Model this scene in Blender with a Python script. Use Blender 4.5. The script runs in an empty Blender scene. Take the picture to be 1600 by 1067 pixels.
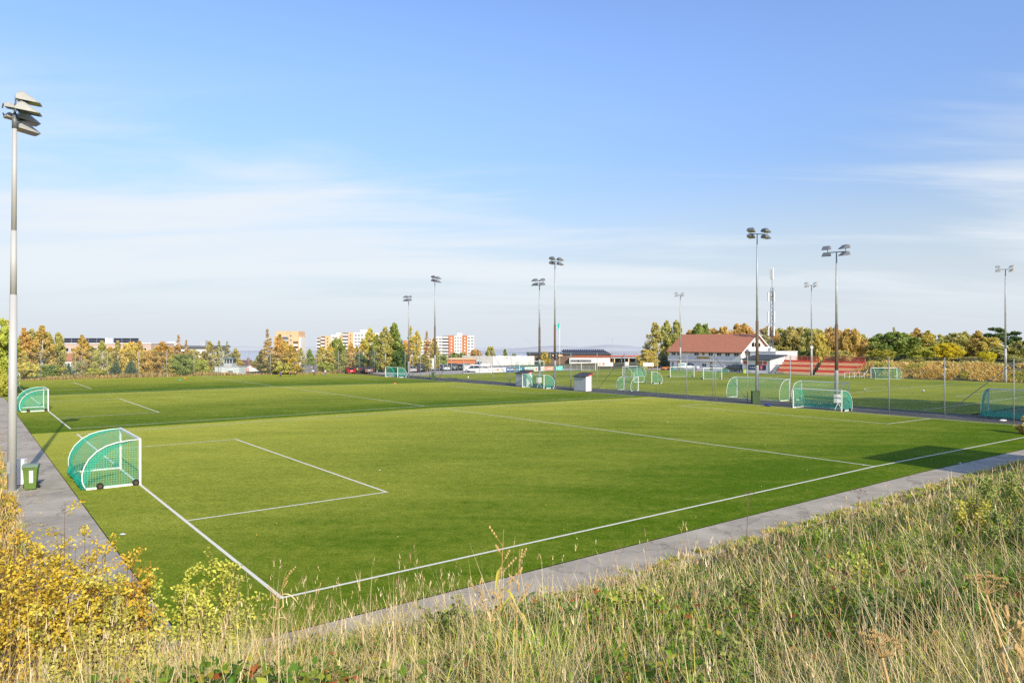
import bpy, math, random
import numpy as np
from mathutils import Vector, Matrix

random.seed(11)
rng = np.random.default_rng(11)
SC = bpy.context.scene
COL = SC.collection
PI = math.pi

# ------------------------------------------------------------------ site survey
EYE = 6.22                     # eye height over the pitch, metres
FPX, HY = 1112.2, 535.1        # survey photo: focal length and horizon in its pixels
YAW = 0.6548                   # bearing of the pitch length
AX = (-math.sin(YAW), math.cos(YAW))     # across the three small pitches (v)
BX = (math.cos(YAW), math.sin(YAW))      # along the small pitches (u)
C0 = (-5.614, 17.34)                     # near corner of the first pitch
PL, PW = 60.0, 40.0                      # small pitch length and width
V2 = 44.0                                # near edge of the second pitch
V3 = 87.83
SUNV = Vector((0.482, -0.876, 0.0)).normalized()
SUN_EL = math.radians(26.5)


def P(u, v):
    return (C0[0] + u * BX[0] + v * AX[0], C0[1] + u * BX[1] + v * AX[1])


def UV(x, y):
    dx, dy = x - C0[0], y - C0[1]
    return (dx * BX[0] + dy * BX[1], dx * AX[0] + dy * AX[1])


def hz_np(u, v):
    uc = np.clip(u, -5, 62)
    vc = np.clip(v, -5, 131)
    z = 0.19 * (1 - np.abs(np.clip(u, 0, 60) - 30) / 30) - 0.0054 * uc - 0.0024 * vc
    return z


def lerp_np(x, xs, ys):
    return np.interp(x, xs, ys)


def vnoise(x, y, s, seed=0):
    """cheap smooth value noise, numpy, 0..1"""
    x = np.asarray(x, float) / s + seed * 17.13
    y = np.asarray(y, float) / s - seed * 9.71
    xi, yi = np.floor(x), np.floor(y)
    fx, fy = x - xi, y - yi
    fx = fx * fx * (3 - 2 * fx)
    fy = fy * fy * (3 - 2 * fy)

    def h(a, b):
        t = np.sin(a * 127.1 + b * 311.7 + seed * 74.7) * 43758.5453
        return t - np.floor(t)
    return (h(xi, yi) * (1 - fx) + h(xi + 1, yi) * fx) * (1 - fy) + (h(xi, yi + 1) * (1 - fx) + h(xi + 1, yi + 1) * fx) * fy


def terrain_np(u, v):
    """the ground sheet: sunk a little under the turf and paths, rising as banks round them"""
    u = np.asarray(u, float)
    v = np.asarray(v, float)
    z = hz_np(u, v) - 0.10
    # near bank (the photographer stands on it)
    d1 = -4.15 - v
    gentle = lerp_np(d1, [-1, 0, .3, 1.5, 4.5, 7, 10, 13, 20, 60], [0, 0, .10, .32, 1.3, 2.35, 3.7, 4.5, 5.2, 6.5])
    steep = lerp_np(d1, [-1, 0, .3, 1.5, 3, 4.5, 7, 10, 13, 20, 60], [0, 0, .12, .5, 1.35, 2.25, 3.4, 4.15, 4.6, 5.2, 6.5])
    w = np.clip((1 - u) / 5, 0, 1)
    w = w * w * (3 - 2 * w)
    h1 = gentle * (1 - w) + steep * w
    # verge left of the goal-line path
    d2 = -4.85 - u
    fade = np.clip((26 - v) / 18, 0.12, 1)
    h2 = lerp_np(d2, [-1, 0, .3, 1, 4, 8, 30, 80], [0, 0, .12, .22, .9, 1.3, 2.0, 3.0]) * fade
    h = np.maximum(h1, h2) + 0.3 * np.minimum(h1, h2)
    h = h + np.where(h > .12, (vnoise(u, v, 2.4, 3) - .5) * .75 + (vnoise(u, v, .6, 5) - .5) * .1, 0) * np.clip(h * 1.5, 0, 1)
    z = z + h
    foot = np.exp(-((np.maximum(d1, d2) + .05) / .38) ** 2)
    z = z + foot * np.where(d1 > d2, 1.0, .45) * (.34 * (vnoise(u, v, .8, 51) - .42) + .16 * (vnoise(u, v, .27, 52) - .5))
    # grass bank behind the big pitch
    d3 = u - 131.8
    f3 = np.clip((55 - v) / 2.5, 0, 1)
    z = z + lerp_np(d3, [-1, 0, .6, 2, 4.5, 7, 30], [0, 0, .35, 1.3, 2.3, 2.7, 3.2]) * f3 * (1 + .18 * (vnoise(u, v, 6, 8) - .5))
    # the land falls away beyond the pitches towards the fjord
    D = v - 153
    z = z + lerp_np(D, [0, 12, 60, 420, 2500, 4000], [0, -.25, -2.4, -24, -150, -152])
    z = z + lerp_np(-u - 90, [0, 300, 3000], [0, -8, -60])
    return z


def gz(x, y):
    u, v = UV(x, y)
    return float(terrain_np(u, v))


def surf(u, v):
    """height of the walked-on surface (turf, path, gravel)"""
    return float(hz_np(np.float64(u), np.float64(v)))


def ground_px(px, py):
    z = 0.0
    for _ in range(8):
        Y = (EYE - z) * FPX / (py - HY)
        X = (px - 800) / FPX * Y
        u, v = UV(X, Y)
        z = surf(u, v)
    return X, Y, z


def at(px, py, Y):
    return ((px - 800) / FPX * Y, Y, EYE - (py - HY) / FPX * Y)


def v_on_u(px, u):
    k = (px - 800) / FPX
    ox, oy = C0[0] + u * BX[0], C0[1] + u * BX[1]
    return (ox - k * oy) / (k * AX[1] - AX[0])


def u_on_v(px, v):
    k = (px - 800) / FPX
    ox, oy = C0[0] + v * AX[0], C0[1] + v * AX[1]
    return (ox - k * oy) / (k * BX[1] - BX[0])


def z_at(py, x, y):
    return EYE - (py - HY) / FPX * y


# ------------------------------------------------------------------ materials
def new_mat(name):
    m = bpy.data.materials.new(name)
    m.use_nodes = True
    nt = m.node_tree
    nt.nodes.clear()
    return m, nt, nt.nodes, nt.links


def mat(name, col, rough=.6, metal=0.0, var=.18, vs=2.0, bump=0.0, bs=40.0, spec=.3, col2=None, stretch=None):
    m, nt, N, L = new_mat(name)
    out = N.new('ShaderNodeOutputMaterial')
    b = N.new('ShaderNodeBsdfPrincipled')
    b.inputs['Roughness'].default_value = rough
    b.inputs['Metallic'].default_value = metal
    b.inputs['Specular IOR Level'].default_value = spec
    tc = N.new('ShaderNodeTexCoord')
    src = tc.outputs['Object']
    if stretch:
        mp = N.new('ShaderNodeMapping')
        mp.inputs['Scale'].default_value = stretch
        L.new(src, mp.inputs['Vector'])
        src = mp.outputs['Vector']
    n = N.new('ShaderNodeTexNoise')
    n.inputs['Scale'].default_value = vs
    n.inputs['Detail'].default_value = 6
    n.inputs['Roughness'].default_value = .65
    L.new(src, n.inputs['Vector'])
    mx = N.new('ShaderNodeMix')
    mx.data_type = 'RGBA'
    r = N.new('ShaderNodeMapRange')
    r.inputs['From Min'].default_value = .3
    r.inputs['From Max'].default_value = .7
    L.new(n.outputs['Fac'], r.inputs['Value'])
    L.new(r.outputs['Result'], mx.inputs['Factor'])
    c2 = col2 or tuple(min(1, c * (1 + var)) for c in col)
    c1 = col if col2 else tuple(c * (1 - var) for c in col)
    mx.inputs['A'].default_value = (*c1, 1)
    mx.inputs['B'].default_value = (*c2, 1)
    L.new(mx.outputs['Result'], b.inputs['Base Color'])
    if bump:
        n2 = N.new('ShaderNodeTexNoise')
        n2.inputs['Scale'].default_value = bs
        n2.inputs['Detail'].default_value = 4
        L.new(src, n2.inputs['Vector'])
        bp = N.new('ShaderNodeBump')
        bp.inputs['Strength'].default_value = bump
        bp.inputs['Distance'].default_value = .02
        L.new(n2.outputs['Fac'], bp.inputs['Height'])
        L.new(bp.outputs['Normal'], b.inputs['Normal'])
    L.new(b.outputs['BSDF'], out.inputs['Surface'])
    return m


def leaf_mat(name, dark, light, transl=.35):
    """leaves and blades: 'shade' picks between two pigments, diffuse plus translucent"""
    m, nt, N, L = new_mat(name)
    out = N.new('ShaderNodeOutputMaterial')
    at_ = N.new('ShaderNodeAttribute')
    at_.attribute_name = 'shade'
    oi = N.new('ShaderNodeObjectInfo')
    mx = N.new('ShaderNodeMix')
    mx.data_type = 'RGBA'
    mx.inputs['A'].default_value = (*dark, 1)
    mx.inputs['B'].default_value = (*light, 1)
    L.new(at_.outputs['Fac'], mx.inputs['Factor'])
    hs = N.new('ShaderNodeHueSaturation')
    mr = N.new('ShaderNodeMapRange')
    mr.inputs['To Min'].default_value = .485
    mr.inputs['To Max'].default_value = .515
    L.new(oi.outputs['Random'], mr.inputs['Value'])
    L.new(mr.outputs['Result'], hs.inputs['Hue'])
    L.new(mx.outputs['Result'], hs.inputs['Color'])
    d = N.new('ShaderNodeBsdfDiffuse')
    t = N.new('ShaderNodeBsdfTranslucent')
    L.new(hs.outputs['Color'], d.inputs['Color'])
    L.new(hs.outputs['Color'], t.inputs['Color'])
    ms = N.new('ShaderNodeMixShader')
    ms.inputs['Fac'].default_value = transl
    L.new(d.outputs['BSDF'], ms.inputs[1])
    L.new(t.outputs['BSDF'], ms.inputs[2])
    L.new(ms.outputs['Shader'], out.inputs['Surface'])
    return m


def colour_mat(name, transl=.35):
    """grass: per-point colour attribute 'col'"""
    m, nt, N, L = new_mat(name)
    out = N.new('ShaderNodeOutputMaterial')
    a = N.new('ShaderNodeAttribute')
    a.attribute_name = 'col'
    d = N.new('ShaderNodeBsdfDiffuse')
    t = N.new('ShaderNodeBsdfTranslucent')
    L.new(a.outputs['Color'], d.inputs['Color'])
    L.new(a.outputs['Color'], t.inputs['Color'])
    ms = N.new('ShaderNodeMixShader')
    ms.inputs['Fac'].default_value = transl
    L.new(d.outputs['BSDF'], ms.inputs[1])
    L.new(t.outputs['BSDF'], ms.inputs[2])
    L.new(ms.outputs['Shader'], out.inputs['Surface'])
    return m


def net_mat(name, col, cell, thread, base=0.0, diag=False):
    """net or chain link: threads on a real-size lattice in the sheet's own UV metres, open between"""
    m, nt, N, L = new_mat(name)
    out = N.new('ShaderNodeOutputMaterial')
    uv = N.new('ShaderNodeUVMap')
    mp = N.new('ShaderNodeMapping')
    mp.inputs['Scale'].default_value = (1 / cell, 1 / cell, 1)
    if diag:
        mp.inputs['Rotation'].default_value = (0, 0, PI / 4)
    L.new(uv.outputs['UV'], mp.inputs['Vector'])
    sp = N.new('ShaderNodeSeparateXYZ')
    L.new(mp.outputs['Vector'], sp.inputs['Vector'])
    vals = []
    for ax in ('X', 'Y'):
        fr = N.new('ShaderNodeMath')
        fr.operation = 'FRACT'
        L.new(sp.outputs[ax], fr.inputs[0])
        lt = N.new('ShaderNodeMath')
        lt.operation = 'LESS_THAN'
        lt.inputs[1].default_value = thread / cell
        L.new(fr.outputs[0], lt.inputs[0])
        vals.append(lt)
    mxm = N.new('ShaderNodeMath')
    mxm.operation = 'MAXIMUM'
    L.new(vals[0].outputs[0], mxm.inputs[0])
    L.new(vals[1].outputs[0], mxm.inputs[1])
    last = mxm
    if base:
        m2 = N.new('ShaderNodeMath')
        m2.operation = 'MAXIMUM'
        m2.inputs[1].default_value = base
        L.new(mxm.outputs[0], m2.inputs[0])
        last = m2
    tr = N.new('ShaderNodeBsdfTransparent')
    d = N.new('ShaderNodeBsdfDiffuse')
    d.inputs['Color'].default_value = (*col, 1)
    tl = N.new('ShaderNodeBsdfTranslucent')
    tl.inputs['Color'].default_value = (*col, 1)
    m0 = N.new('ShaderNodeMixShader')
    m0.inputs['Fac'].default_value = .35
    L.new(d.outputs['BSDF'], m0.inputs[1])
    L.new(tl.outputs['BSDF'], m0.inputs[2])
    ms = N.new('ShaderNodeMixShader')
    L.new(last.outputs[0], ms.inputs['Fac'])
    L.new(tr.outputs['BSDF'], ms.inputs[1])
    L.new(m0.outputs['Shader'], ms.inputs[2])
    L.new(ms.outputs['Shader'], out.inputs['Surface'])
    return m


def turf_mat(name, dark, light, fibre):
    m, nt, N, L = new_mat(name)
    out = N.new('ShaderNodeOutputMaterial')
    b = N.new('ShaderNodeBsdfPrincipled')
    b.inputs['Roughness'].default_value = .75
    b.inputs['Specular IOR Level'].default_value = .02
    a = N.new('ShaderNodeAttribute')
    a.attribute_name = 'shade'
    tc = N.new('ShaderNodeTexCoord')
    mp = N.new('ShaderNodeMapping')
    mp.inputs['Rotation'].default_value = (0, 0, -YAW)
    mp.inputs['Scale'].default_value = (.5, 1.6, 1)
    L.new(tc.outputs['Object'], mp.inputs['Vector'])
    n1 = N.new('ShaderNodeTexNoise')
    n1.inputs['Scale'].default_value = .35
    n1.inputs['Detail'].default_value = 5
    L.new(mp.outputs['Vector'], n1.inputs['Vector'])
    n2 = N.new('ShaderNodeTexNoise')
    n2.inputs['Scale'].default_value = 2.0
    n2.inputs['Detail'].default_value = 8
    n2.inputs['Roughness'].default_value = .8
    L.new(tc.outputs['Object'], n2.inputs['Vector'])
    n3 = N.new('ShaderNodeTexNoise')
    n3.inputs['Scale'].default_value = 14
    n3.inputs['Detail'].default_value = 3
    n3.inputs['Roughness'].default_value = .8
    L.new(tc.outputs['Object'], n3.inputs['Vector'])

    def ma(op, x, y):
        q = N.new('ShaderNodeMath')
        q.operation = op
        for i, s in enumerate((x, y)):
            if isinstance(s, (int, float)):
                q.inputs[i].default_value = s
            else:
                L.new(s, q.inputs[i])
        return q.outputs[0]
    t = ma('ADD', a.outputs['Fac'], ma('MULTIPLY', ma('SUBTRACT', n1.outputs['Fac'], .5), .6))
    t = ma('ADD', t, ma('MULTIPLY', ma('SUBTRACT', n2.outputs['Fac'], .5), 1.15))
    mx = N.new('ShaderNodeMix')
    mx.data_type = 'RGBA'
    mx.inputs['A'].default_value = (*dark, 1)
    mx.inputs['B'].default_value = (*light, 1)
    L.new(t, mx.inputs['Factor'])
    # fibres: fine light and dark tufts
    mf = N.new('ShaderNodeMix')
    mf.data_type = 'RGBA'
    mf.blend_type = 'MULTIPLY'
    mf.inputs['Factor'].default_value = fibre
    L.new(mx.outputs['Result'], mf.inputs['A'])
    rr = N.new('ShaderNodeMapRange')
    rr.inputs['From Min'].default_value = .3
    rr.inputs['From Max'].default_value = .72
    rr.inputs['To Min'].default_value = .45
    rr.inputs['To Max'].default_value = 1.6
    rr.clamp = False
    L.new(n3.outputs['Fac'], rr.inputs['Value'])
    L.new(rr.outputs['Result'], mf.inputs['B'])
    L.new(mf.outputs['Result'], b.inputs['Base Color'])
    bp = N.new('ShaderNodeBump')
    bp.inputs['Strength'].default_value = .5
    bp.inputs['Distance'].default_value = .03
    L.new(n3.outputs['Fac'], bp.inputs['Height'])
    L.new(bp.outputs['Normal'], b.inputs['Normal'])
    L.new(b.outputs['BSDF'], out.inputs['Surface'])
    return m


def asphalt_mat(name, c1, c2, c3):
    """worn asphalt: big stains, mid mottling, fine grit, moss specks at the edges"""
    m, nt, N, L = new_mat(name)
    out = N.new('ShaderNodeOutputMaterial')
    b = N.new('ShaderNodeBsdfPrincipled')
    b.inputs['Roughness'].default_value = .9
    b.inputs['Specular IOR Level'].default_value = .2
    tc = N.new('ShaderNodeTexCoord')
    prev = None
    for sc, ca, cb, f0, f1 in ((.35, c1, c2, .38, .62), (2.4, None, c3, .5, .75), (60, None, tuple(c * .55 for c in c1), .45, .8)):
        n = N.new('ShaderNodeTexNoise')
        n.inputs['Scale'].default_value = sc
        n.inputs['Detail'].default_value = 7
        n.inputs['Roughness'].default_value = .7
        L.new(tc.outputs['Object'], n.inputs['Vector'])
        r = N.new('ShaderNodeMapRange')
        r.inputs['From Min'].default_value = f0
        r.inputs['From Max'].default_value = f1
        r.inputs['To Max'].default_value = 1 if prev is None else .6
        L.new(n.outputs['Fac'], r.inputs['Value'])
        mx = N.new('ShaderNodeMix')
        mx.data_type = 'RGBA'
        L.new(r.outputs['Result'], mx.inputs['Factor'])
        if prev is None:
            mx.inputs['A'].default_value = (*ca, 1)
        else:
            L.new(prev, mx.inputs['A'])
        mx.inputs['B'].default_value = (*cb, 1)
        prev = mx.outputs['Result']
    vo = N.new('ShaderNodeTexVoronoi')
    vo.feature = 'DISTANCE_TO_EDGE'
    vo.inputs['Scale'].default_value = .32
    dn = N.new('ShaderNodeTexNoise')
    dn.inputs['Scale'].default_value = 1.3
    dn.inputs['Detail'].default_value = 5
    L.new(tc.outputs['Object'], dn.inputs['Vector'])
    va_ = N.new('ShaderNodeVectorMath')
    va_.operation = 'MULTIPLY_ADD'
    va_.inputs[1].default_value = (1.6, 1.6, 0)
    L.new(dn.outputs['Color'], va_.inputs[0])
    L.new(tc.outputs['Object'], va_.inputs[2])
    L.new(va_.outputs['Vector'], vo.inputs['Vector'])
    cr = N.new('ShaderNodeMapRange')
    cr.inputs['From Min'].default_value = .004
    cr.inputs['From Max'].default_value = .022
    cr.inputs['To Min'].default_value = .74
    cr.inputs['To Max'].default_value = 1
    L.new(vo.outputs['Distance'], cr.inputs['Value'])
    st = N.new('ShaderNodeTexNoise')
    st.inputs['Scale'].default_value = .55
    st.inputs['Detail'].default_value = 8
    st.inputs['Roughness'].default_value = .75
    L.new(tc.outputs['Object'], st.inputs['Vector'])
    sr = N.new('ShaderNodeMapRange')
    sr.inputs['From Min'].default_value = .36
    sr.inputs['From Max'].default_value = .58
    sr.inputs['To Min'].default_value = .85
    sr.inputs['To Max'].default_value = 1.08
    L.new(st.outputs['Fac'], sr.inputs['Value'])
    mu = N.new('ShaderNodeMath')
    mu.operation = 'MULTIPLY'
    L.new(cr.outputs['Result'], mu.inputs[0])
    L.new(sr.outputs['Result'], mu.inputs[1])
    mm = N.new('ShaderNodeMix')
    mm.data_type = 'RGBA'
    mm.blend_type = 'MULTIPLY'
    mm.inputs['Factor'].default_value = 1
    L.new(prev, mm.inputs['A'])
    L.new(mu.outputs[0], mm.inputs['B'])
    L.new(mm.outputs['Result'], b.inputs['Base Color'])
    L.new(b.outputs['BSDF'], out.inputs['Surface'])
    return m


def glass_mat(name, col=(.03, .04, .05)):
    m = mat(name, col, rough=.12, var=.3, vs=1.5, spec=.6)
    return m


M = {}
M['steel'] = mat('galvanised_steel', (.42, .43, .43), .5, .25, .15, 3)
M['steel_dark'] = mat('dull_steel', (.2, .21, .22), .5, .3, .2, 3)
M['post'] = mat('post_grey', (.34, .35, .35), .55, .2, .15, 3)
M['rust'] = mat('rust_brown', (.16, .105, .06), .8, 0, .3, 2.5)
M['alu'] = mat('white_lacquer', (.82, .80, .76), .4, 0, .06, 5)
M['pole_pale'] = mat('pale_grey_pole', (.50, .49, .46), .5, .05, .1, 1.2, stretch=(1, 1, .3))
M['rubber'] = mat('black_rubber', (.025, .023, .022), .8)
M['hub'] = mat('brown_hub', (.10, .06, .045), .7)
M['net'] = net_mat('green_net', (.16, .66, .48), .1, .011, .07)
M['netthin'] = net_mat('thin_green_net', (.14, .68, .48), .1, .007, .05)
M['netfold'] = net_mat('green_net_gathered', (.04, .50, .34), .1, .035, .42)
M['chain'] = net_mat('chain_link', (.30, .36, .36), .06, .0028, 0, True)
M['white'] = mat('white_paint', (.82, .79, .74), .55, 0, .05, 1.5)
M['offwhite'] = mat('off_white_boards', (.76, .75, .72), .7, 0, .08, 2)
M['greyboard'] = mat('grey_boards', (.45, .47, .49), .7, 0, .1, 2)
M['roofdark'] = mat('dark_roof_felt', (.07, .075, .085), .85, 0, .25, 2)
M['red'] = mat('red_paint', (.72, .075, .05), .5, 0, .15, 2)
M['terra'] = mat('terracotta_tiles', (.50, .20, .115), .8, 0, .2, 3, .6, 6, stretch=(1, 1, 1))
M['greenbin'] = mat('green_plastic', (.12, .20, .04), .45, 0, .12, 4)
M['greenlid'] = mat('pale_green_lid', (.22, .29, .19), .45, 0, .12, 4)
M['greenbox'] = mat('dark_green_box', (.055, .10, .035), .6, 0, .15, 3)
M['lampbody'] = mat('lamp_housing', (.40, .40, .37), .5, .1, .1, 4)
M['lampdark'] = mat('lamp_housing_dark', (.16, .17, .19), .5, .1, .1, 4)
M['lampglass'] = glass_mat('lamp_glass', (.06, .07, .05))
M['lampreflection'] = glass_mat('lamp_glass_warm_reflection', (.32, .17, .08))  # warm reflection in the glass is painted into its colour
M['glass'] = glass_mat('window_glass')
M['black'] = mat('black_plastic', (.02, .02, .022), .6)
M['timber'] = mat('pale_timber', (.98, .64, .31), .7, 0, .15, 3, stretch=(1, .2, 1))
M['orange'] = mat('orange_plastic', (.75, .22, .05), .5)
M['teal'] = mat('teal_cloth', (.0, .42, .33), .6)
M['brick'] = mat('red_brick', (.30, .10, .055), .85, 0, .2, 1.2)
M['brickor'] = mat('orange_brick', (.55, .20, .085), .85, 0, .12, .2)
M['beige'] = mat('beige_render', (.62, .44, .27), .85, 0, .08, .2)
M['peach'] = mat('peach_render', (.72, .47, .27), .85, 0, .08, .2)
M['concrete'] = mat('pale_concrete', (.50, .50, .48), .85, 0, .12, 1)
M['solar'] = mat('solar_panel', (.03, .035, .06), .25, 0, .2, .5, spec=.6)
M['bark'] = mat('bark', (.14, .11, .085), .9, 0, .3, 4)
M['birchbark'] = mat('birch_bark', (.5, .48, .44), .8, 0, .35, 5)
M['twig'] = mat('twig_brown', (.16, .09, .05), .8, 0, .3, 12)
M['skin'] = mat('skin', (.55, .34, .25), .6, 0, .05)
M['hair'] = mat('hair_brown', (.10, .06, .035), .7)
M['shoe'] = mat('shoe_white', (.6, .6, .6), .6)
LEAF = {
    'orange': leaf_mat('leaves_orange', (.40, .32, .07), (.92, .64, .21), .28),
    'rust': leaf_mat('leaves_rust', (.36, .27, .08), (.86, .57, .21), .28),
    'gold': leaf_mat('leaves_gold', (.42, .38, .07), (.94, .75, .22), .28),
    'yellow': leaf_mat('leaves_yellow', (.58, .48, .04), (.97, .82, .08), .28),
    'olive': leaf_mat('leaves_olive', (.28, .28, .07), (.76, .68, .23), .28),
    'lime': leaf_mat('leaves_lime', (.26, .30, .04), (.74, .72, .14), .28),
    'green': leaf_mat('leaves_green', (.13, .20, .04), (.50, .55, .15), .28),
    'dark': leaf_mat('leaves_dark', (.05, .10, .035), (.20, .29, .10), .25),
    'spruce': leaf_mat('needles_spruce', (.06, .12, .08), (.25, .36, .21), .3),
    'sage': leaf_mat('leaves_sage', (.24, .26, .12), (.68, .65, .32), .28),
}
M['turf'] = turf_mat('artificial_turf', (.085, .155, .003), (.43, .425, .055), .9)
M['line'] = mat('line_white', (.84, .78, .62), .85, 0, .22, 30, .4, 60)
M['lineyellow'] = mat('line_yellow', (.50, .40, .06), .8, 0, .12, 6)
M['path'] = asphalt_mat('path_asphalt', (.40, .345, .26), (.55, .475, .36), (.47, .405, .305))
M['lot'] = asphalt_mat('lot_gravel', (.42, .38, .35), (.55, .50, .46), (.36, .33, .30))
M['dasphalt'] = asphalt_mat('dark_asphalt', (.085, .082, .075), (.15, .142, .128), (.07, .068, .062))
M['grass'] = colour_mat('grass_blades', .22)


# ------------------------------------------------------------------ builders
class MB:
    """collects simple solids; build() links them as one mesh object"""

    def __init__(s):
        s.v, s.f, s.mi, s.uv = [], [], [], {}

    def add(s, verts, faces, mi=0):
        o = len(s.v)
        s.v += [tuple(p) for p in verts]
        for f in faces:
            s.f.append(tuple(i + o for i in f))
            s.mi.append(mi)
        return s

    def box(s, x0, x1, y0, y1, z0, z1, mi=0):
        v = [(x0, y0, z0), (x1, y0, z0), (x1, y1, z0), (x0, y1, z0), (x0, y0, z1), (x1, y0, z1), (x1, y1, z1), (x0, y1, z1)]
        return s.add(v, [(0, 3, 2, 1), (4, 5, 6, 7), (0, 1, 5, 4), (1, 2, 6, 5), (2, 3, 7, 6), (3, 0, 4, 7)], mi)

    def prism(s, poly, axis, a0, a1, mi=0, inset=0.0):
        """poly: 2D points (counter-clockwise); axis 'x': (y,z) swept over x; 'y': (x,z) over y; 'z': (x,y) over z"""
        n = len(poly)
        cx = sum(p[0] for p in poly) / n
        cy = sum(p[1] for p in poly) / n
        v = []
        for a in (a0, a1):
            for p, q in poly:
                v.append({'x': (a, p, q), 'y': (p, a, q), 'z': (p, q, a)}[axis])
        f = [tuple(range(n - 1, -1, -1)), tuple(range(n, 2 * n))]
        for i in range(n):
            j = (i + 1) % n
            f.append((i, j, j + n, i + n))
        return s.add(v, f, mi)

    def cyl(s, p0, p1, r0, r1=None, n=8, mi=0, cap=True):
        return s.tube([p0, p1], [r0, r0 if r1 is None else r1], n, mi, cap)

    def tube(s, pts, r, n=8, mi=0, cap=True):
        pts = [Vector(p) for p in pts]
        if not isinstance(r, (list, tuple)):
            r = [r] * len(pts)
        v, f = [], []
        up = None
        for i, p in enumerate(pts):
            t = (pts[min(i + 1, len(pts) - 1)] - pts[max(i - 1, 0)])
            t = t.normalized() if t.length > 1e-9 else Vector((0, 0, 1))
            if up is None:
                up = t.cross(Vector((0, 0, 1)))
                if up.length < 1e-3:
                    up = Vector((1, 0, 0))
            up = (up - t * up.dot(t)).normalized()
            w = t.cross(up)
            for k in range(n):
                a = 2 * PI * k / n
                v.append(p + (up * math.cos(a) + w * math.sin(a)) * r[i])
        for i in range(len(pts) - 1):
            for k in range(n):
                k2 = (k + 1) % n
                f.append((i * n + k, i * n + k2, (i + 1) * n + k2, (i + 1) * n + k))
        if cap:
            f.append(tuple(range(n - 1, -1, -1)))
            f.append(tuple((len(pts) - 1) * n + k for k in range(n)))
        return s.add(v, f, mi)

    def ball(s, c, rx, ry, rz, n=8, m=6, mi=0):
        v, f = [], []
        for i in range(m + 1):
            th = PI * i / m
            for k in range(n):
                a = 2 * PI * k / n
                v.append((c[0] + rx * math.sin(th) * math.cos(a), c[1] + ry * math.sin(th) * math.sin(a), c[2] + rz * math.cos(th)))
        for i in range(m):
            for k in range(n):
                k2 = (k + 1) % n
                f.append((i * n + k, (i + 1) * n + k, (i + 1) * n + k2, i * n + k2))
        return s.add(v, f, mi)

    def sheet(s, grid, uvgrid=None, mi=0):
        """grid: rows of points"""
        o = len(s.v)
        R, Cn = len(grid), len(grid[0])
        for row in grid:
            s.v += [tuple(p) for p in row]
        for i in range(R - 1):
            for j in range(Cn - 1):
                s.f.append((o + i * Cn + j, o + i * Cn + j + 1, o + (i + 1) * Cn + j + 1, o + (i + 1) * Cn + j))
                s.mi.append(mi)
        if uvgrid:
            for i in range(R):
                for j in range(Cn):
                    s.uv[o + i * Cn + j] = uvgrid[i][j]
        return s

    def build(s, name, mats, parent=None, smooth=False):
        me = bpy.data.meshes.new(name)
        me.from_pydata(s.v, [], s.f)
        mats = mats if isinstance(mats, (list, tuple)) else [mats]
        for m_ in mats:
            me.materials.append(m_)
        me.polygons.foreach_set('material_index', s.mi)
        if smooth:
            me.polygons.foreach_set('use_smooth', [True] * len(s.f))
        if s.uv:
            l = me.uv_layers.new(name='UVMap')
            for lp in me.loops:
                l.data[lp.index].uv = s.uv.get(lp.vertex_index, (0, 0))
        me.update()
        o = bpy.data.objects.new(name, me)
        COL.objects.link(o)
        if parent is not None:
            o.parent = parent
        return o


def tag(o, label=None, cat=None, group=None, kind=None):
    for k, v in (('label', label), ('category', cat), ('group', group), ('kind', kind)):
        if v:
            o[k] = v
    return o


def thing(name, label, cat, loc=(0, 0, 0), rz=0.0, group=None):
    o = bpy.data.objects.new(name, None)
    o.empty_display_size = .3
    COL.objects.link(o)
    o.location = loc
    o.rotation_euler = (0, 0, rz)
    return tag(o, label, cat, group)


KIDS = {}


def tree_copy(src, parent=None):
    c = src.copy()
    COL.objects.link(c)
    c.parent = parent
    for ch in [o for o in src.children]:
        tree_copy(ch, c)
    return c


def placed(src, loc, rz, label, group=None, scale=None):
    c = tree_copy(src)
    c.location = loc
    c.rotation_euler = (0, 0, rz)
    if scale:
        c.scale = scale
    c['label'] = label
    if group:
        c['group'] = group
    return c


def np_mesh(name, co, faces_quads=None, faces_tris=None, mats=(), attrs=None, cols=None, smooth=False, parent=None):
    """fast mesh from numpy: co (n,3), quads (m,4), tris (k,3), float point attributes, colour point attribute"""
    me = bpy.data.meshes.new(name)
    co = np.ascontiguousarray(co, dtype=np.float32)
    q = np.zeros((0, 4), np.int32) if faces_quads is None else np.asarray(faces_quads, np.int32)
    t = np.zeros((0, 3), np.int32) if faces_tris is None else np.asarray(faces_tris, np.int32)
    me.vertices.add(len(co))
    me.vertices.foreach_set('co', co.ravel())
    loops = np.concatenate([q.ravel(), t.ravel()]).astype(np.int32)
    me.loops.add(len(loops))
    me.loops.foreach_set('vertex_index', loops)
    starts = np.concatenate([np.arange(len(q)) * 4, len(q) * 4 + np.arange(len(t)) * 3]).astype(np.int32)
    me.polygons.add(len(starts))
    me.polygons.foreach_set('loop_start', starts)
    if smooth:
        me.polygons.foreach_set('use_smooth', np.ones(len(starts), bool))
    for m_ in mats:
        me.materials.append(m_)
    me.update(calc_edges=True)
    for k, a in (attrs or {}).items():
        at_ = me.attributes.new(k, 'FLOAT', 'POINT')
        at_.data.foreach_set('value', np.ascontiguousarray(a, np.float32))
    if cols is not None:
        at_ = me.attributes.new('col', 'FLOAT_COLOR', 'POINT')
        c4 = np.ones((len(co), 4), np.float32)
        c4[:, :3] = cols
        at_.data.foreach_set('color', c4.ravel())
    me.validate()
    o = bpy.data.objects.new(name, me)
    COL.objects.link(o)
    if parent is not None:
        o.parent = parent
    return o

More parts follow.
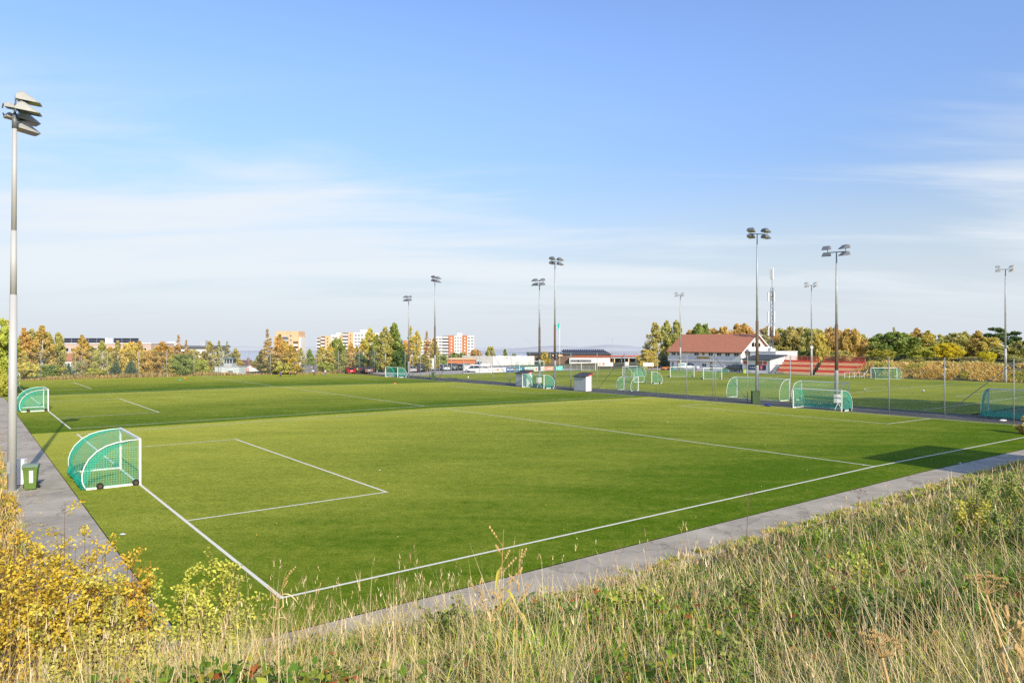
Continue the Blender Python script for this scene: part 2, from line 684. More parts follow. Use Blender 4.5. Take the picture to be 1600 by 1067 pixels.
# ------------------------------------------------------------------ camera, sun, sky
cam = bpy.data.cameras.new('camera')
cam.sensor_width = 36.0
cam.lens = FPX * 36 / 1600
cam.shift_y = (HY - 533.5) / 1600
cam.clip_start = .05
cam.clip_end = 60000
co = bpy.data.objects.new('camera', cam)
COL.objects.link(co)
co.location = (0, 0, EYE)
co.rotation_euler = (PI / 2, 0, 0)
SC.camera = co

sl = bpy.data.lights.new('sun', 'SUN')
sl.energy = 5.0
sl.angle = math.radians(.5)
sl.color = (1.0, .90, .72)
so = bpy.data.objects.new('sun', sl)
COL.objects.link(so)
sdir = Vector((SUNV.x * math.cos(SUN_EL), SUNV.y * math.cos(SUN_EL), math.sin(SUN_EL)))
so.rotation_euler = (-sdir).to_track_quat('-Z', 'Y').to_euler()
so.location = (20, -30, 40)

w = bpy.data.worlds.new('World')
SC.world = w
w.use_nodes = True
nt = w.node_tree
N, L = nt.nodes, nt.links
N.clear()
wo = N.new('ShaderNodeOutputWorld')
bg = N.new('ShaderNodeBackground')
bg.inputs['Strength'].default_value = .15
sky = N.new('ShaderNodeTexSky')
sky.sky_type = 'NISHITA'
sky.sun_disc = False
sky.sun_elevation = SUN_EL
sky.sun_rotation = math.atan2(SUNV.x, SUNV.y)
sky.altitude = 170
sky.air_density = 1.0
sky.dust_density = .6
sky.ozone_density = 2.0
tc = N.new('ShaderNodeTexCoord')
sp = N.new('ShaderNodeSeparateXYZ')
L.new(tc.outputs['Generated'], sp.inputs['Vector'])


def wm(op, a, b=None, c=None):
    q = N.new('ShaderNodeMath')
    q.operation = op
    for i, s in enumerate((a, b, c)):
        if s is None:
            continue
        if isinstance(s, (int, float)):
            q.inputs[i].default_value = s
        else:
            L.new(s, q.inputs[i])
    return q.outputs[0]


def wramp(x, a, b, smooth=True):
    r = N.new('ShaderNodeMapRange')
    r.interpolation_type = 'SMOOTHSTEP' if smooth else 'LINEAR'
    r.inputs['From Min'].default_value = a
    r.inputs['From Max'].default_value = b
    L.new(x, r.inputs['Value'])
    return r.outputs['Result']


el = wm('MAXIMUM', sp.outputs['Z'], 0.0)
# cirrus sheet: direction projected on a high flat layer
pz = wm('ADD', el, .12)
cv = N.new('ShaderNodeCombineXYZ')
L.new(wm('DIVIDE', sp.outputs['X'], pz), cv.inputs['X'])
L.new(wm('DIVIDE', sp.outputs['Y'], pz), cv.inputs['Y'])
mp = N.new('ShaderNodeMapping')
mp.inputs['Rotation'].default_value = (0, 0, math.radians(24))
mp.inputs['Scale'].default_value = (.40, 1.5, 1)
mp.inputs['Location'].default_value = (3.1, 1.7, 0)
L.new(cv.outputs['Vector'], mp.inputs['Vector'])
wn = N.new('ShaderNodeTexNoise')
wn.inputs['Scale'].default_value = 1.0
wn.inputs['Detail'].default_value = 9
wn.inputs['Roughness'].default_value = .56
wn.inputs['Distortion'].default_value = .5
L.new(mp.outputs['Vector'], wn.inputs['Vector'])
# more cloud low down and to the left
low = wm('SUBTRACT', 1.0, wramp(el, .02, .36))
left = wm('MAXIMUM', wramp(wm('MULTIPLY', sp.outputs['X'], -1.0), -.5, .7), wm('MULTIPLY', wramp(sp.outputs['X'], .30, .62), .62))
cover = wm('ADD', wm('MULTIPLY', low, .20), wm('MULTIPLY', left, .20))
cl = wramp(wm('ADD', wn.outputs['Fac'], cover), .60, .92)
cl = wm('MULTIPLY', cl, wm('MULTIPLY', wramp(el, .0, .10), wm('SUBTRACT', 1.0, wramp(el, .20, .36))))
cl = wm('MULTIPLY', cl, .95)
veil = wm('SUBTRACT', 1.0, wramp(el, .0, .26))
SKYTOP = N.new('ShaderNodeMix')
SKYTOP.data_type = 'RGBA'
SKYTOP.blend_type = 'MULTIPLY'
SKYTOP.inputs['Factor'].default_value = 1.0
SKYTOP.inputs['B'].default_value = (1.36, 1.42, 1.72, 1)
L.new(sky.outputs['Color'], SKYTOP.inputs['A'])
tint = N.new('ShaderNodeMix')
tint.data_type = 'RGBA'
tint.inputs['A'].default_value = (.87, .85, .87, 1)
tint.inputs['B'].default_value = (1.34, 1.40, 1.66, 1)
L.new(wramp(el, .05, .42), tint.inputs['Factor'])
L.new(tint.outputs['Result'], SKYTOP.inputs['B'])
m1 = N.new('ShaderNodeMix')
m1.data_type = 'RGBA'
L.new(wm('MULTIPLY', veil, .95), m1.inputs['Factor'])
L.new(SKYTOP.outputs['Result'], m1.inputs['A'])
m1.inputs['B'].default_value = (4.65, 5.05, 5.6, 1)
m2 = N.new('ShaderNodeMix')
m2.data_type = 'RGBA'
L.new(cl, m2.inputs['Factor'])
L.new(m1.outputs['Result'], m2.inputs['A'])
m2.inputs['B'].default_value = (5.55, 5.95, 6.35, 1)
L.new(m2.outputs['Result'], bg.inputs['Color'])
L.new(bg.outputs['Background'], wo.inputs['Surface'])

SC.view_settings.view_transform = 'Standard'
SC.view_settings.look = 'None'
SC.view_settings.exposure = 0
SC.cycles.max_bounces = 6
SC.cycles.transparent_max_bounces = 24
SC.cycles.use_denoising = False

# ------------------------------------------------------------------ ground sheet
def breaks(lo, hi, fine_lo, fine_hi, step, grow=1.22):
    a = list(np.arange(fine_lo, fine_hi + 1e-6, step))
    s, x = step, fine_hi
    up = []
    while x < hi:
        s *= grow
        x += s
        up.append(x)
    s, x = step, fine_lo
    dn = []
    while x > lo:
        s *= grow
        x -= s
        dn.append(x)
    return np.array(dn[::-1] + a + up)


ub = breaks(-9000, 16000, -24, 40, .5, 1.12)
ub = np.sort(np.concatenate([ub, np.linspace(130.5, 142, 14)]))
vb = breaks(-9000, 16000, -26, 12, .5, 1.10)
UU, VV = np.meshgrid(ub, vb, indexing='ij')
ZZ = terrain_np(UU, VV)
XX = C0[0] + UU * BX[0] + VV * AX[0]
YY = C0[1] + UU * BX[1] + VV * AX[1]
idx = np.arange(UU.size).reshape(UU.shape)
quads = np.stack([idx[:-1, :-1].ravel(), idx[1:, :-1].ravel(), idx[1:, 1:].ravel(), idx[:-1, 1:].ravel()], 1)
M['soil'] = mat('soil_and_meadow', (.085, .075, .028), .95, 0, .3, .8, .5, 12, col2=(.22, .18, .06))
ground = np_mesh('ground', np.stack([XX.ravel(), YY.ravel(), ZZ.ravel()], 1), quads, None, [M['soil']], smooth=True)
tag(ground, kind='structure')


def uv_sheet(name, us, vs, dz, m, shade=None, clip=None):
    us, vs = np.asarray(us, float), np.asarray(vs, float)
    U, V = np.meshgrid(us, vs, indexing='ij')
    Z = hz_np(U, V) + dz
    X = C0[0] + U * BX[0] + V * AX[0]
    Y = C0[1] + U * BX[1] + V * AX[1]
    i = np.arange(U.size).reshape(U.shape)
    q = np.stack([i[:-1, :-1].ravel(), i[1:, :-1].ravel(), i[1:, 1:].ravel(), i[:-1, 1:].ravel()], 1)
    if clip is not None:
        cu = (U[:-1, :-1] + U[1:, 1:]).ravel() / 2
        cv_ = (V[:-1, :-1] + V[1:, 1:]).ravel() / 2
        q = q[clip(cu, cv_)]
    at_ = {'shade': shade(U, V).ravel()} if shade is not None else None
    o = np_mesh(name, np.stack([X.ravel(), Y.ravel(), Z.ravel()], 1), q, None, [m], at_)
    return tag(o, kind='structure')


def pile_sheen(U, V):
    """sheen of the laid pile, painted as turf colour on each pitch: darker at its near side, paler further on"""
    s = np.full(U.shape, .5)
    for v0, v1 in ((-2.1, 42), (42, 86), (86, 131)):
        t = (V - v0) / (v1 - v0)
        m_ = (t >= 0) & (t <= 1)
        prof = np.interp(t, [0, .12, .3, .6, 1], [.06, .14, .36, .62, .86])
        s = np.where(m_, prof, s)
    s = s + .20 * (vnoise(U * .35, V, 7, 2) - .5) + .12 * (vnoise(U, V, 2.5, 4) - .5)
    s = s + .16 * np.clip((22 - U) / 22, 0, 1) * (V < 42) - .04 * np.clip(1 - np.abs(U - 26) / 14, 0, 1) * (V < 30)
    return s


uspan = np.unique(np.concatenate([np.arange(-2.5, 61.0, 1.0), [30.0, 60.6]]))
vspan = np.unique(np.concatenate([np.arange(-2.1, 130.0, 1.0), [130.2, 42, 42.02, 86, 86.02]]))
uv_sheet('turf', uspan, vspan, 0.0, M['turf'], pile_sheen)


def far_shade(U, V):
    return .42 + .35 * (vnoise(U, V, 9, 6) - .5) + .22 * np.sin(V / 3.0) * .3 + .1


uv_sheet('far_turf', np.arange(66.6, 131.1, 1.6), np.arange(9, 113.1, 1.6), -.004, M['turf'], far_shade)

# paths round the near pitches (one L-shaped sheet), asphalt lane between fence and far pitch, gravel lot
pu = np.unique(np.concatenate([[-4.75, -2.52], np.arange(-2, 64, 2.0)]))
pv = np.unique(np.concatenate([[-4.25, -2.12], np.arange(-1, 131, 2.0)]))
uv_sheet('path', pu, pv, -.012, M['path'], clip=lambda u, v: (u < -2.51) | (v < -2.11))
uv_sheet('lane', [60.62, 61.5, 62.0, 64, 66.58], np.arange(-12, 120, 3.0), -.010, M['dasphalt'])
uv_sheet('parking_lot', np.arange(50, 121, 5.0), np.arange(113.2, 153, 3.3), -.02, M['lot'], clip=lambda u, v: (u > 62.5) | (v > 132))
uv_sheet('forecourt', [131.15, 134, 138, 142], np.arange(53, 116, 4.0), -.01, M['lot'])

# markings
lines = MB()


def seg(u0, v0, u1, v1, wd=.11, dz=.008, mi=0, step=3.0):
    d = math.hypot(u1 - u0, v1 - v0)
    n = max(1, int(d / step))
    ts = sorted(set([i / n for i in range(n + 1)] + ([(30 - u0) / (u1 - u0)] if (u0 - 30) * (u1 - 30) < 0 else [])))
    nx, ny = -(v1 - v0) / d * wd / 2, (u1 - u0) / d * wd / 2
    rows = []
    for t in ts:
        u, v = u0 + (u1 - u0) * t, v0 + (v1 - v0) * t
        row = []
        for s in (-1, 1):
            x, y = P(u + nx * s, v + ny * s)
            row.append((x, y, surf(u, v) + dz))
        rows.append(row)
    lines.sheet(rows, None, mi)


BD, BS = 7.88, 9.56
for v0 in (0, V2, V3):
    W_ = .11
    seg(-.055, v0, PL + .055, v0)
    seg(-.055, v0 + PW, PL + .055, v0 + PW)
    seg(0, v0 + .056, 0, v0 + PW - .056)
    seg(PL, v0 + .056, PL, v0 + PW - .056)
    seg(PL / 2, v0 + .056, PL / 2, v0 + PW - .056)
    for a, b in ((0.056, BD), (PL - .056, PL - BD)):
        sg = 1 if b > a else -1
        seg(a, v0 + BS, b, v0 + BS)
        seg(a, v0 + PW - BS, b, v0 + PW - BS)
        seg(b - sg * .055, v0 + BS + .056, b - sg * .055, v0 + PW - BS - .056)
# the big pitch beyond the fence
FU0, FU1, FV0, FV1 = 68.0, 130.4, 13.5, 111.0
FC = 99.5
for a in ((FU0, FV0, FU1, FV0), (FU0, FV1, FU1, FV1)):
    seg(*a, wd=.12, dz=.004)
for u in (FU0, FU1):
    seg(u, FV0 + .07, u, FV1 - .07, wd=.12, dz=.004)
seg(FU0 + .07, (FV0 + FV1) / 2, FU1 - .07, (FV0 + FV1) / 2, dz=.004)
for v0, sgn in ((FV0, 1), (FV1, -1)):
    for hw, dp in ((20.15, 16.5), (9.16, 5.5)):
        seg(FC - hw, v0 + sgn * .07, FC - hw, v0 + sgn * dp, dz=.004)
        seg(FC + hw, v0 + sgn * .07, FC + hw, v0 + sgn * dp, dz=.004)
        seg(FC - hw + .07, v0 + sgn * dp, FC + hw - .07, v0 + sgn * dp, dz=.004)
    pts = [(FC + 9.15 * math.sin(t), v0 + sgn * (11 + 9.15 * math.cos(t))) for t in np.linspace(-.92, .92, 15)]
    for p, q in zip(pts[:-1], pts[1:]):
        seg(*p, *q, dz=.0055)
cc = [(FC + 9.15 * math.sin(t), (FV0 + FV1) / 2 + 9.15 * math.cos(t)) for t in np.linspace(0, 2 * PI, 41)]
for p, q in zip(cc[:-1], cc[1:]):
    seg(*p, *q, dz=.0065)
# yellow small-sided lines across the big pitch
for v in (38, 74):
    seg(FU0 + .1, v, FU1 - .1, v, wd=.09, dz=.0025, mi=1)
seg(FU0 + 3, 20, FU0 + 3, 100, wd=.09, dz=.0015, mi=1)
tag(lines.build('pitch_markings', [M['line'], M['lineyellow']]), kind='structure')

# ------------------------------------------------------------------ fjord and hills across it
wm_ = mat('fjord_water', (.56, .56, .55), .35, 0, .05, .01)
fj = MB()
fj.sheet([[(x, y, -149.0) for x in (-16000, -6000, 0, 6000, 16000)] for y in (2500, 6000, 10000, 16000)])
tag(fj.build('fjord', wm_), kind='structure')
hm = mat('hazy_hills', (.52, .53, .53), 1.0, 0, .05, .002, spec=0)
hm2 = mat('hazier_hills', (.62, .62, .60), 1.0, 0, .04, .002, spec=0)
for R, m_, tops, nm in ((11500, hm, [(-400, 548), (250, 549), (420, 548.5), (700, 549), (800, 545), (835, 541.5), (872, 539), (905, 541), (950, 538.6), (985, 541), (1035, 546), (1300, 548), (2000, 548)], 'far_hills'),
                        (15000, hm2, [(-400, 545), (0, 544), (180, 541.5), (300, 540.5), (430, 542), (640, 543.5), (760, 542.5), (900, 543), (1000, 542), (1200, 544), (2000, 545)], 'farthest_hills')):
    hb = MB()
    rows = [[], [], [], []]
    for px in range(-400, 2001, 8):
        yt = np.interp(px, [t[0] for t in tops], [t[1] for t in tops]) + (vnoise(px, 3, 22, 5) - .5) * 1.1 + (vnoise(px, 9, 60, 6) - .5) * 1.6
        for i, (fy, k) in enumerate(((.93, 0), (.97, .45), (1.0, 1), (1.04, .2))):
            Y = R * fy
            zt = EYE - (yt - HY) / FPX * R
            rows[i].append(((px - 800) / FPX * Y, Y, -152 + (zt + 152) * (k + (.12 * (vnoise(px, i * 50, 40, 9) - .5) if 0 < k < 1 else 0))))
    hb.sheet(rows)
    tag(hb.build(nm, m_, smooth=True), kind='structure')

# ------------------------------------------------------------------ goals
def goal(label, w, h, d, loc, rz, group, wheels=True, fold=True, net=True, curved=True, tube=.045):
    """front posts at x=0, net runs back to x=-d, width along y"""
    t = thing('football_goal', label, 'goal', loc, rz, group)
    k, kd = h / 2.0, d / 2.05
    for s in (-1, 1):
        MB().box(-tube, tube, s * w / 2 - tube, s * w / 2 + tube, 0, h - tube).build('post', M['alu'], t)
    MB().box(-tube, tube, -w / 2 - tube, w / 2 + tube, h - tube, h + tube).build('crossbar', M['alu'], t)
    prof = [(0, 2.0), (-.45, 1.985), (-.9, 1.93), (-1.3, 1.82), (-1.65, 1.62), (-1.95, 1.32), (-2.12, 1.0), (-2.2, .7), (-2.2, .42), (-2.14, .2), (-2.05, .05)]
    if not curved:
        prof = [(0, 2.0), (-.6, 1.98), (-1.2, 1.2), (-2.05, .05)]
    pr = [(x * kd, z * k) for x, z in prof]
    tr = tube * .6
    for s in (-1, 1):
        b = MB()
        b.tube([(x, s * w / 2, z) for x, z in pr], tr, 6)
        b.build('side_frame', M['alu'], t, True)
        MB().box(pr[-1][0], -tube * 1.02, s * w / 2 - tube * .9, s * w / 2 + tube * .9, .012, .012 + tube * 1.8).build('ground_bar', M['alu'], t)
    MB().cyl((pr[-1][0], -w / 2 + tube, .06), (pr[-1][0], w / 2 - tube, .06), tr, n=6).build('back_bar', M['alu'], t)
    if net:
        nb = MB()
        ny = max(4, int(w / .5))
        arc = [0]
        for p, q in zip(pr[:-1], pr[1:]):
            arc.append(arc[-1] + math.hypot(q[0] - p[0], q[1] - p[1]))
        rows, uvs = [], []
        for i, (x, z) in enumerate(pr):
            row, ur = [], []
            for j in range(ny + 1):
                y = -w / 2 + w * j / ny
                sag = math.sin(PI * j / ny) * .10 * math.sin(PI * min(1, arc[i] / arc[-1]))
                row.append((x + sag * .7, y, max(.03, z - sag - .03)))
                ur.append((y, arc[i]))
            rows.append(row)
            uvs.append(ur)
        nb.sheet(rows, uvs)
        for s in (-1, 1):
            # side panels, inside the frame curve
            rows, uvs = [], []
            for (x, z) in pr:
                zz = [z * f for f in (1, .66, .33, .03)]
                rows.append([(x, s * (w / 2 - .03), q) for q in zz])
                uvs.append([(x, q) for q in zz])
            nb.sheet(rows, uvs)
        nt_ = nb.build('net', M['net'] if fold else M['netthin'], t)
        if fold:
            # net gathered along the curved frame and bunched at the back bar
            fb = MB()
            for s in (-1, 1):
                rows, uvs = [], []
                for i, (x, z) in enumerate(pr):
                    f = math.sin(PI * i / (len(pr) - 1)) ** .8 * (1 if s < 0 else .55)
                    dx, dz = .30 * f * kd, -.26 * f * k
                    rows.append([(x + dx * q, s * (w / 2 - .06 - .10 * q), max(.03, z + dz * q)) for q in (0, .35, .7, 1)])
                    uvs.append([(arc[i], q * .3) for q in (0, .35, .7, 1)])
                fb.sheet(rows, uvs)
            rows, uvs = [], []
            for j in range(ny * 2 + 1):
                y = -w / 2 + w * j / (ny * 2)
                hgt = (.16 + .14 * abs(math.sin(j * 1.3)) + .10 * random.random()) * k
                out_ = .10 + .10 * random.random()
                x0 = pr[-1][0]
                rows.append([(x0 - .03, y, hgt * 1.5), (x0 - out_, y, hgt), (x0 - out_ * 1.4, y, hgt * .4), (x0 - .02, y, .02)])
                uvs.append([(y, q) for q in (0, .15, .3, .45)])
            fb.sheet(rows, uvs)
            fb.build('net_fold', M['netfold'], nt_)
    if wheels:
        for s in (-1, 1):
            for x in (-.18 * kd, -1.55 * kd):
                wb = MB()
                y0 = s * (w / 2 + .06)
                wb.tube([(x, y0, .14), (x, y0 + s * .10, .14)], .14, 12)
                wo_ = wb.build('wheel', M['rubber'], t)
                MB().tube([(x, y0 + s * .101, .14), (x, y0 + s * .115, .14)], .07, 10).build('hub', M['hub'], wo_)
    return t


def uvloc(u, v, dz=0.0):
    x, y = P(u, v)
    return (x, y, surf(u, v) + dz)


G7 = 'white seven-a-side goals with green nets on the small pitches'
GS = 'spare goals parked on the big pitch'
goal('nearest white goal with green net and dark wheels beside the asphalt path', 5.0, 2.0, 2.05, uvloc(0, 20.25), YAW, G7)
goal('second white goal with green net, between the tall pale lamp post and the middle pitch', 5.0, 2.0, 2.05, uvloc(0, V2 + 20.2), YAW, G7)
goal('goal with green net half hidden behind the tall pale lamp post, under the leftmost trees', 5.0, 2.0, 2.05, uvloc(0, V3 + 20.8), YAW, G7)
goal('wide goal with bright green net and a grey board inside, by the fence', 5.0, 2.0, 1.9, uvloc(PL + .1, 20.0), YAW + PI, G7)
goal('white goal with green net in front of the left grey shelter', 5.0, 2.0, 1.9, uvloc(PL + .1, V2 + 20.0), YAW + PI, G7)
goal('faint white goal with loose green net near the parked cars, at the far pitch', 5.0, 2.0, 1.9, uvloc(PL + .1, V3 + 20.0), YAW + PI, G7)


def stored(label, pxa, pxb, u, w, h, flip=0.0, **k):
    va, vb = v_on_u(pxa, u), v_on_u(pxb, u)
    return goal(label, w, h, k.pop('d', 1.9), uvloc(u, (va + vb) / 2), YAW + flip, GS, **k)


stored('large spare goal with curved ends behind the fence, around the green-cabinet mast', 1149, 1236, 68.6, 7.0, 2.44, fold=False, wheels=False)
stored('spare goal seen through the net of the wide goal with the grey box', 1254, 1325, 70.4, 5.6, 2.2, fold=False)
stored('small spare goal with rounded back standing by the fence, right of the white shelter', 974, 998, 67.8, 2.7, 1.9, d=1.4, fold=False, wheels=False)
stored('large goal with dark green net in the shade at the right edge', 1556, 1690, 66.5, 7.3, 2.44, d=1.6)
x, y, z = ground_px(1004, 598.5)
goal('spare goal turned sideways behind the small rounded goal', 5.0, 2.0, 2.0, (x, y, z), YAW + PI * .93, GS, fold=False)
x, y, z = ground_px(1000, 588)
goal('green netted goal standing behind the sideways spare goal', 5.0, 2.0, 2.0, (x - 2, y, z), YAW + PI * .55, GS, fold=False)
x, y, z = ground_px(1066, 589.3)
goal('plain white goal without gathered net in front of the white pickup', 4.6, 2.0, 1.6, (x, y, z), PI * 1.08, GS, fold=False, curved=False)
x, y, z = ground_px(1113.5, 593)
goal('narrow white goal in front of the clubhouse door with yellow lintel', 3.3, 2.1, 1.5, (x, y, z), PI * 1.08 - PI / 2 + PI / 2, GS, fold=False, curved=False)
x, y, z = ground_px(1381, 591.5)
goal('spare goal at the foot of the dry grass bank, right of the red stand', 4.8, 2.0, 1.6, (x, y, z), PI / 2, GS, fold=False, wheels=False)
for o in [o for o in COL.objects if o.get('label', '').startswith(('plain white goal', 'narrow white goal'))]:
    o.rotation_euler.z = -PI / 2
goal('full-size goal in front of the advertising boards, behind the left grey shelter', 7.32, 2.44, 1.9, uvloc(u_on_v(831, 111), 111), YAW - PI / 2, 'full-size goals of the big pitch', fold=False, wheels=False)
x, y, z = ground_px(746, 584)
goal('white goal frame in front of the white parked car, left of the advertising boards', 6.2, 1.95, 1.6, (x, y, z), -PI / 2, GS, fold=False, net=False, curved=False)
x, y, z = ground_px(919.5, 579.5)
goal('small white goal frame in front of the metal barrier', 3.4, 1.95, 1.4, (x, y, z), -PI / 2, GS, fold=False, net=False, curved=False)


# ------------------------------------------------------------------ floodlight masts
def lamp(t, x, y, z, yaw, pitch, glass, body, s=1.0):
    """asymmetric floodlight; local +x is the way it shines"""
    e = MB()
    prof = [(-.40, -.05), (.50, -.09), (.52, -.05), (-.06, .30), (-.20, .33), (-.33, .27), (-.40, .10)]
    R = Matrix.Translation((x, y, z)) @ Matrix.Rotation(yaw, 4, 'Z') @ Matrix.Rotation(pitch, 4, 'Y')
    n = len(prof)
    v = []
    for yy, k in ((-.36, .75), (-.30, 1), (.30, 1), (.36, .75)):
        for p, q in prof:
            v.append(R @ Vector((p * s * (k if p > -.2 else 1), yy * s, (q if q < 0 else q * k) * s)))
    f = [tuple(range(n - 1, -1, -1)), tuple(range(3 * n, 4 * n))]
    for r in range(3):
        for i in range(n):
            j = (i + 1) % n
            f.append((r * n + i, r * n + j, (r + 1) * n + j, (r + 1) * n + i))
    e.add(v, f)
    h = e.build('lamp', body, t)
    g = MB()
    g.add([R @ Vector((p * s, q * s, zz * s)) for p, q, zz in ((-.38, -.30, -.062), (.42, -.30, -.098), (.42, .30, -.098), (-.38, .30, -.062))], [(3, 2, 1, 0)])
    g.build('lamp_glass', glass, h)
    b = MB()
    b.tube([R @ Vector((-.3, 0, .12)), (x * .98 - math.cos(yaw) * .42, y, z - .02)], .03, 5)
    b.build('bracket', M['steel_dark'], h)


def mast(label, x, y, z, h, arm_yaw, light_yaw, r0, r1, rusty, glass, body, group, six=False, split=None, ph=.12):
    t = thing('floodlight_mast', label, 'floodlight', (x, y, z), 0, group)
    if rusty:
        MB().tube([(0, 0, -.1), (0, 0, .45 * rusty), (0, 0, .46 * rusty)], [r0 * 1.12, r0 * 1.08, r0 * 1.02], 12).build('pole_foot', M['steel'], t, True)
        MB().tube([(0, 0, .46 * rusty), (0, 0, rusty)], [r0, r0 * .92], 12).build('lower_pole', M['rust'], t, True)
        MB().tube([(0, 0, rusty), (0, 0, h * .72), (0, 0, h)], [r0 * .70, r0 * .62, r1], 10).build('upper_pole', M['steel'], t, True)
    else:
        MB().tube([(0, 0, -.1), (0, 0, h * .52)], [r0, r0 * .84], 16).build('lower_pole', M['pole_pale'], t, True)
        MB().tube([(0, 0, h * .52), (0, 0, h * .69)], [r0 * .72, r0 * .66], 16).build('middle_pole', M['pole_pale'], t, True)
        MB().tube([(0, 0, h * .69), (0, 0, h)], [r0 * .58, r1], 16).build('upper_pole', M['pole_pale'], t, True)
        MB().tube([(0, 0, .0), (0, 0, .04)], r0 * 1.7, 12).build('base_plate', M['steel'], t)
        MB().tube([(0, 0, h - .62), (0, 0, h - .02)], r1 * 1.25, 12).build('head_collar', M['steel_dark'], t, True)
    hb = MB().box(-.07, .07, -r0 * 1.22, -r0 * .9, .75, 1.25)
    hb.build('hatch', M['steel'], t)
    ca, sa = math.cos(arm_yaw), math.sin(arm_yaw)
    hw = .45 if six else 1.0
    ab = MB()
    ab.cyl((-ca * hw, -sa * hw, h - ph), (ca * hw, sa * hw, h + ph), .05, n=6)
    ab.build('crossarm', M['steel_dark'], t)
    for s in (-1, 1):
        cx, cy = ca * hw * s, sa * hw * s
        up = .32
        MB().cyl((cx, cy, h - .34 + s * ph), (cx, cy, h + .36 + s * ph), .035, n=6).build('lamp_upright', M['steel_dark'], t)
        lx, ly = math.cos(light_yaw), math.sin(light_yaw)
        for q in (-1, 1):
            lamp(t, cx + lx * (.42 if six else .25), cy + ly * (.42 if six else .25), h + q * (.21 if six else .33) + s * ph, light_yaw + s * .25, .06, glass, body, .92 if six else 1.0)
        if six:
            lamp(t, cx * .6 - lx * .12, cy * .6 - ly * .12, h + .02 + ph * .5 * s, light_yaw + .3 * s, .05, glass, body, .55)
    return t


AY = YAW + PI / 2      # bearing of the v axis
GM = 'floodlight masts round the pitches'
x, y, z = ground_px(18.5, 767)
mast('tallest pale grey lamp post at the left edge with a cluster of floodlights', x, y, z, 15.85, AY, YAW, .17, .085, 0, M['lampglass'], M['lampbody'], None, six=True, ph=-.30).rotation_euler = (0, .008, 0)
GU = 62.6
for px, base_h, rusty, lab, far in (
        (1183, 18.5, 9.0, 'tall mast with brown lower pole and dark green box at its foot', True),
        (1307, 15.6, 8.4, 'tall brown-footed mast rising behind the wide goal with the grey box', False),
        (867, 18.6, 9.3, 'mast with brown lower pole and two black loudspeakers on it', True),
        (843, 15.7, 9.0, 'shorter dark-footed mast behind the left grey shelter', False),
        (679.5, 18.4, 9.8, 'mast with brown lower pole standing right of the white box trailer', True),
        (638.5, 15.3, 0, 'shorter slim mast in front of the dark green tree', False)):
    v = v_on_u(px, GU)
    px_, py_ = P(GU, v)
    if px in (867,):
        pass
    mast(lab, px_, py_, surf(GU, v) - .02, base_h, AY - .12, YAW if far else YAW + PI, .17, .06, rusty if rusty else 6.8, M['lampreflection'] if far else M['lampglass'], M['lampdark'], GM, ph=.16 if far else .05)
for px, yt, yb, lab in ((1571, 421, 598, 'tall pale mast standing before the dry grass bank, near the right edge'),
                        (1268, 446, 587, 'mast in front of the red and timber stand'),
                        (1063, 461, 580, 'mast in front of the clubhouse and white pickup')):
    v = v_on_u(px, 131.0)
    x, y = P(131.0, v)
    z = surf(131, v)
    hgt = z_at(yt, x, y) - z
    t = mast(lab, x, y, z, hgt, AY, YAW + PI, .2, .07, 5.6, M['lampreflection'], M['lampbody'], GM, ph=.06)
    for c in t.children:
        if c.name.startswith(('lower_pole', 'pole_foot')):
            c.data.materials[0] = M['pole_pale']
    if px == 1268:
        MB().box(-.25, .25, -.2, .2, 5.5, 5.95).build('camera_box', M['white'], t)
x, y = P(62.25, v_on_u(867, 62.6))
for dx in (-.42, .48):
    zt = z_at(556, x, y)
    b = thing('loudspeaker', 'black loudspeaker on the mast, %s of the pair' % ('left' if dx < 0 else 'right'), 'loudspeaker', (x + dx, y - .25, zt), 0, 'loudspeakers on the mast')
    MB().box(-.26, .26, -.2, .2, -.42, .42).build('cabinet', M['black'], b)
    MB().box(-.05, .05, .2, .36, -.08, .08).build('bracket', M['steel_dark'], b)
    for zz in (-.18, .2):
        MB().tube([(0, -.205, zz), (0, -.22, zz)], .15, 12).build('cone', M['steel_dark'], b)


# boxes at the masts
def cabinet(name, label, x, y, z, w, d, h, m, rz, cat='cabinet'):
    t = thing(name, label, cat, (x, y, z), rz)
    MB().box(-w / 2, w / 2, -d / 2, d / 2, .0, h).build('body', m, t)
    MB().box(-w / 2 - .03, w / 2 + .03, -d / 2 - .03, d / 2 + .03, h, h + .05).build('lid', m, t)
    MB().box(-w / 2 + .04, w / 2 - .04, -d / 2 - .012, -d / 2 - .002, .06, h - .06).build('door', m, t)
    MB().box(w / 2 - .13, w / 2 - .09, -d / 2 - .03, -d / 2 - .013, h * .5, h * .5 + .12).build('handle', M['steel_dark'], t)
    return t


v = v_on_u(1180.5, 62.0)
x, y = P(62.0, v)
cabinet('control_cabinet', 'dark green cabinet at the foot of the tall mast behind the fence gate', x, y, surf(62, v), .82, .55, 1.32, M['greenbox'], 0)
v = v_on_u(676.5, 62.0)
x, y = P(62.0, v)
cabinet('control_cabinet', 'narrow dark green cabinet beside the mast right of the white trailer', x, y, surf(62, v), .5, .5, 1.3, M['greenbox'], 0)
for px, lab in ((1309.5, 'grey board on a folding trestle inside the wide goal'), (842.5, 'grey board on a stand inside the goal before the left shelter')):
    v = v_on_u(px, 61.6)
    x, y = P(61.6, v)
    z = surf(61.6, v)
    t = thing('notice_board', lab, 'board', (x, y, z), -.25, 'grey boards in the goals')
    MB().box(-.38, .38, -.07, .07, .72, 1.52).build('board', M['offwhite'], t)
    MB().box(-.40, -.1, -.075, .075, .70, 1.54).build('cover', M['greyboard'], t)
    for sx in (-1, 1):
        MB().tube([(0, 0, .75), (sx * .32, .12 * sx, .02)], .03, 6).build('leg', M['alu'], t)
x, y, z = ground_px(1201, 634.8)
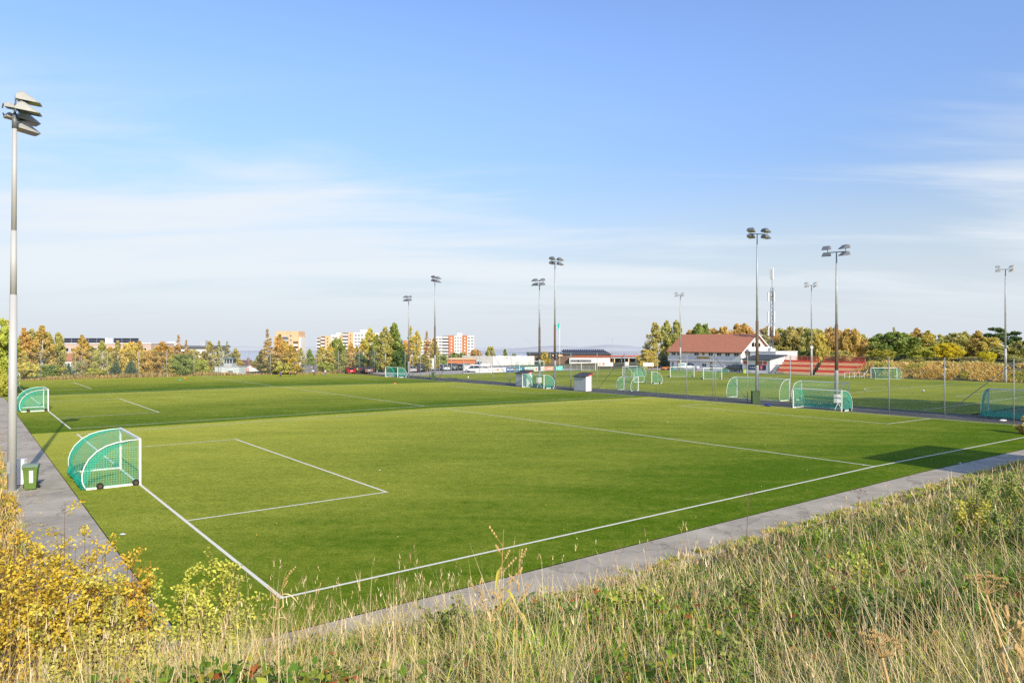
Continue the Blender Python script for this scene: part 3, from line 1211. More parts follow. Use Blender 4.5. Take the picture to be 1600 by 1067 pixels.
t = thing('kit_bag', 'flat dark blue kit bag lying on the touchline near the green cabinet', 'bag', (x, y, z + .02), .2)
M['blue'] = mat('blue_cloth', (.02, .045, .20), .7)
bm_ = MB()
bm_.ball((0, 0, .12), .42, .2, .12, 10, 6)
bm_.ball((-.25, .08, .16), .2, .16, .14, 8, 5)
bm_.build('body', M['blue'], t, True)
MB().tube([(-.3, -.05, .2), (-.1, -.12, .3), (.1, -.12, .3), (.3, -.05, .2)], .02, 5).build('strap', M['blue'], t)

# left foreground: white board on the post and wheelie bin
x, y, z = ground_px(34, 757)
t = thing('meter_cabinet', 'narrow white cabinet standing between the pale lamp post and the green bin', 'cabinet', (x, y, z - .02), .15)
MB().box(-.15, .15, -.11, .11, .05, 1.1).build('body', M['white'], t)
MB().box(-.17, .17, -.13, .13, 1.1, 1.15).build('lid', M['white'], t)
MB().box(-.13, .13, -.118, -.111, .12, 1.02).build('door', M['offwhite'], t)
x, y, z = ground_px(48.5, 763.5)
t = thing('wheelie_bin', 'green wheelie bin with pale lid and white label beside the lamp post', 'bin', (x, y, z), .45)
b = MB()
b.add([(-.2, -.24, .03), (.2, -.24, .03), (.2, .22, .03), (-.2, .22, .03), (-.26, -.30, .95), (.26, -.30, .95), (.26, .30, .95), (-.26, .30, .95)],
      [(0, 3, 2, 1), (4, 5, 6, 7), (0, 1, 5, 4), (1, 2, 6, 5), (2, 3, 7, 6), (3, 0, 4, 7)])
b.build('body', M['greenbin'], t)
MB().box(-.28, .28, -.32, .32, .87, .93).build('rim', M['greenbin'], t)
lb = MB()
lb.prism([(-.34, .955), (.34, .955), (.36, 1.0), (.1, 1.07), (-.2, 1.06), (-.35, 1.0)], 'x', -.29, .29)
lb.build('lid', M['greenlid'], t)
lab_ = MB()
lab_.add([(-.03, -.2655, .30), (.11, -.2655, .30), (.115, -.298, .82), (-.03, -.298, .82)], [(0, 1, 2, 3)])
lab_.build('label', M['white'], t)
for s in (-1, 1):
    wb = MB().tube([(s * .22, .2, .13), (s * .29, .2, .13)], .13, 14).build('wheel', M['rubber'], t)
    MB().tube([(s * .29, .2, .13), (s * .297, .2, .13)], .07, 10).build('hub', M['steel_dark'], wb)
MB().cyl((-.24, .35, .98), (.24, .35, .98), .02, n=6).build('handle', M['greenbin'], t)

# ------------------------------------------------------------------ chain-link fences
def fence(label, posts, along, h, braces, gate=None, mesh=True, rails=()):
    """posts: list of (a) coordinates; along(a) -> x, y, z"""
    x0, y0, z0 = along(posts[0])
    t = thing('chain_link_fence', label, 'fence', (x0, y0, z0), 0)
    o = Vector((x0, y0, z0))
    pm = None
    for a in posts:
        p = Vector(along(a)) - o
        if pm is None:
            pm = MB().tube([(0, 0, -.05), (0, 0, h)], .045, 7).build('post', M['post'], t, True)
            MB().tube([(0, 0, h), (0, 0, h + .03)], .055, 7).build('cap', M['steel_dark'], pm)
            pm.location = p
        else:
            c = tree_copy(pm, t)
            c.location = p
    for a0, h0, a1, h1 in braces:
        p, q = Vector(along(a0)) - o, Vector(along(a1)) - o
        MB().cyl(p + Vector((0, 0, h0)), q + Vector((0, 0, h1)), .035, n=6).build('brace', M['steel_dark'], t)
    for a0, a1, hh in rails:
        p, q = Vector(along(a0)) - o, Vector(along(a1)) - o
        MB().cyl(p + Vector((0, 0, hh)), q + Vector((0, 0, hh)), .022, n=6).build('rail', M['steel'], t)
    if mesh:
        a0, a1 = min(posts), max(posts)
        n = max(2, int((a1 - a0) / 3))
        rows, uvs = [], []
        for i in range(n + 1):
            a = a0 + (a1 - a0) * i / n
            p = Vector(along(a)) - o
            rows.append([p + Vector((0, 0, .05)), p + Vector((0, 0, h * .5)), p + Vector((0, 0, h - .03))])
            uvs.append([(a, 0), (a, h * .5), (a, h)])
        MB().sheet(rows, uvs).build('wire_mesh', M['chain'], t)
        for hh in (h - .02, h * .5):
            pts = [Vector(along(a0 + (a1 - a0) * i / n)) - o + Vector((0, 0, hh)) for i in range(n + 1)]
            MB().tube(pts, .005, 4).build('tension_wire', M['steel'], t)
    return t


FU = 61.9
f1 = [v_on_u(px, FU) for px in (1584, 1476, 1389, 1235, 1168, 1118, 1114, 1073, 1027, 976, 933, 892, 797, 770, 749, 724, 705, 699, 687, 671, 657, 645, 633)]
f1 = [f1[0] - 12, f1[0] - 6] + f1


def along_u(v):
    x, y = P(FU, v)
    return (x, y, surf(FU, v))


def vv(px):
    return v_on_u(px, FU)


fence('long tall chain-link fence on grey posts between the small pitches and the big pitch', f1, along_u, 5.25,
      [(vv(1476), .25, vv(1584), 4.9), (vv(1168), .3, vv(1116), 5.1), (vv(933), .25, vv(976), 5.1), (vv(770), 5.0, vv(797), .5), (vv(705), 5.0, vv(687), .4)],
      rails=[(vv(797), vv(892), 5.15)])
FV = 130.6
f2 = [u_on_v(px, FV) for px in (-30, 15, 64, 117.5, 168, 216.5, 260.3, 303, 345, 389, 422.5, 459, 475, 494, 529, 561, 585, 600)]


def along_v(u):
    x, y = P(u, FV)
    return (x, y, surf(u, FV))


def uu(px):
    return u_on_v(px, FV)


fence('far chain-link fence with thin pale posts along the edge of the autumn trees', f2, along_v, 4.9,
      [(uu(533), .3, uu(561), 4.8), (uu(585), 4.8, uu(599), .3)])


# ------------------------------------------------------------------ dugout shelters
def dugout(label, px, u, w, d=1.15):
    v = v_on_u(px, u)
    x, y = P(u, v)
    t = thing('team_shelter', label, 'shelter', (x, y, surf(u, v)), YAW, 'team shelters by the fence')
    # local x = u (open front at +x), y runs to -v = towards the camera's right
    hb, hf = 1.95, 2.35
    MB().box(0, .05, -w, 0, .04, hb).build('back_wall', M['greyboard'], t)
    for y0 in (-w, -.05):
        s = MB()
        s.prism([(.05, .04), (d, .04), (d, hf - .02), (.05, hb + .0)], 'y', y0, y0 + .05)
        s.build('side_wall', M['white'], t)
    s = MB()
    s.prism([(-.15, hb - .02), (d + .22, hf + .05), (d + .22, hf + .14), (-.15, hb + .09)], 'y', -w - .1, .1)
    s.build('roof', M['roofdark'], t)
    MB().box(d + .221, d + .26, -w - .1, .1, hf - .02, hf + .17).build('fascia', M['red'], t)
    s = MB()
    s.prism([(.35, hb + .06), (d + .22, hf - .02), (d + .22, hf + .16), (.35, hb + .2)], 'y', -w - .13, -w - .101)
    s.build('verge_board', M['red'], t)
    MB().box(.08, .5, -w + .06, -.06, .42, .47).build('bench', M['timber'], t)
    return t


dugout('left grey and white team shelter behind the goal, with red roof edge', 806, 61.2, 2.6)
dugout('white team shelter with dark sloping roof and red edge, standing free at the fence', 897, 61.0, 2.35)


# ------------------------------------------------------------------ red stand
def stand(label, v0, v1, rows=3):
    u0 = 132.2
    x, y = P(u0, v0)
    t = thing('spectator_stand', label, 'stand', (x, y, surf(u0, v0)), YAW, 'sections of the red stand')
    L_ = v1 - v0
    for i in range(rows):
        xx = .2 + i * 1.25
        zz = .50 + i * .98
        MB().box(xx - .14, xx - .10, 0, L_, zz - .46, zz + .05).build('bench_front', M['timber'], t)
        MB().box(xx - .099, xx + .42, 0, L_, zz - .02, zz + .05).build('bench', M['timber'], t)
        MB().box(xx + .421, xx + .46, 0, L_, zz - .3, zz + .50).build('riser', M['red'], t)
        MB().box(xx + .461, xx + 1.1, 0, L_, zz + .44, zz + .50).build('walkway', M['red'], t)
    zt = .5 + (rows - 1) * .98 + .5
    xx = .2 + (rows - 1) * 1.25 + 1.0
    for yy in np.linspace(.05, L_ - .05, 7):
        MB().cyl((xx, yy, 0), (xx, yy, zt + .75), .04, n=6).build('rail_post', M['red'], t)
    for hh in (zt + .3, zt + .72):
        MB().box(xx - .05, xx + .05, 0, L_, hh - .07, hh + .07).build('back_rail', M['red'], t)
    sb = MB()
    sb.prism([(.7, .0), (xx, .0), (xx, zt - .35)], 'y', .02, L_ - .02)
    sb.build('support', M['rust'], t)
    return t


va, vm, vm2, vb_ = v_on_u(1212, 132.2), v_on_u(1265, 132.2), v_on_u(1273, 132.2), v_on_u(1338, 132.2)
stand('long red and timber bench stand, section left of the mast', vm, va)
t = stand('red and timber bench stand, section right of the mast with sloping end rail', vb_, vm2)
for z0, z1 in ((1.0, 3.2), (.6, 2.6)):
    MB().cyl((.2, -.05, z0 - .2), (3.5, -.05, z1), .035, n=6).build('end_rail', M['red'], t)
x, y = P(132, va)
t = thing('stair_handrail', 'pale metal handrail climbing between the stand and the white annex', 'handrail', (x, y, surf(132, va)), YAW)
for dv in (.3, 1.2):
    MB().tube([(0, dv, .0), (0, dv, .95), (3.2, dv, 3.1), (3.2, dv, 2.0)], .03, 6).build('rail', M['steel'], t)
st = MB()
for i in range(8):
    st.box(.1 + i * .4, .1 + i * .4 + .4, .35, 1.15, .0, .22 + i * .24)
st.build('steps', M['concrete'], t)
x, y, z = ground_px(1335, 591)
t = thing('crowd_barrier', 'low white metal barrier in front of the right end of the stand', 'barrier', (x, y, z), PI * .04)
for i in range(5):
    MB().cyl((-2 + i, 0, 0), (-2 + i, 0, 1.1), .035, n=6).build('post', M['alu'], t)
for hh in (.35, 1.08):
    MB().cyl((-2, 0, hh), (2, 0, hh), .03, n=6).build('rail', M['alu'], t)
MB().cyl((1.4, 0, .1), (3.0, .4, 1.5), .04, n=6).build('slanted_rail', M['alu'], t)

# ------------------------------------------------------------------ clubhouse
def frame_uv(name, label, cat, u, v, group=None):
    x, y = P(u, v)
    return thing(name, label, cat, (x, y, surf(min(u, 140), v)), YAW, group)


M['siding'] = mat('white_siding', (.90, .88, .83), .6, 0, .06, 3, .4, 9, stretch=(.05, .05, 1))
M['siding2'] = mat('white_boards_upper', (.92, .90, .85), .6, 0, .05, 3, .4, 9, stretch=(.05, .05, 1))
M['yellow'] = mat('sign_yellow', (.72, .40, .02), .5)
M['navy'] = mat('banner_navy', (.02, .035, .11), .5)
M['bannerwhite'] = mat('banner_white', (.78, .77, .76), .5, 0, .04, 2)
M['bannerblue'] = mat('banner_blue', (.05, .13, .33), .5)
M['bannerred'] = mat('banner_salmon', (.78, .33, .24), .5)
M['bannerteal'] = mat('banner_turquoise', (.18, .68, .60), .5)
M['ink'] = mat('print_grey', (.25, .26, .30), .6)
M['inkred'] = mat('print_red', (.75, .10, .06), .6)
U0 = 140.0
V_R, V_L = v_on_u(1158, U0), v_on_u(1045.5, U0)
W_ = V_L - V_R
club = frame_uv('clubhouse', 'white two-storey clubhouse with red-brown gabled roof and yellow sign', 'clubhouse', U0, V_R)
zb = surf(140, V_R)
DEP = 12.0
EV = 4.75
RG = 8.9


def cz(py, px, u=U0):
    v = v_on_u(px, u)
    x, y = P(u, v)
    return z_at(py, x, y) - zb


def cv(px, u=U0):
    return v_on_u(px, u) - V_R


MB().box(.35, DEP, 0, W_, -.5, 2.15).build('lower_wall', M['siding'], club)
MB().box(0, DEP, 0, W_, 2.15, EV).build('upper_wall', M['siding2'], club)
MB().box(-.10, -.005, -.02, W_ + .35, 2.12, 3.28).build('balcony_front', M['offwhite'], club)
MB().box(-.14, .30, -.03, W_ + .4, 2.02, 2.11).build('band', M['greyboard'], club)
g = MB()
for yy in (.0, W_ - .15):
    g.prism([(0.02, EV), (DEP - .02, EV), (DEP / 2, RG - .22)], 'y', yy + .003, yy + .147)
g.build('gable_wall', M['siding2'], club)
r = MB()
ov = .55
th = .16
sl_ = (RG - EV) / (DEP / 2)
for sgn in (-1, 1):
    x0 = DEP / 2
    x1 = DEP / 2 + sgn * (DEP / 2 + ov)
    z0, z1 = RG, RG - sl_ * (DEP / 2 + ov)
    poly = [(x0, z0), (x1, z1), (x1, z1 - th), (x0, z0 - th)]
    if sgn > 0:
        poly = poly[::-1]
    r.prism(poly, 'y', -.7, W_ + .6)
roof = r.build('roof', M['terra'], club)
fb = MB()
fb.box(-ov - .07, -ov - .005, -.7, W_ + .6, EV - sl_ * ov - .22, EV - sl_ * ov + .02)
fb.build('gutter', M['rust'], club)
vb2 = MB()
for sgn in (-1, 1):
    x1 = DEP / 2 + sgn * (DEP / 2 + ov)
    z1 = RG - sl_ * (DEP / 2 + ov)
    poly = [(DEP / 2, RG + .03), (x1, z1 + .03), (x1, z1 - .27), (DEP / 2, RG - .27)]
    if sgn > 0:
        poly = poly[::-1]
    vb2.prism(poly, 'y', -.76, -.703)
vb2.build('barge_board', M['white'], club)


def facade_window(parent, xw, y0, y1, z0, z1, mull=1, frame=None, dark=None):
    """window in a wall facing local -x at x = xw"""
    f = MB()
    t_ = .07
    f.box(xw - .06, xw - .002, y0, y1, z0, z0 + t_)
    f.box(xw - .06, xw - .002, y0, y1, z1 - t_, z1)
    f.box(xw - .06, xw - .002, y0, y0 + t_, z0 + t_, z1 - t_)
    f.box(xw - .06, xw - .002, y1 - t_, y1, z0 + t_, z1 - t_)
    for i in range(mull):
        c = y0 + (y1 - y0) * (i + 1) / (mull + 1)
        f.box(xw - .055, xw - .003, c - .04, c + .04, z0 + t_, z1 - t_)
    w_ = f.build('window', frame or M['white'], parent)
    MB().box(xw - .02, xw - .0015, y0 + t_, y1 - t_, z0 + t_, z1 - t_).build('pane', dark or M['glass'], w_)
    return w_


for a, b in ((1049, 1056), (1058, 1063.6), (1085, 1092), (1107, 1114.5), (1120, 1127.5), (1133, 1140.5), (1147, 1154.5)):
    facade_window(club, 0, cv(b), cv(a), 3.42, 4.32)
for a, b, z0, z1 in ((1097, 1104, .75, 1.5), (1134, 1141, .85, 1.5), (1069, 1075, .8, 1.7), (1049.5, 1053, .5, 1.75)):
    facade_window(club, .35, cv(b, 140.35), cv(a, 140.35), z0, z1)
for a, b in ((1109.6, 1114.4), (1059, 1064)):
    y0, y1 = cv(b, 140.35), cv(a, 140.35)
    d_ = MB().box(.31, .348, y0, y1, .05, 1.72).build('door', M['greenbox'], club)
    MB().box(.28, .309, y0 + .15, y1 - .15, .9, 1.5).build('door_glass', M['bannerwhite'], d_)
    MB().box(.22, .34, y0 - .08, y1 + .08, 1.72, 2.0).build('lintel', M['yellow'], d_)
# posters between the windows
for a, b in ((1081, 1083), (1085.5, 1088), (1090.5, 1093.5)):
    MB().box(.32, .348, cv(b, 140.35), cv(a, 140.35), .95, 1.6).build('poster', M['bannerwhite'], club)
# crest
y0, y1 = cv(1101.4), cv(1096.8)
s = MB()
c_ = (y0 + y1) / 2
hw = (y1 - y0) / 2
s.prism([(c_ - hw, 4.35), (c_ - hw, 3.9), (c_ - hw * .6, 3.62), (c_, 3.42), (c_ + hw * .6, 3.62), (c_ + hw, 3.9), (c_ + hw, 4.35)], 'x', -.05, -.004)
crest = s.build('crest', M['yellow'], club)
s = MB()
s.prism([(c_ - hw * .45, 4.2), (c_ - hw * .45, 3.95), (c_, 3.65), (c_ + hw * .45, 3.95), (c_ + hw * .45, 4.2)], 'x', -.07, -.051)
s.build('crest_field', M['rust'], crest)
sg_ = MB().box(-.16, -.103, cv(1109), cv(1089), 2.72, 3.2).build('name_sign', M['yellow'], club)
tx = MB()
yy = cv(1107.8)
random.seed(5)
while yy < cv(1090.5):
    wd = random.uniform(.10, .2)
    if random.random() > .16:
        tx.box(-.175, -.161, yy, yy + wd, 2.86, 2.86 + random.choice((.14, .2, .2)))
    yy += wd + .05
tx.build('lettering', M['rust'], sg_)
# gable end facing local -y: windows, balcony
for a, b in ((4.2, 5.3), (5.5, 6.6), (6.8, 7.9)):
    f = MB()
    f.box(a, b, -.05, -.002, 5.35, 5.42).box(a, b, -.05, -.002, 6.6, 6.67).box(a, a + .07, -.05, -.002, 5.42, 6.6).box(b - .07, b, -.05, -.002, 5.42, 6.6)
    w_ = f.build('window', M['rust'], club)
    MB().box(a + .07, b - .07, -.015, -.001, 5.42, 6.6).build('pane', M['glass'], w_)
MB().box(5.55, 6.45, -.05, -.002, 7.35, 7.9).build('attic_vent', M['greyboard'], club)
MB().box(1.2, 11.2, -1.3, -.01, EV - .1, EV).build('balcony_floor', M['greyboard'], club)
MB().box(1.2, 11.2, -1.3, -1.22, EV, EV + .95).build('balcony_rail', M['offwhite'], club)
facade_window(club, 0, cv(1156.9), cv(1155.6), 2.9, 3.9, 0)
# white flat-roofed wing behind
wing = frame_uv('flat_roofed_wing', 'low white flat-roofed wing between the clubhouse gable and the telecom mast', 'building', 141.5, 0)
wing.location = (*P(141.5, V_R), zb)
y_w = v_on_u(1216, 142.5) - V_R
MB().box(0, 9, y_w, -1.45, -.4, 4.55).build('wall', M['white'], wing)
MB().box(-.1, 9.1, y_w - .1, -1.4, 4.55, 4.72).build('roof', M['offwhite'], wing)
for i in range(9):
    yy = y_w + .3 + i * (-1.9 - y_w) / 9
    MB().cyl((.0, yy, 4.72), (.0, yy, 5.5), .03, n=5).build('rail_post', M['rust'], wing)
MB().cyl((0, y_w + .3, 5.5), (0, -1.9, 5.5), .03, n=5).build('rail', M['rust'], wing)
fw = MB().box(-.03, -.002, -3.6, -1.9, 2.6, 3.9).build('window', M['white'], wing)
MB().box(-.04, -.031, -3.5, -2.0, 2.7, 3.8).build('pane', mat('pale_glass', (.25, .38, .40), .2), fw)

# annex with navy banner
UA = 133.6
va, vb = v_on_u(1160, UA), v_on_u(1203, UA)
ann = frame_uv('annex', 'white lean-to annex with dark roof and navy banner beside the stand', 'building', UA, vb)
wa = va - vb
HF, HB, DA = 2.85, 3.75, 6.3
s = MB()
s.prism([(0, -.3), (DA, -.3), (DA, HB), (0, HF)], 'y', 0, wa)
s.build('wall', M['white'], ann)
s = MB()
k = (HB - HF) / DA
s.prism([(-.35, HF + .02 - k * .35), (DA + .3, HB + .02 + k * .3), (DA + .3, HB + .2 + k * .3), (-.35, HF + .2 - k * .35)], 'y', -.25, wa + .3)
s.build('roof', M['roofdark'], ann)
MB().box(-.06, -.003, .12, .2, .0, HF - .1).build('downpipe', M['steel_dark'], ann)


def signboard(parent, name, px0, px1, z0, z1, m, u, v0, proud=.03):
    y0, y1 = v_on_u(px1, u) - v0, v_on_u(px0, u) - v0
    return MB().box(-proud, -.003, y0, y1, z0, z1).build(name, m, parent), y0, y1


bn, y0, y1 = signboard(ann, 'banner', 1167, 1197, .62, 1.72, M['navy'], UA, vb)
tx = MB()
n_ = 8
hts = (.58, .36, .36, .36, .36, .5, .36, .5)
L0 = y1 - .55
stp = (y1 - y0) * .42 / n_
for i in range(n_):
    a = L0 - i * stp
    if i == 0:
        tx.box(-.04, -.031, a - stp * .55, a - stp * .38, .95, 1.5).box(-.04, -.031, a - stp * .9, a, 1.501, 1.6)
    else:
        h_ = hts[i]
        tx.box(-.04, -.031, a - stp * .28, a - stp * .08, .95, .95 + h_)
        if i % 2:
            tx.box(-.04, -.031, a - stp * .75, a - stp * .55, .95, .95 + .36)
            tx.box(-.04, -.031, a - stp * .55, a - stp * .28, 1.22, 1.31)
        else:
            tx.box(-.04, -.031, a - stp * .75, a - stp * .28, .95, 1.03)
tx.build('lettering', M['bannerwhite'], bn)
s = MB()
c_ = y0 + (y1 - y0) * .24
s.prism([(c_ - .33, 1.6), (c_ - .36, 1.1), (c_ - .2, .78), (c_, .7), (c_ + .2, .78), (c_ + .36, 1.1), (c_ + .33, 1.6)], 'x', -.045, -.031)
em = s.build('emblem', M['inkred'], bn)
MB().box(-.055, -.046, c_ - .08, c_ + .12, .85, 1.5).build('emblem_mark', mat('pale_pink', (.8, .5, .45)), em)
for a, b in ((1162, 1168.5), (1185, 1191), (1192.6, 1198.5)):
    sb_, y0, y1 = signboard(ann, 'sign', a, b, 1.95, 2.55, M['inkred'], UA, vb)
    MB().box(-.04, -.031, y0 + .08, y1 - .08, 2.16, 2.34).build('sign_stripe', M['rust'], sb_)
    MB().box(-.03, -.003, y0 + .05, y1 - .05, 1.78, 1.90).build('sign_text', M['inkred'], sb_)
x, y, z = ground_px(1163, 583)
t = thing('litter_bin', 'small lime green bin at the corner of the annex beside the dark estate car', 'bin', (x, y, z), 0)
s = MB()
s.add([(-.28, -.28, 0), (.28, -.28, 0), (.28, .28, 0), (-.28, .28, 0), (-.36, -.36, .85), (.36, -.36, .85), (.36, .36, .85), (-.36, .36, .85)],
      [(0, 3, 2, 1), (4, 5, 6, 7), (0, 1, 5, 4), (1, 2, 6, 5), (2, 3, 7, 6), (3, 0, 4, 7)])
s.build('body', mat('lime_plastic', (.42, .52, .12)), t)
MB().box(-.38, .38, -.38, .38, .85, .93).build('lid', M['greenbin'], t)
x, y, z = ground_px(1132, 582)
t = thing('storage_box', 'dark teal storage box between the clubhouse door and the parked cars', 'box', (x, y, z), .1)
MB().box(-.7, .7, -.5, .5, 0, .8).build('body', mat('dark_teal', (.03, .16, .13)), t)
MB().box(-.74, .74, -.54, .54, .8, .88).build('lid', M['greenbox'], t)
x, y, z = ground_px(1055, 579.5)
t = thing('storage_box', 'dark teal box at the left corner of the clubhouse beside the white pickup', 'box', (x, y + 4, z), .1)
MB().box(-.35, .35, -.35, .35, 0, 1.0).build('body', mat('dark_teal_bin', (.03, .17, .17)), t)
MB().box(-.38, .38, -.38, .38, 1.0, 1.08).build('lid', M['greenbox'], t)

# telecom mast
x, y = P(144.5, v_on_u(1206.5, 144.5))
z0 = surf(140, 80)
top = z_at(419, x, y) - z0
t = thing('telecom_mast', 'dark lattice telecom mast with white antenna panels rising behind the annex', 'mast', (x, y, z0), .4)
s = MB()
hm_ = top - 4.6
for i in range(3):
    a = 2 * PI * i / 3
    s.cyl((.42 * math.cos(a), .42 * math.sin(a), 0), (.34 * math.cos(a), .34 * math.sin(a), hm_), .055, n=5)
nseg = int(hm_ / .9)
for k in range(nseg):
    for i in range(3):
        a, b = 2 * PI * i / 3, 2 * PI * (i + 1) / 3
        r0, r1 = .42 - .08 * k / nseg, .42 - .08 * (k + 1) / nseg
        za, zb_ = k * .9, (k + 1) * .9
        if (k + i) % 2:
            a, b = b, a
        s.cyl((r0 * math.cos(a), r0 * math.sin(a), za), (r1 * math.cos(b), r1 * math.sin(b), zb_), .03, n=4)
s.build('lattice', M['lampdark'], t)
MB().cyl((0, 0, hm_ - 3), (0, 0, hm_ + 2.2), .09, n=6).build('top_tube', M['steel'], t)
for i in range(3):
    a = 2 * PI * i / 3 + .3
    for zz, h_, rr in ((hm_ + 2.0, 2.6, .3), (hm_ - 3.2, 2.2, .85), (hm_ - 8.2, 2.6, .9), (hm_ - 11.3, 2.2, .8)):
        if zz < 4:
            continue
        p = MB()
        cx, cy = rr * math.cos(a), rr * math.sin(a)
        p.box(cx - .14, cx + .14, cy - .1, cy + .1, zz, zz + h_)
        p.build('antenna', M['offwhite'], t)
        if rr > .5:
            MB().cyl((0, 0, zz + h_ / 2), (cx, cy, zz + h_ / 2), .03, n=5).build('antenna_arm', M['steel'], t)
s = MB()
for k in range(6):
    s.tube([(.9 * math.cos(q), .9 * math.sin(q), hm_ - 1.0 - k * .01) for q in np.linspace(0, 2 * PI, 13)], .025, 4) if k == 0 else None
s.build('platform_ring', M['steel'], t)
MB().box(-.8, .8, -.8, .8, -.5, .4).build('base', M['concrete'], t)
MB().box(-.9, .5, -.5, .5, 4.4, 5.4).build('equipment_cabin', M['offwhite'], t)

# ------------------------------------------------------------------ advertising boards and signs
def adboard(label, px0, px1, m, v=113.2, h=.98, text=None, dot=False, z0=.1, text_m=None, drop=0.0):
    u0, u1 = u_on_v(px0, v), u_on_v(px1, v)
    x, y = P(u0, v)
    t = thing('advertising_board', label, 'advertising board', (x, y, surf(min(u0, 100), v) - drop), YAW, 'advertising boards at the far end of the big pitch')
    w_ = u1 - u0
    b = MB().box(0, w_, 0, .05, z0, z0 + h).build('board', m, t)
    for xx in np.linspace(.15, w_ - .15, max(2, int(w_ / 2))):
        MB().box(xx - .04, xx + .04, .051, .14, 0, z0 + h).build('leg', M['steel_dark'], t)
    if text:
        s = MB()
        for a, bb in text:
            xx = a * w_
            while xx < bb * w_:
                ww = random.uniform(.12, .26)
                s.box(xx, xx + ww, -.012, -.002, z0 + h * .38, z0 + h * random.choice((.56, .62, .7)))
                xx += ww + .1
        s.build('lettering', text_m or M['ink'], b)
    if dot:
        MB().tube([(dot * w_, -.014, z0 + h * .5), (dot * w_, -.002, z0 + h * .5)], h * .27, 12).build('logo', M['inkred'], b)
    return t


random.seed(8)
adboard('long white advertising board with grey lettering and red round logo, left of the blue board', 743, 790.6, M['bannerwhite'], text=[(.05, .28), (.38, .68), (.78, .95)], dot=.73)
adboard('blue advertising board with white lettering between two white boards', 791, 819.5, M['bannerblue'], text=[(.06, .4), (.52, .85)], dot=.46, text_m=M['bannerwhite'])
adboard('white advertising board with red round logo behind the full-size goal', 820, 850.5, M['bannerwhite'], text=[(.08, .45), (.7, .95)], dot=.58)
adboard('salmon pink advertising board with white word', 851, 867, M['bannerred'], text=[(.3, .75)], text_m=M['bannerwhite'])
adboard('turquoise advertising board, last on the right of the row', 868, 879, M['bannerteal'], text=[(.2, .6)], text_m=M['bannerwhite'])


def hoarding(label, px0, px1, py0, py1, Y, marks):
    x0, y0, z1 = at(px0, py0, Y)
    x1, _, z0 = at(px1, py1, Y)
    g_ = gz((x0 + x1) / 2, Y)
    t = thing('sign_board', label, 'sign', ((x0 + x1) / 2, Y, g_), 0)
    hw = (x1 - x0) / 2
    b = MB().box(-hw, hw, -.04, .04, z0 - g_, z1 - g_).build('board', M['bannerwhite'], t)
    for xx in (-hw * .8, hw * .8):
        MB().box(xx - .05, xx + .05, .041, .13, 0, z1 - g_).build('leg', M['steel_dark'], t)
    for a, bb, c, d_, m in marks:
        MB().box(-hw + 2 * hw * a, -hw + 2 * hw * bb, -.052, -.042, z0 - g_ + (z1 - z0) * c, z0 - g_ + (z1 - z0) * d_).build('print', m, b)
    return t


hoarding('white sign board with two red marks, left of the slanted fence brace', 934, 958, 566, 572, 163, [(.05, .2, .55, .8, M['inkred']), (.05, .2, .15, .3, M['inkred']), (.3, .45, .45, .85, M['inkred']), (.3, .42, .15, .3, M['inkred'])])
hoarding('plain white sign board left of the clubhouse, above the orange machine', 1005, 1021.5, 566.5, 572.5, 163, [(.85, .93, .45, .7, M['inkred']), (.05, .8, .1, .14, M['ink'])])
hoarding('small white sign leaning before the brown hall', 977, 982.5, 565.5, 571, 166, [(.2, .8, .4, .5, M['ink'])])
x, y, z = ground_px(905, 580)
t = thing('crowd_barrier', 'long grey metal barrier at the far end, right of the turquoise board', 'barrier', (x, y + 6, z), -.06)
for xx in np.arange(-4.5, 4.6, 1.5):
    MB().cyl((xx, 0, 0), (xx, 0, 1.15), .04, n=5).build('post', M['steel'], t)
for hh in (.25, .7, 1.12):
    MB().cyl((-4.5, 0, hh), (4.5, 0, hh), .03, n=5).build('rail', M['steel'], t)
s = MB()
for xx in np.arange(-4.4, 4.5, .15):
    s.cyl((xx, 0, .25), (xx, 0, 1.12), .012, n=4)
s.build('bars', M['steel'], t)


def lamp_post(name, label, cat, px, ytop, Y, arm=True, flag=None, r=.07):
    x, y, zt = at(px, ytop, Y)
    g_ = gz(x, y)
    h = zt - g_
    t = thing(name, label, cat, (x, y, g_), 0)
    MB().tube([(0, 0, 0), (0, 0, h)], [r, r * .6], 7).build('pole', M['steel'] if not flag else M['white'], t, True)
    if arm:
        MB().tube([(0, 0, h), (-.5, 0, h + .25), (-1.2, 0, h + .3)], .04, 5).build('arm', M['steel'], t)
        MB().box(-1.9, -1.15, -.12, .12, h + .22, h + .34).build('lamp_head', M['lampbody'], t)
    if flag:
        rows, uvs = [], []
        for i in range(7):
            q = i / 6
            rows.append([(-.08 - .5 * q, .15 * math.sin(q * 5), h - .15 - .9 * q * .9), (-.06 - .25 * q, .1 * math.sin(q * 4), h - 1.2 - 1.0 * q)])
        MB().sheet(rows).build('flag', flag, t)
        MB().ball((0, 0, h + .08), .1, .1, .1).build('finial', M['yellow'], t)
    return t


lamp_post('flagpole', 'white flagpole with drooping green flag right of the mast with loudspeakers', 'flagpole', 874.5, 502, 172, False, M['teal'])
lamp_post('street_lamp', 'thin street lamp in front of the hazy hills, left of the shorter dark-footed mast', 'street lamp', 828, 532, 215, True)
lamp_post('street_lamp', 'thin street lamp over the long brick hall', 'street lamp', 957, 530, 215)
lamp_post('street_lamp', 'bare thin post with white top between the flats and the near masts', 'street lamp', 800, 546, 190, False)
lamp_post('street_lamp', 'pale thin lamp pole left of the tall green poplar', 'street lamp', 345, 548, 150, False)

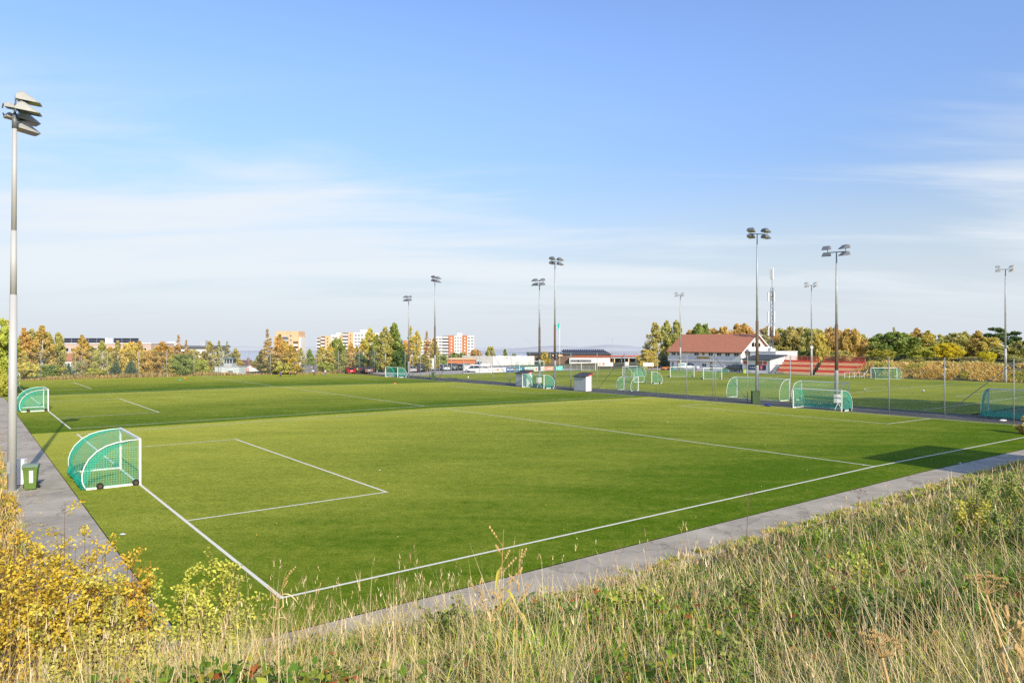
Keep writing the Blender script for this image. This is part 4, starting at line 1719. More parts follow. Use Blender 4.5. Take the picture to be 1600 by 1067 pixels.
# ------------------------------------------------------------------ vehicles
PAINT = {n: mat('car_paint_' + n, c, .3, .1, .04, 1, spec=.5) for n, c in {
    'red': (.42, .015, .02), 'silver': (.42, .42, .42), 'brown': (.20, .15, .13), 'black': (.022, .024, .028), 'blue': (.16, .22, .33),
    'white': (.75, .75, .74), 'green': (.05, .09, .075), 'pale': (.55, .62, .62)}.items()}
M['carglass'] = glass_mat('car_glass', (.025, .03, .035))
M['tail'] = mat('tail_light', (.45, .02, .02), .3)
M['headlight'] = mat('head_light', (.7, .72, .72), .2)
M['plate'] = mat('number_plate', (.7, .7, .68), .5)
CARPROF = {
    # (x, z) body to belt line, then greenhouse; length 4.4, nose at +x
    'hatch': dict(body=[(-2.1, .35), (2.05, .35), (2.15, .55), (2.05, .78), (1.15, .93), (-2.0, .98), (-2.15, .8)], cab=[(-2.0, .97), (1.15, .92), (.35, 1.46), (-.9, 1.52), (-1.75, 1.42)], w=.88),
    'estate': dict(body=[(-2.3, .36), (2.15, .36), (2.25, .58), (2.15, .8), (1.2, .96), (-2.25, 1.0), (-2.35, .8)], cab=[(-2.25, .99), (1.2, .95), (.45, 1.5), (-1.0, 1.55), (-2.0, 1.48)], w=.9),
    'suv': dict(body=[(-2.2, .42), (2.15, .42), (2.28, .65), (2.2, .95), (1.15, 1.1), (-2.2, 1.12), (-2.28, .9)], cab=[(-2.2, 1.11), (1.15, 1.09), (.5, 1.72), (-1.0, 1.78), (-2.0, 1.72)], w=.93),
    'van': dict(body=[(-2.4, .4), (2.2, .4), (2.35, .65), (2.3, 1.0), (1.75, 1.2), (-2.4, 1.2)], cab=[(-2.38, 1.19), (1.75, 1.19), (1.15, 1.9), (-.5, 1.98), (-2.3, 1.95)], w=.95),
    'pickup': dict(body=[(-2.6, .5), (2.3, .5), (2.45, .7), (2.35, 1.0), (1.3, 1.15), (-2.6, 1.15)], cab=[(-.6, 1.14), (1.3, 1.14), (.65, 1.78), (-.2, 1.83), (-.5, 1.75)], w=.93),
}


def car(name, label, kind, paint, loc, rz, cat='car', extra=None):
    c = CARPROF[kind]
    t = thing(name, label, cat, loc, rz, 'vehicles parked round the pitches')
    w_ = c['w']
    b = MB()
    n = len(c['body'])
    # rounded-in lower body: five stations across the width
    v, f = [], []
    st = [(-w_, .86), (-w_ * .96, .97), (-w_ * .7, 1.0), (w_ * .7, 1.0), (w_ * .96, .97), (w_, .86)]
    zc = .7
    for y, k in st:
        for x, z in c['body']:
            v.append((x * (.97 + .03 * k), y, zc + (z - zc) * k))
    for i in range(len(st) - 1):
        for j in range(n):
            j2 = (j + 1) % n
            f.append((i * n + j, i * n + j2, (i + 1) * n + j2, (i + 1) * n + j))
    f.append(tuple(range(n)))
    f.append(tuple(range(len(st) * n - 1, (len(st) - 1) * n - 1, -1)))
    b.add(v, f)
    body = b.build('body', paint, t, False)
    cab = c['cab']
    g = MB()
    m = len(cab)
    v = []
    for sy in (-1, 1):
        for x, z in cab:
            k = (z - cab[0][1]) / (max(q[1] for q in cab) - cab[0][1])
            v.append((x, sy * (w_ * .93 - .2 * max(0, k)), z))
    f = [tuple(range(m - 1, -1, -1)), tuple(range(m, 2 * m))] + [(i, (i + 1) % m, (i + 1) % m + m, i + m) for i in range(m)]
    g.add(v, f)
    g.build('windows', M['carglass'], t)
    r = MB()
    top = [p for p in cab[2:]]
    rows = []
    for x, z in top:
        rows.append([(x, sy * (w_ * .93 - .2) * q, z + .012 + (.02 if abs(q) < .9 else 0)) for sy, q in ((-1, 1.01), (-1, .5), (1, .5), (1, 1.01))])
    r.sheet(rows)
    roof = r.build('roof', paint, t)
    p = MB()
    for sy in (-1, 1):
        for (x0, z0), (x1, z1) in ((cab[1], cab[2]), (cab[-1], cab[0])):
            p.cyl((x0, sy * (w_ * .93 + .005), z0), (x1, sy * (w_ * .93 - .195), z1), .045, n=5)
        xm = (cab[0][0] + cab[1][0]) / 2 + .05
        p.cyl((xm, sy * (w_ * .93 + .005), cab[0][1]), (xm, sy * (w_ * .93 - .195), max(q[1] for q in cab) - .02), .045, n=5)
    p.build('pillars', paint, t)
    x0, x1 = c['body'][0][0], c['body'][1][0]
    for sx in (x0 * .64, x1 * .64):
        for sy in (-1, 1):
            wh = MB().tube([(sx, sy * (w_ - .2), .32), (sx, sy * (w_ + .012), .32)], .33, 16).build('wheel', M['rubber'], t)
            MB().tube([(sx, sy * (w_ + .013), .32), (sx, sy * (w_ + .025), .32)], .2, 12).build('rim', M['steel'], wh)
    xn, xr = max(q[0] for q in c['body']), min(q[0] for q in c['body'])
    zt = c['body'][0][1]
    for sy in (-1, 1):
        MB().box(xn - .14, xn - .02, sy * w_ * .72 - .16, sy * w_ * .72 + .16, zt + .28, zt + .43).build('headlight', M['headlight'], t)
        MB().box(xr + .01, xr + .1, sy * w_ * .8 - .11, sy * w_ * .8 + .11, zt + .3, zt + .6).build('tail_light', M['tail'], t)
    MB().box(xr - .012, xr + .06, -.27, .27, zt + .28, zt + .40).build('number_plate', M['plate'], t)
    if extra:
        extra(t, body)
    return t


def car_px(name, label, kind, paint, px, Y, rz, py=None, cat='car', extra=None):
    X = (px - 800) / FPX * Y
    u, v = UV(X, Y)
    return car(name, label, kind, paint, (X, Y, surf(min(u, 131), min(v, 131)) - .02 if v < 152 else gz(X, Y) + .02), rz, cat, extra)


car_px('parked_car', 'red hatchback parked at the left end of the gravel, under the fence brace', 'hatch', PAINT['red'], 547, 157, PI * .62)
car_px('parked_car', 'dark green estate car beside the brown one, half hidden by bushes', 'estate', PAINT['black'], 566, 163, PI * .6)
car_px('parked_car', 'brownish silver estate car right of the red car', 'estate', PAINT['brown'], 574, 160, PI * .62)
car_px('parked_car', 'grey car parked just left of the black van behind the slim mast', 'hatch', PAINT['silver'], 643, 164, PI * .6)
car_px('parked_van', 'black van parked left of the white box trailer', 'van', PAINT['black'], 655, 166, PI * .6, cat='van')
car_px('parked_car', 'blue-grey car right of the white box trailer, behind the mast', 'hatch', PAINT['blue'], 687, 176, PI * .65)
car_px('parked_car', 'pale bluish car between the blue-grey car and the green cars', 'hatch', PAINT['pale'], 695, 174, PI * .6)
car_px('parked_car', 'dark green off-roader in the middle of the parked row', 'suv', PAINT['green'], 706, 176, PI * .62)
car_px('parked_car', 'dark estate car in the row right of the off-roader', 'estate', PAINT['black'], 715, 178, PI * .62)
car_px('parked_car', 'pale silver-green car at the right end of the row', 'suv', PAINT['pale'], 727, 176, PI * .6)
car_px('parked_car', 'low white car parked beside the advertising boards', 'hatch', PAINT['white'], 739, 164, PI * .94)


def truckbox(t, body):
    MB().box(-2.55, -.7, -.9, .9, 1.151, 1.45).build('tarp', M['bannerwhite'], t)


car_px('parked_pickup', 'white pickup standing on the dry slope above the advertising boards', 'pickup', PAINT['white'], 749, 188, PI * .9, cat='pickup', extra=truckbox)


def tealcap(t, body):
    MB().box(-2.58, -.72, -.86, .86, 1.151, 1.78).build('canopy', PAINT['white'], t)
    for sy in (-1, 1):
        MB().box(-2.3, -1.1, sy * .87 - .01 if sy < 0 else .861, -.861 if sy < 0 else .88, .75, 1.5).build('side_graphic', mat('teal_print', (.02, .36, .40), .5), t)


car_px('parked_pickup', 'white pickup with teal graphic in front of the clubhouse', 'pickup', PAINT['white'], 1077, 176, -.22, cat='pickup', extra=tealcap)
car_px('parked_car', 'dark estate car beside the annex, right of the clubhouse door', 'suv', PAINT['black'], 1147.5, 163, PI * .93)
car_px('parked_car', 'small white car with its bonnet just in front of the dark estate car', 'hatch', PAINT['white'], 1139.5, 167.5, PI * .90)

# white box trailer
X = (667 - 800) / FPX * 171
t = thing('box_trailer', 'tall white box trailer parked among the cars', 'trailer', (X, 171, surf(62, 131)), PI * .10, 'vehicles parked round the pitches')
MB().box(-1.75, 1.75, -1.05, 1.05, .55, 3.0).build('box', M['white'], t)
MB().box(-1.77, -1.752, -1.0, 1.0, .6, 2.9).build('rear_door', M['offwhite'], t)
MB().box(-1.7, 1.7, -1.065, -1.052, 2.3, 2.36).build('side_rail', M['greyboard'], t)
MB().box(-1.7, 3.0, -.5, .5, .42, .549).build('chassis', M['steel_dark'], t)
for sx in (-.45, .35):
    for sy in (-1, 1):
        MB().tube([(sx, sy * .85, .34), (sx, sy * 1.08, .34)], .34, 14).build('wheel', M['rubber'], t)
# grey storage container beside the fence
x, y, z = ground_px(479, 583.5)
t = thing('storage_container', 'grey steel storage container with posters, behind the children', 'container', (x, y + 1.6, z), -.15)
cb = MB()
n = 24
pts = []
for i in range(n + 1):
    xx = -1.6 + 3.2 * i / n
    pts.append((xx, -1.2 + (.05 if i % 2 else 0)))
cb.prism(pts + [(1.6, 1.2), (-1.6, 1.2)], 'z', 0, 1.75)
M['contgrey'] = mat('container_grey', (.22, .24, .28), .6, 0, .12, 1.5)
cb.build('body', M['contgrey'], t)
MB().box(-2.3, -1.605, -1.15, 1.2, 0, 1.78).build('end_door', M['lampdark'], t)
MB().box(-1.66, 1.66, -1.26, 1.26, 1.751, 1.80).build('roof', M['contgrey'], t)
for xx, zz in ((-1.4, 1.1), (-1.3, .7), (1.3, 1.2)):
    MB().box(xx - .18, xx + .18, -1.225, -1.202, zz, zz + .3).build('poster', M['bannerred'], t)

# ------------------------------------------------------------------ people
CL = {n: mat('cloth_' + n, c, .85, 0, .1, 8) for n, c in {
    'purple': (.12, .08, .28), 'navy': (.02, .025, .06), 'magenta': (.45, .05, .17), 'yellow': (.72, .55, .08), 'black': (.02, .02, .022),
    'white': (.75, .70, .70), 'denim': (.07, .14, .34), 'maroon': (.12, .04, .05), 'orange': (.8, .28, .08), 'grey': (.25, .25, .26)}.items()}


def person(label, px, py, h, rz, top, legs, lean=0.0, stride=.3, arms=((.25, .1), (-.2, .15)), bend=0.0):
    """one skinned body; lean = forward tilt of the trunk (rad), stride = leg spread (rad)"""
    x, y, z = ground_px(px, py)
    s = h / 1.75
    hip = Vector((0, 0, .92))
    up = Vector((math.sin(lean), 0, math.cos(lean)))
    V, E, R, lab = [], [], [], []

    def add(p, r, l, par=None):
        V.append(tuple(Vector(p)))
        R.append(r)
        lab.append(l)
        if par is not None:
            E.append((par, len(V) - 1))
        return len(V) - 1
    drop = .0
    pel = add(hip, (.15, .12), 'leg')
    wst = add(hip + up * .2, (.13, .105), 'top', pel)
    ch = add(hip + up * .42, (.165, .12), 'top', wst)
    nk0 = add(hip + up * .56, (.07, .065), 'top', ch)
    nk = add(hip + up * .64, (.052, .052), 'skin', nk0)
    hd = hip + up * .76 + Vector((.03, 0, 0))
    add(hd, (.085, .1), 'skin', nk)
    top_h = add(hd + up * .10 + Vector((-.02, 0, 0)), (.075, .085), 'hair', len(V) - 1)
    for sy, (sw, bd) in zip((-1, 1), arms):
        sh = add(hip + up * .5 + Vector((0, sy * .18, 0)), (.06, .06), 'top', ch)
        e = Vector(V[sh]) + Vector((math.sin(sw) * .28, sy * .05, -math.cos(sw) * .28))
        el_ = add(e, (.045, .045), 'top', sh)
        wv = e + Vector((math.sin(sw + bd) * .25, sy * .0, -math.cos(sw + bd) * .25))
        wr = add(wv, (.033, .03), 'skin', el_)
        add(wv + Vector((math.sin(sw + bd) * .12, 0, -math.cos(sw + bd) * .12)), (.038, .022), 'skin', wr)
    for sy, sg in ((-1, 1), (1, -1)):
        a = stride * sg * .5
        hp = add(hip + Vector((0, sy * .1, -.06)), (.095, .095), 'leg', pel)
        kn = Vector(V[hp]) + Vector((math.sin(a + bend) * .42, 0, -math.cos(a + bend) * .42))
        k = add(kn, (.065, .065), 'leg', hp)
        b2 = a - bend - (.35 if sg < 0 else .05) * (abs(stride) > .2)
        an = kn + Vector((math.sin(b2) * .40, 0, -math.cos(b2) * .40))
        ak = add(an, (.045, .045), 'leg', k)
        add(an + Vector((.13, 0, -.035)), (.04, .032), 'shoe', ak)
    zmin = min(p[2] for p in V) - .03
    V = [(p[0] * s, p[1] * s, (p[2] - zmin) * s) for p in V]
    me = bpy.data.meshes.new('skeleton')
    me.from_pydata(V, E, [])
    tmp = bpy.data.objects.new('skeleton', me)
    COL.objects.link(tmp)
    sk = tmp.modifiers.new('skin', 'SKIN')
    sk.use_smooth_shade = True
    for i, (d, r) in enumerate(zip(me.skin_vertices[0].data, R)):
        d.radius = (r[0] * s, r[1] * s)
        d.use_root = (i == 0)
    sb = tmp.modifiers.new('sub', 'SUBSURF')
    sb.levels = sb.render_levels = 2
    dg = bpy.context.evaluated_depsgraph_get()
    dg.update()
    bm = bpy.data.meshes.new_from_object(tmp.evaluated_get(dg))
    bpy.data.objects.remove(tmp)
    bpy.data.meshes.remove(me)
    bm.name = 'person'
    bm.materials.clear()
    for m_ in (M['skin'], top, legs, M['hair'], M['shoe']):
        bm.materials.append(m_)
    order = {'skin': 0, 'top': 1, 'leg': 2, 'hair': 3, 'shoe': 4}
    pv = np.array(V)
    pts = []
    for (a, b) in E:
        for q in (.25, .5, .75, 1.0):
            pts.append((tuple(pv[a] * (1 - q) + pv[b] * q), order[lab[b]]))
    PA = np.array([p[0] for p in pts])
    for poly in bm.polygons:
        c = np.array(poly.center)
        poly.material_index = pts[int(((PA - c) ** 2).sum(1).argmin())][1]
    o = bpy.data.objects.new('person', bm)
    COL.objects.link(o)
    o.location = (x, y, z)
    o.rotation_euler = (0, 0, rz)
    # hair cap and face details
    hv = Vector(V[5])
    hb = MB()
    hb.ball(hv + Vector((-.02, 0, .05)) * s, .10 * s, .105 * s, .095 * s, 10, 6)
    hb.build('hair', M['hair'], o, True)
    fb_ = MB()
    for sy in (-1, 1):
        fb_.ball(hv + Vector((.09, sy * .035, .03)) * s, .012 * s, .014 * s, .01 * s, 6, 4)
    fb_.build('eyes', M['black'], o)
    MB().ball(hv + Vector((.1, 0, -.005)) * s, .02 * s, .014 * s, .02 * s, 6, 4).build('nose', M['skin'], o, True)
    return tag(o, label, 'person', 'people on the far pitch')


person('child in purple top and dark trousers, leftmost of the players on the far pitch', 438, 590.2, 1.22, -1.2, CL['purple'], CL['navy'], stride=.7)
person('child in magenta top, standing second from the left on the far pitch', 453.3, 587.6, 1.12, 2.2, CL['magenta'], CL['navy'], stride=.4)
person('child in yellow bib over dark clothes, left of the grey container', 461, 587.8, 1.2, .3, CL['yellow'], CL['black'], lean=.25, stride=.9, arms=((.8, .4), (-.6, .3)))
person('adult in white top and dark trousers bending forward before the grey container', 491, 588, 1.62, PI * .9, CL['white'], CL['maroon'], lean=.75, stride=.5, arms=((.4, .3), (.2, .4)), bend=.2)
person('child in white top and blue trousers right of the grey container', 508.2, 587, 1.3, 1.2, CL['white'], CL['denim'], stride=.3)
person('person in orange jacket standing right of the red hatchback', 558.5, 583.2, 1.35, -.8, CL['orange'], CL['maroon'], stride=.3)

# small things on the turf
def ball_obj(label, px, py, m, r=.11):
    x, y, z = ground_px(px, py)
    b = MB()
    b.ball((0, 0, r), r, r, r, 14, 10)
    o = b.build('football', [m], None, True)
    o.location = (x, y, z)
    return tag(o, label, 'ball')


M['ball'] = mat('ball_panels', (.06, .07, .08), .5, 0, .1, 9, col2=(.8, .82, .82))
ball_obj('black and white football lying on the big pitch, left of the penalty spot lines', 1442.5, 612, M['ball'], .16)
ball_obj('white football lying on the big pitch in front of the white advertising board', 731.5, 590.5, M['white'], .16)
for px, py, m, lab in ((289, 591.2, M['orange'], 'flat orange marker cone near the far fence'), (281.5, 593.5, M['teal'], 'flat teal marker cone near the far fence'), (617, 599.5, M['orange'], 'orange marker cones lying on the line between the two far pitches')):
    x, y, z = ground_px(px, py)
    b = MB()
    b.tube([(0, 0, 0), (0, 0, .03), (0, 0, .16)], [.34, .28, .1], 12)
    o = b.build('marker_cone', m)
    o.location = (x, y, z + .005)
    tag(o, lab, 'marker cone')
for i, (px, py, r, lab) in enumerate(((192, 835, .09, 'scrap of pale paper lying on the turf near the path corner'), (593.5, 735, .06, 'white scrap lying in the middle of the nearest pitch'),
                                      (1349, 727, .05, 'white scrap lying beside the halfway line near the right touchline'), (1500, 724, .08, 'white scrap lying in the dark shadow by the right touchline'), (1043, 660, .05, 'tiny white scrap on the nearest pitch beyond the halfway line'))):
    x, y, z = ground_px(px, py)
    b = MB()
    n = 7
    ring = [(r * random.uniform(.7, 1.2) * math.cos(2 * PI * k / n), r * random.uniform(.7, 1.2) * math.sin(2 * PI * k / n), .012 + random.uniform(0, .02)) for k in range(n)]
    b.add(ring + [(0, 0, .05)], [(k, (k + 1) % n, n) for k in range(n)])
    o = b.build('paper_scrap', M['bannerwhite'])
    o.location = (x, y, z)
    tag(o, lab, 'litter')
t_ = ground_px(1517, 672)
b = MB()
b.ball((0, 0, .08), .35, .14, .09, 8, 5)
o = b.build('plastic_bag', M['bannerwhite'], None, True)
x, y = P(62.5, v_on_u(1567, 62.5))
o.location = (x, y, surf(62, 5))
tag(o, 'crumpled white plastic bag lying at the fence by the dark netted goal', 'bag')

# ------------------------------------------------------------------ kiosk, parasol, houses, flats, hall
def scene_box(px0, px1, py0, py1, Y):
    x0, _, z1 = at(px0, py0, Y)
    x1, _, z0 = at(px1, py1, Y)
    return x0, x1, z0, z1


Y = 145
x0, x1, z0, z1 = scene_box(335, 374, 573.5, 586, Y)
t = thing('kiosk_building', 'low white building with a small glazed lookout on its roof', 'building', ((x0 + x1) / 2, Y, z0 - .4), -.06)
hw, hh = (x1 - x0) / 2, z1 - z0 + .4
MB().box(-hw, hw, 0, 4, 0, hh).build('wall', mat('white_mural_wall', (.60, .66, .66), .8, 0, .12, .8), t)
MB().box(-hw - .08, hw + .08, -.08, 4.08, hh, hh + .1).build('roof', M['concrete'], t)
lx0, lx1 = (347 - 354.5) / FPX * Y, (361 - 354.5) / FPX * Y
MB().box(lx0, lx1, .6, 2.6, hh + .1, hh + .75).build('lookout_base', M['greyboard'], t)
for k in range(4):
    xx = lx0 + (lx1 - lx0) * k / 3
    MB().box(xx - .08, xx + .08, .6, .76, hh + .75, hh + 1.65).build('lookout_post', M['greyboard'], t)
MB().box(lx0 + .1, lx1 - .1, .9, 2.5, hh + .75, hh + 1.65).build('lookout_glass', M['glass'], t)
MB().box(lx0 - .25, lx1 + .25, .3, 2.9, hh + 1.65, hh + 1.85).build('lookout_roof', mat('slate_blue', (.20, .27, .30), .6), t)
for a, b2, m in ((-hw + .9, -hw + 1.9, M['white']), (.3, 1.2, M['lampdark'])):
    MB().box(a, b2, -.03, -.002, .4, 1.3).build('mural_patch', m, t)

x, y, zc = at(390, 578, 150)
g_ = gz(x, y)
t = thing('parasol', 'white parasol with pink stripes right of the low white building', 'parasol', (x, y, g_), 0)
MB().cyl((0, 0, 0), (0, 0, zc - g_ + 1.0), .05, n=6).build('pole', M['white'], t)
s = MB()
n = 10
rim, mid = [], []
hr = zc - g_
for k in range(n):
    a = 2 * PI * k / n
    rim.append((1.95 * math.cos(a), 1.95 * math.sin(a), hr - .25))
    mid.append((1.0 * math.cos(a), 1.0 * math.sin(a), hr + .45))
s.add(rim + mid + [(0, 0, hr + .98)], [(k, (k + 1) % n, n + (k + 1) % n, n + k) for k in range(0, n, 1)] + [(n + k, n + (k + 1) % n, 2 * n) for k in range(n)])
cnp = s.build('canopy', [M['white'], M['bannerred']], t)
for i, p in enumerate(cnp.data.polygons):
    p.material_index = 1 if i % 3 == 1 else 0


def gabled_house(label, px0, px1, py_eave, py_ridge, Y, rz, wallm, roofm, depth=7, base_drop=5, wins=()):
    x0, _, ze = at(px0, py_eave, Y)
    x1, _, zr = at(px1, py_ridge, Y)
    t = thing('house', label, 'house', ((x0 + x1) / 2, Y, ze - base_drop), rz)
    hw = (x1 - x0) / 2
    e, r = base_drop, base_drop + zr - ze
    MB().box(-hw, hw, 0, depth, 0, e).build('wall', wallm, t)
    s = MB()
    for xx in (-hw + .003, hw - .153):
        s.prism([(.003, e), (depth - .003, e), (depth / 2, r - .15)], 'x', xx, xx + .15)
    s.build('gable', wallm, t)
    s = MB()
    sl = (r - e) / (depth / 2)
    for sg in (-1, 1):
        y1 = depth / 2 + sg * (depth / 2 + .4)
        zz = r - sl * (depth / 2 + .4)
        pl = [(depth / 2, r), (y1, zz), (y1, zz - .14), (depth / 2, r - .14)]
        s.prism(pl if sg < 0 else pl[::-1], 'x', -hw - .35, hw + .35)
    rf = s.build('roof', roofm, t)
    MB().box(hw * .3, hw * .3 + .7, depth * .4, depth * .4 + .7, r - .9, r + .7).build('chimney', M['brick'], rf)
    for a, b2, c, d2 in wins:
        w_ = MB().box(-hw + 2 * hw * a, -hw + 2 * hw * b2, -.05, -.002, e * c, e * d2).build('window', M['white'], t)
        MB().box(-hw + 2 * hw * a + .08, -hw + 2 * hw * b2 - .08, -.06, -.051, e * c + .08, e * d2 - .08).build('pane', M['glass'], w_)
    return t


gabled_house('small white house with red tiled roof among the trees at the left', 97, 118, 561.5, 552.5, 172, .1, M['white'], M['terra'], 6, 5, ((.42, .58, .62, .85), (.42, .56, .2, .45)))
gabled_house('house with orange tiled roof right of the parasol', 386, 404, 575, 563.5, 190, -.25, mat('ochre_wall', (.50, .33, .2), .8), mat('orange_tiles', (.52, .19, .10), .8, 0, .15, 3), 8, 5, ((.3, .7, .4, .7),))
gabled_house('brown house with grey chimney left of the orange roofed house', 374, 388, 572, 563, 215, .2, M['brick'], mat('brown_tiles', (.16, .09, .07), .8), 8, 6)


def face_windows(t, xs, zs, w_, h_, y=-.02, name='window', m=None, pane=True, frame=None):
    """one window mesh shared by all copies"""
    base = MB().box(0, w_, y, -.002, 0, h_).build(name, frame or M['white'], t)
    if pane:
        MB().box(.12, w_ - .12, y - .012, y - .001, .12, h_ - .12).build('pane', M['glass'], base)
    first = True
    for x in xs:
        for z in zs:
            if first:
                o, first = base, False
            else:
                o = tree_copy(base, t)
            o.location = (x, 0, z)


def far_block(label, name, px0, px1, py_top, Y, zbase, depth, wallm, rz=0.0, cat='apartment block', group=None):
    x0, _, zt = at(px0, py_top, Y)
    x1, _, _ = at(px1, py_top, Y)
    t = thing(name, label, cat, (x0, Y, zbase), rz, group)
    return t, (x1 - x0) / math.cos(rz), zt - zbase


def balcony_column(t, x0, x1, zlo, zhi, step, m_front, m_dark, y=0.0, proud=1.2):
    """recess with a stack of balconies"""
    MB().box(x0, x1, y - .03, y - .003, zlo, zhi).build('recess', m_dark, t)
    base = MB().box(x0 + .1, x1 - .1, y - proud, y - .031, 0, step * .46).build('balcony', m_front, t)
    z, first = zlo + .1, True
    while z + step * .46 < zhi:
        o = base if first else base.copy()
        if not first:
            COL.objects.link(o)
            o.parent = t
        o.location = (0, 0, z)
        first = False
        z += step


Y = 460.0
K = Y / FPX
# tower at the left
t, W, Hh = far_block('peach tower block with balconies, left of the gap over the fjord', 'tower_block', 431, 466.5, 517.5, Y, -34, 14, M['peach'])
MB().box(0, W, 0, 14, 0, Hh).build('wall', M['peach'], t)
MB().box(W - .01 + .02, W + 1.2, 1, 13, 0, Hh - 4).build('side_wing', M['white'], t)
MB().box(-1.6, -.02, 1, 13, 0, Hh - 3.2).build('corner_wing', M['beige'], t)
MB().box(.3, 7.5, -.8, -.01, Hh - 3.8, Hh - 3.2).build('terrace_roof', M['greyboard'], t)
balcony_column(t, 3.2, 8.2, Hh - 30, Hh - 4, 2.9, M['greyboard'], M['lampdark'])
balcony_column(t, 11.2, W - .2, Hh - 30, Hh - 6.5, 2.9, M['white'], M['rust'])
face_windows(t, (9.1,), [Hh - 3.6 - 2.9 * i for i in range(9)], 1.2, 1.3)
# pale slab, stepping up to the right
t, W, Hh = far_block('long pale apartment block stepping up to the right, with white balconies', 'apartment_block', 495, 592, 520, Y, -34, 12, M['peach'], group='apartment blocks on the horizon')
def seg_px(a):
    return (a - 495) * K
def zpx(py):
    return EYE - (py - HY) * K + 34


for a, b2, py, m in ((508, 517, 524.5, 'peach'), (517, 529, 523, 'white'), (529, 535, 523, 'peach'), (544, 552, 519.5, 'peach'), (552, 570, 519.5, 'white'), (570, 577, 520, 'peach'), (577, 592, 520.5, 'white')):
    wl = MB().box(seg_px(a) + .01, seg_px(b2) - .01, 0, 12, 0, zpx(py)).build('wall', M[m], t)
    if m == 'white':
        xs = [seg_px(a) + .8 + 2.0 * i for i in range(int((b2 - a) * K / 2.0))]
        face_windows(t, xs, [zpx(py) - 2.3 - 2.15 * i for i in range(8)], 1.5, .85, pane=False, frame=M['lampdark'])
    else:
        face_windows(t, [seg_px(a) + 1.2], [zpx(py) - 2.3 - 2.15 * i for i in range(8)], .7, .9, pane=False, frame=M['rust'])
for a, b2, py in ((495, 501, 527), (501, 508, 525), (535, 544, 519)):
    MB().box(seg_px(a) + .01, seg_px(b2) - .01, .5, 11.5, 0, zpx(py)).build('wall', M['beige'], t)
    balcony_column(t, seg_px(a) + .1, seg_px(b2) - .1, zpx(py) - 26, zpx(py) - .3, 2.15, M['white'], M['rust'] if a < 520 else M['lampdark'], y=.5)
MB().box(seg_px(561.5), seg_px(571), 3, 8, zpx(519.4), zpx(515)).build('roof_house', M['white'], t)
MB().box(seg_px(524), seg_px(531), 3, 8, zpx(522.9), zpx(520)).build('roof_house', M['white'], t)
# orange and white slab
t, W, Hh = far_block('orange and white apartment block with two brick-orange stair towers', 'apartment_block', 630, 740.5, 524, Y, -34, 12, M['brickor'], group='apartment blocks on the horizon')
def so_px(a):
    return (a - 630) * K


for a, b2, py, m, c in ((630, 637, 532, 'brickor', 0), (637, 648, 530.5, 'white', 2), (653, 662, 532.5, 'white', 2), (673, 679, 529, 'peach', 0), (679, 691, 526, 'white', 2),
                        (701, 709.5, 524, 'brickor', 1), (709.5, 722, 525, 'white', 3), (722, 730, 524, 'brickor', 1), (730, 740.5, 524.5, 'white', 2)):
    MB().box(so_px(a) + .01, so_px(b2) - .01, 0, 12, 0, zpx(py)).build('wall', M[m], t)
    if c >= 2:
        wd = (b2 - a) * K / c
        face_windows(t, [so_px(a) + .3 + wd * i for i in range(c)], [zpx(py) - 1.75 - 2.02 * i for i in range(8)], wd - .6, .8, pane=False, frame=M['lampdark'])
    elif c == 1:
        face_windows(t, [so_px(a) + 1.4], [zpx(py) - 2.2 - 2.02 * i for i in range(8)], .75, .95, pane=False, frame=M['white'])
for a, b2, py, mm in ((648, 653, 532, 'rust'), (662, 673, 529.5, 'lampdark'), (691, 701, 524.3, 'lampdark')):
    MB().box(so_px(a) + .01, so_px(b2) - .01, .8, 11.5, 0, zpx(py)).build('wall', M['greyboard'], t)
    balcony_column(t, so_px(a) + .1, so_px(b2) - .1, zpx(py) - 22, zpx(py) - .2, 2.02, M['white'], M[mm], y=.8, proud=1.4)
MB().box(so_px(714), so_px(721.5), 3, 8, zpx(524.9), zpx(520.5)).build('roof_house', M['white'], t)

# school at the left: beige upper storey, solar panels on the roof edge
Y = 262.0
K2 = Y / FPX
x0, _, zt = at(94.5, 529, Y)
zb_ = -9.0
t = thing('school_building', 'long beige flat-roofed building with dark solar panels along its roof', 'building', (x0, Y, zb_), 0)
W = (236 - 94.5) * K2
HT = EYE - (537.3 - HY) * K2 - zb_
MB().box(0, W, 0, 18, 0, HT).build('wall', mat('pinkish_concrete', (.56, .43, .36), .85, 0, .08, .4), t)
MB().box(-.25, W + .25, -.3, 18.2, HT, HT + .35).build('roof_edge', M['white'], t)
pn = None
xs = list(np.arange(.7, W - 3, 3.1))
for i, xx in enumerate(xs):
    if i in (5, 9):
        continue
    if pn is None:
        pn = MB().box(0, 2.95, .5, .62, 0, 1.75).build('solar_panel', M['solar'], t)
        MB().box(0, 2.95, .49, .499, .85, .89).build('panel_joint', M['greyboard'], pn)
        pn.location = (xx, 0, HT + .36)
    else:
        c = tree_copy(pn, t)
        c.location = (xx, 0, HT + .36)
MB().box(14.5, 16.4, 2, 5, HT + .35, HT + 2.2).build('roof_house', M['offwhite'], t)
face_windows(t, [1.2 + 2.6 * i for i in range(12)], [HT - 2.9, HT - 6.4], 1.9, 1.5, frame=M['offwhite'])
MB().box(W + .02, W + 2.6, 1, 18, 0, HT - 1.2).build('end_wing', M['steel_dark'], t)
x0, _, zt = at(236, 541, 300)
t = thing('school_wing', 'grey and white flat-roofed building with rooftop boxes, right of the solar panels', 'building', (x0, 300, -10), 0)
K3 = 300 / FPX
W = (331 - 236) * K3
HT = EYE - (543.5 - HY) * K3 + 10
MB().box(0, W, 0, 16, 0, HT).build('wall', M['offwhite'], t)
MB().box(-.4, W + 1.5, -1.0, 16, HT, HT + .9).build('roof_edge', M['steel_dark'], t)
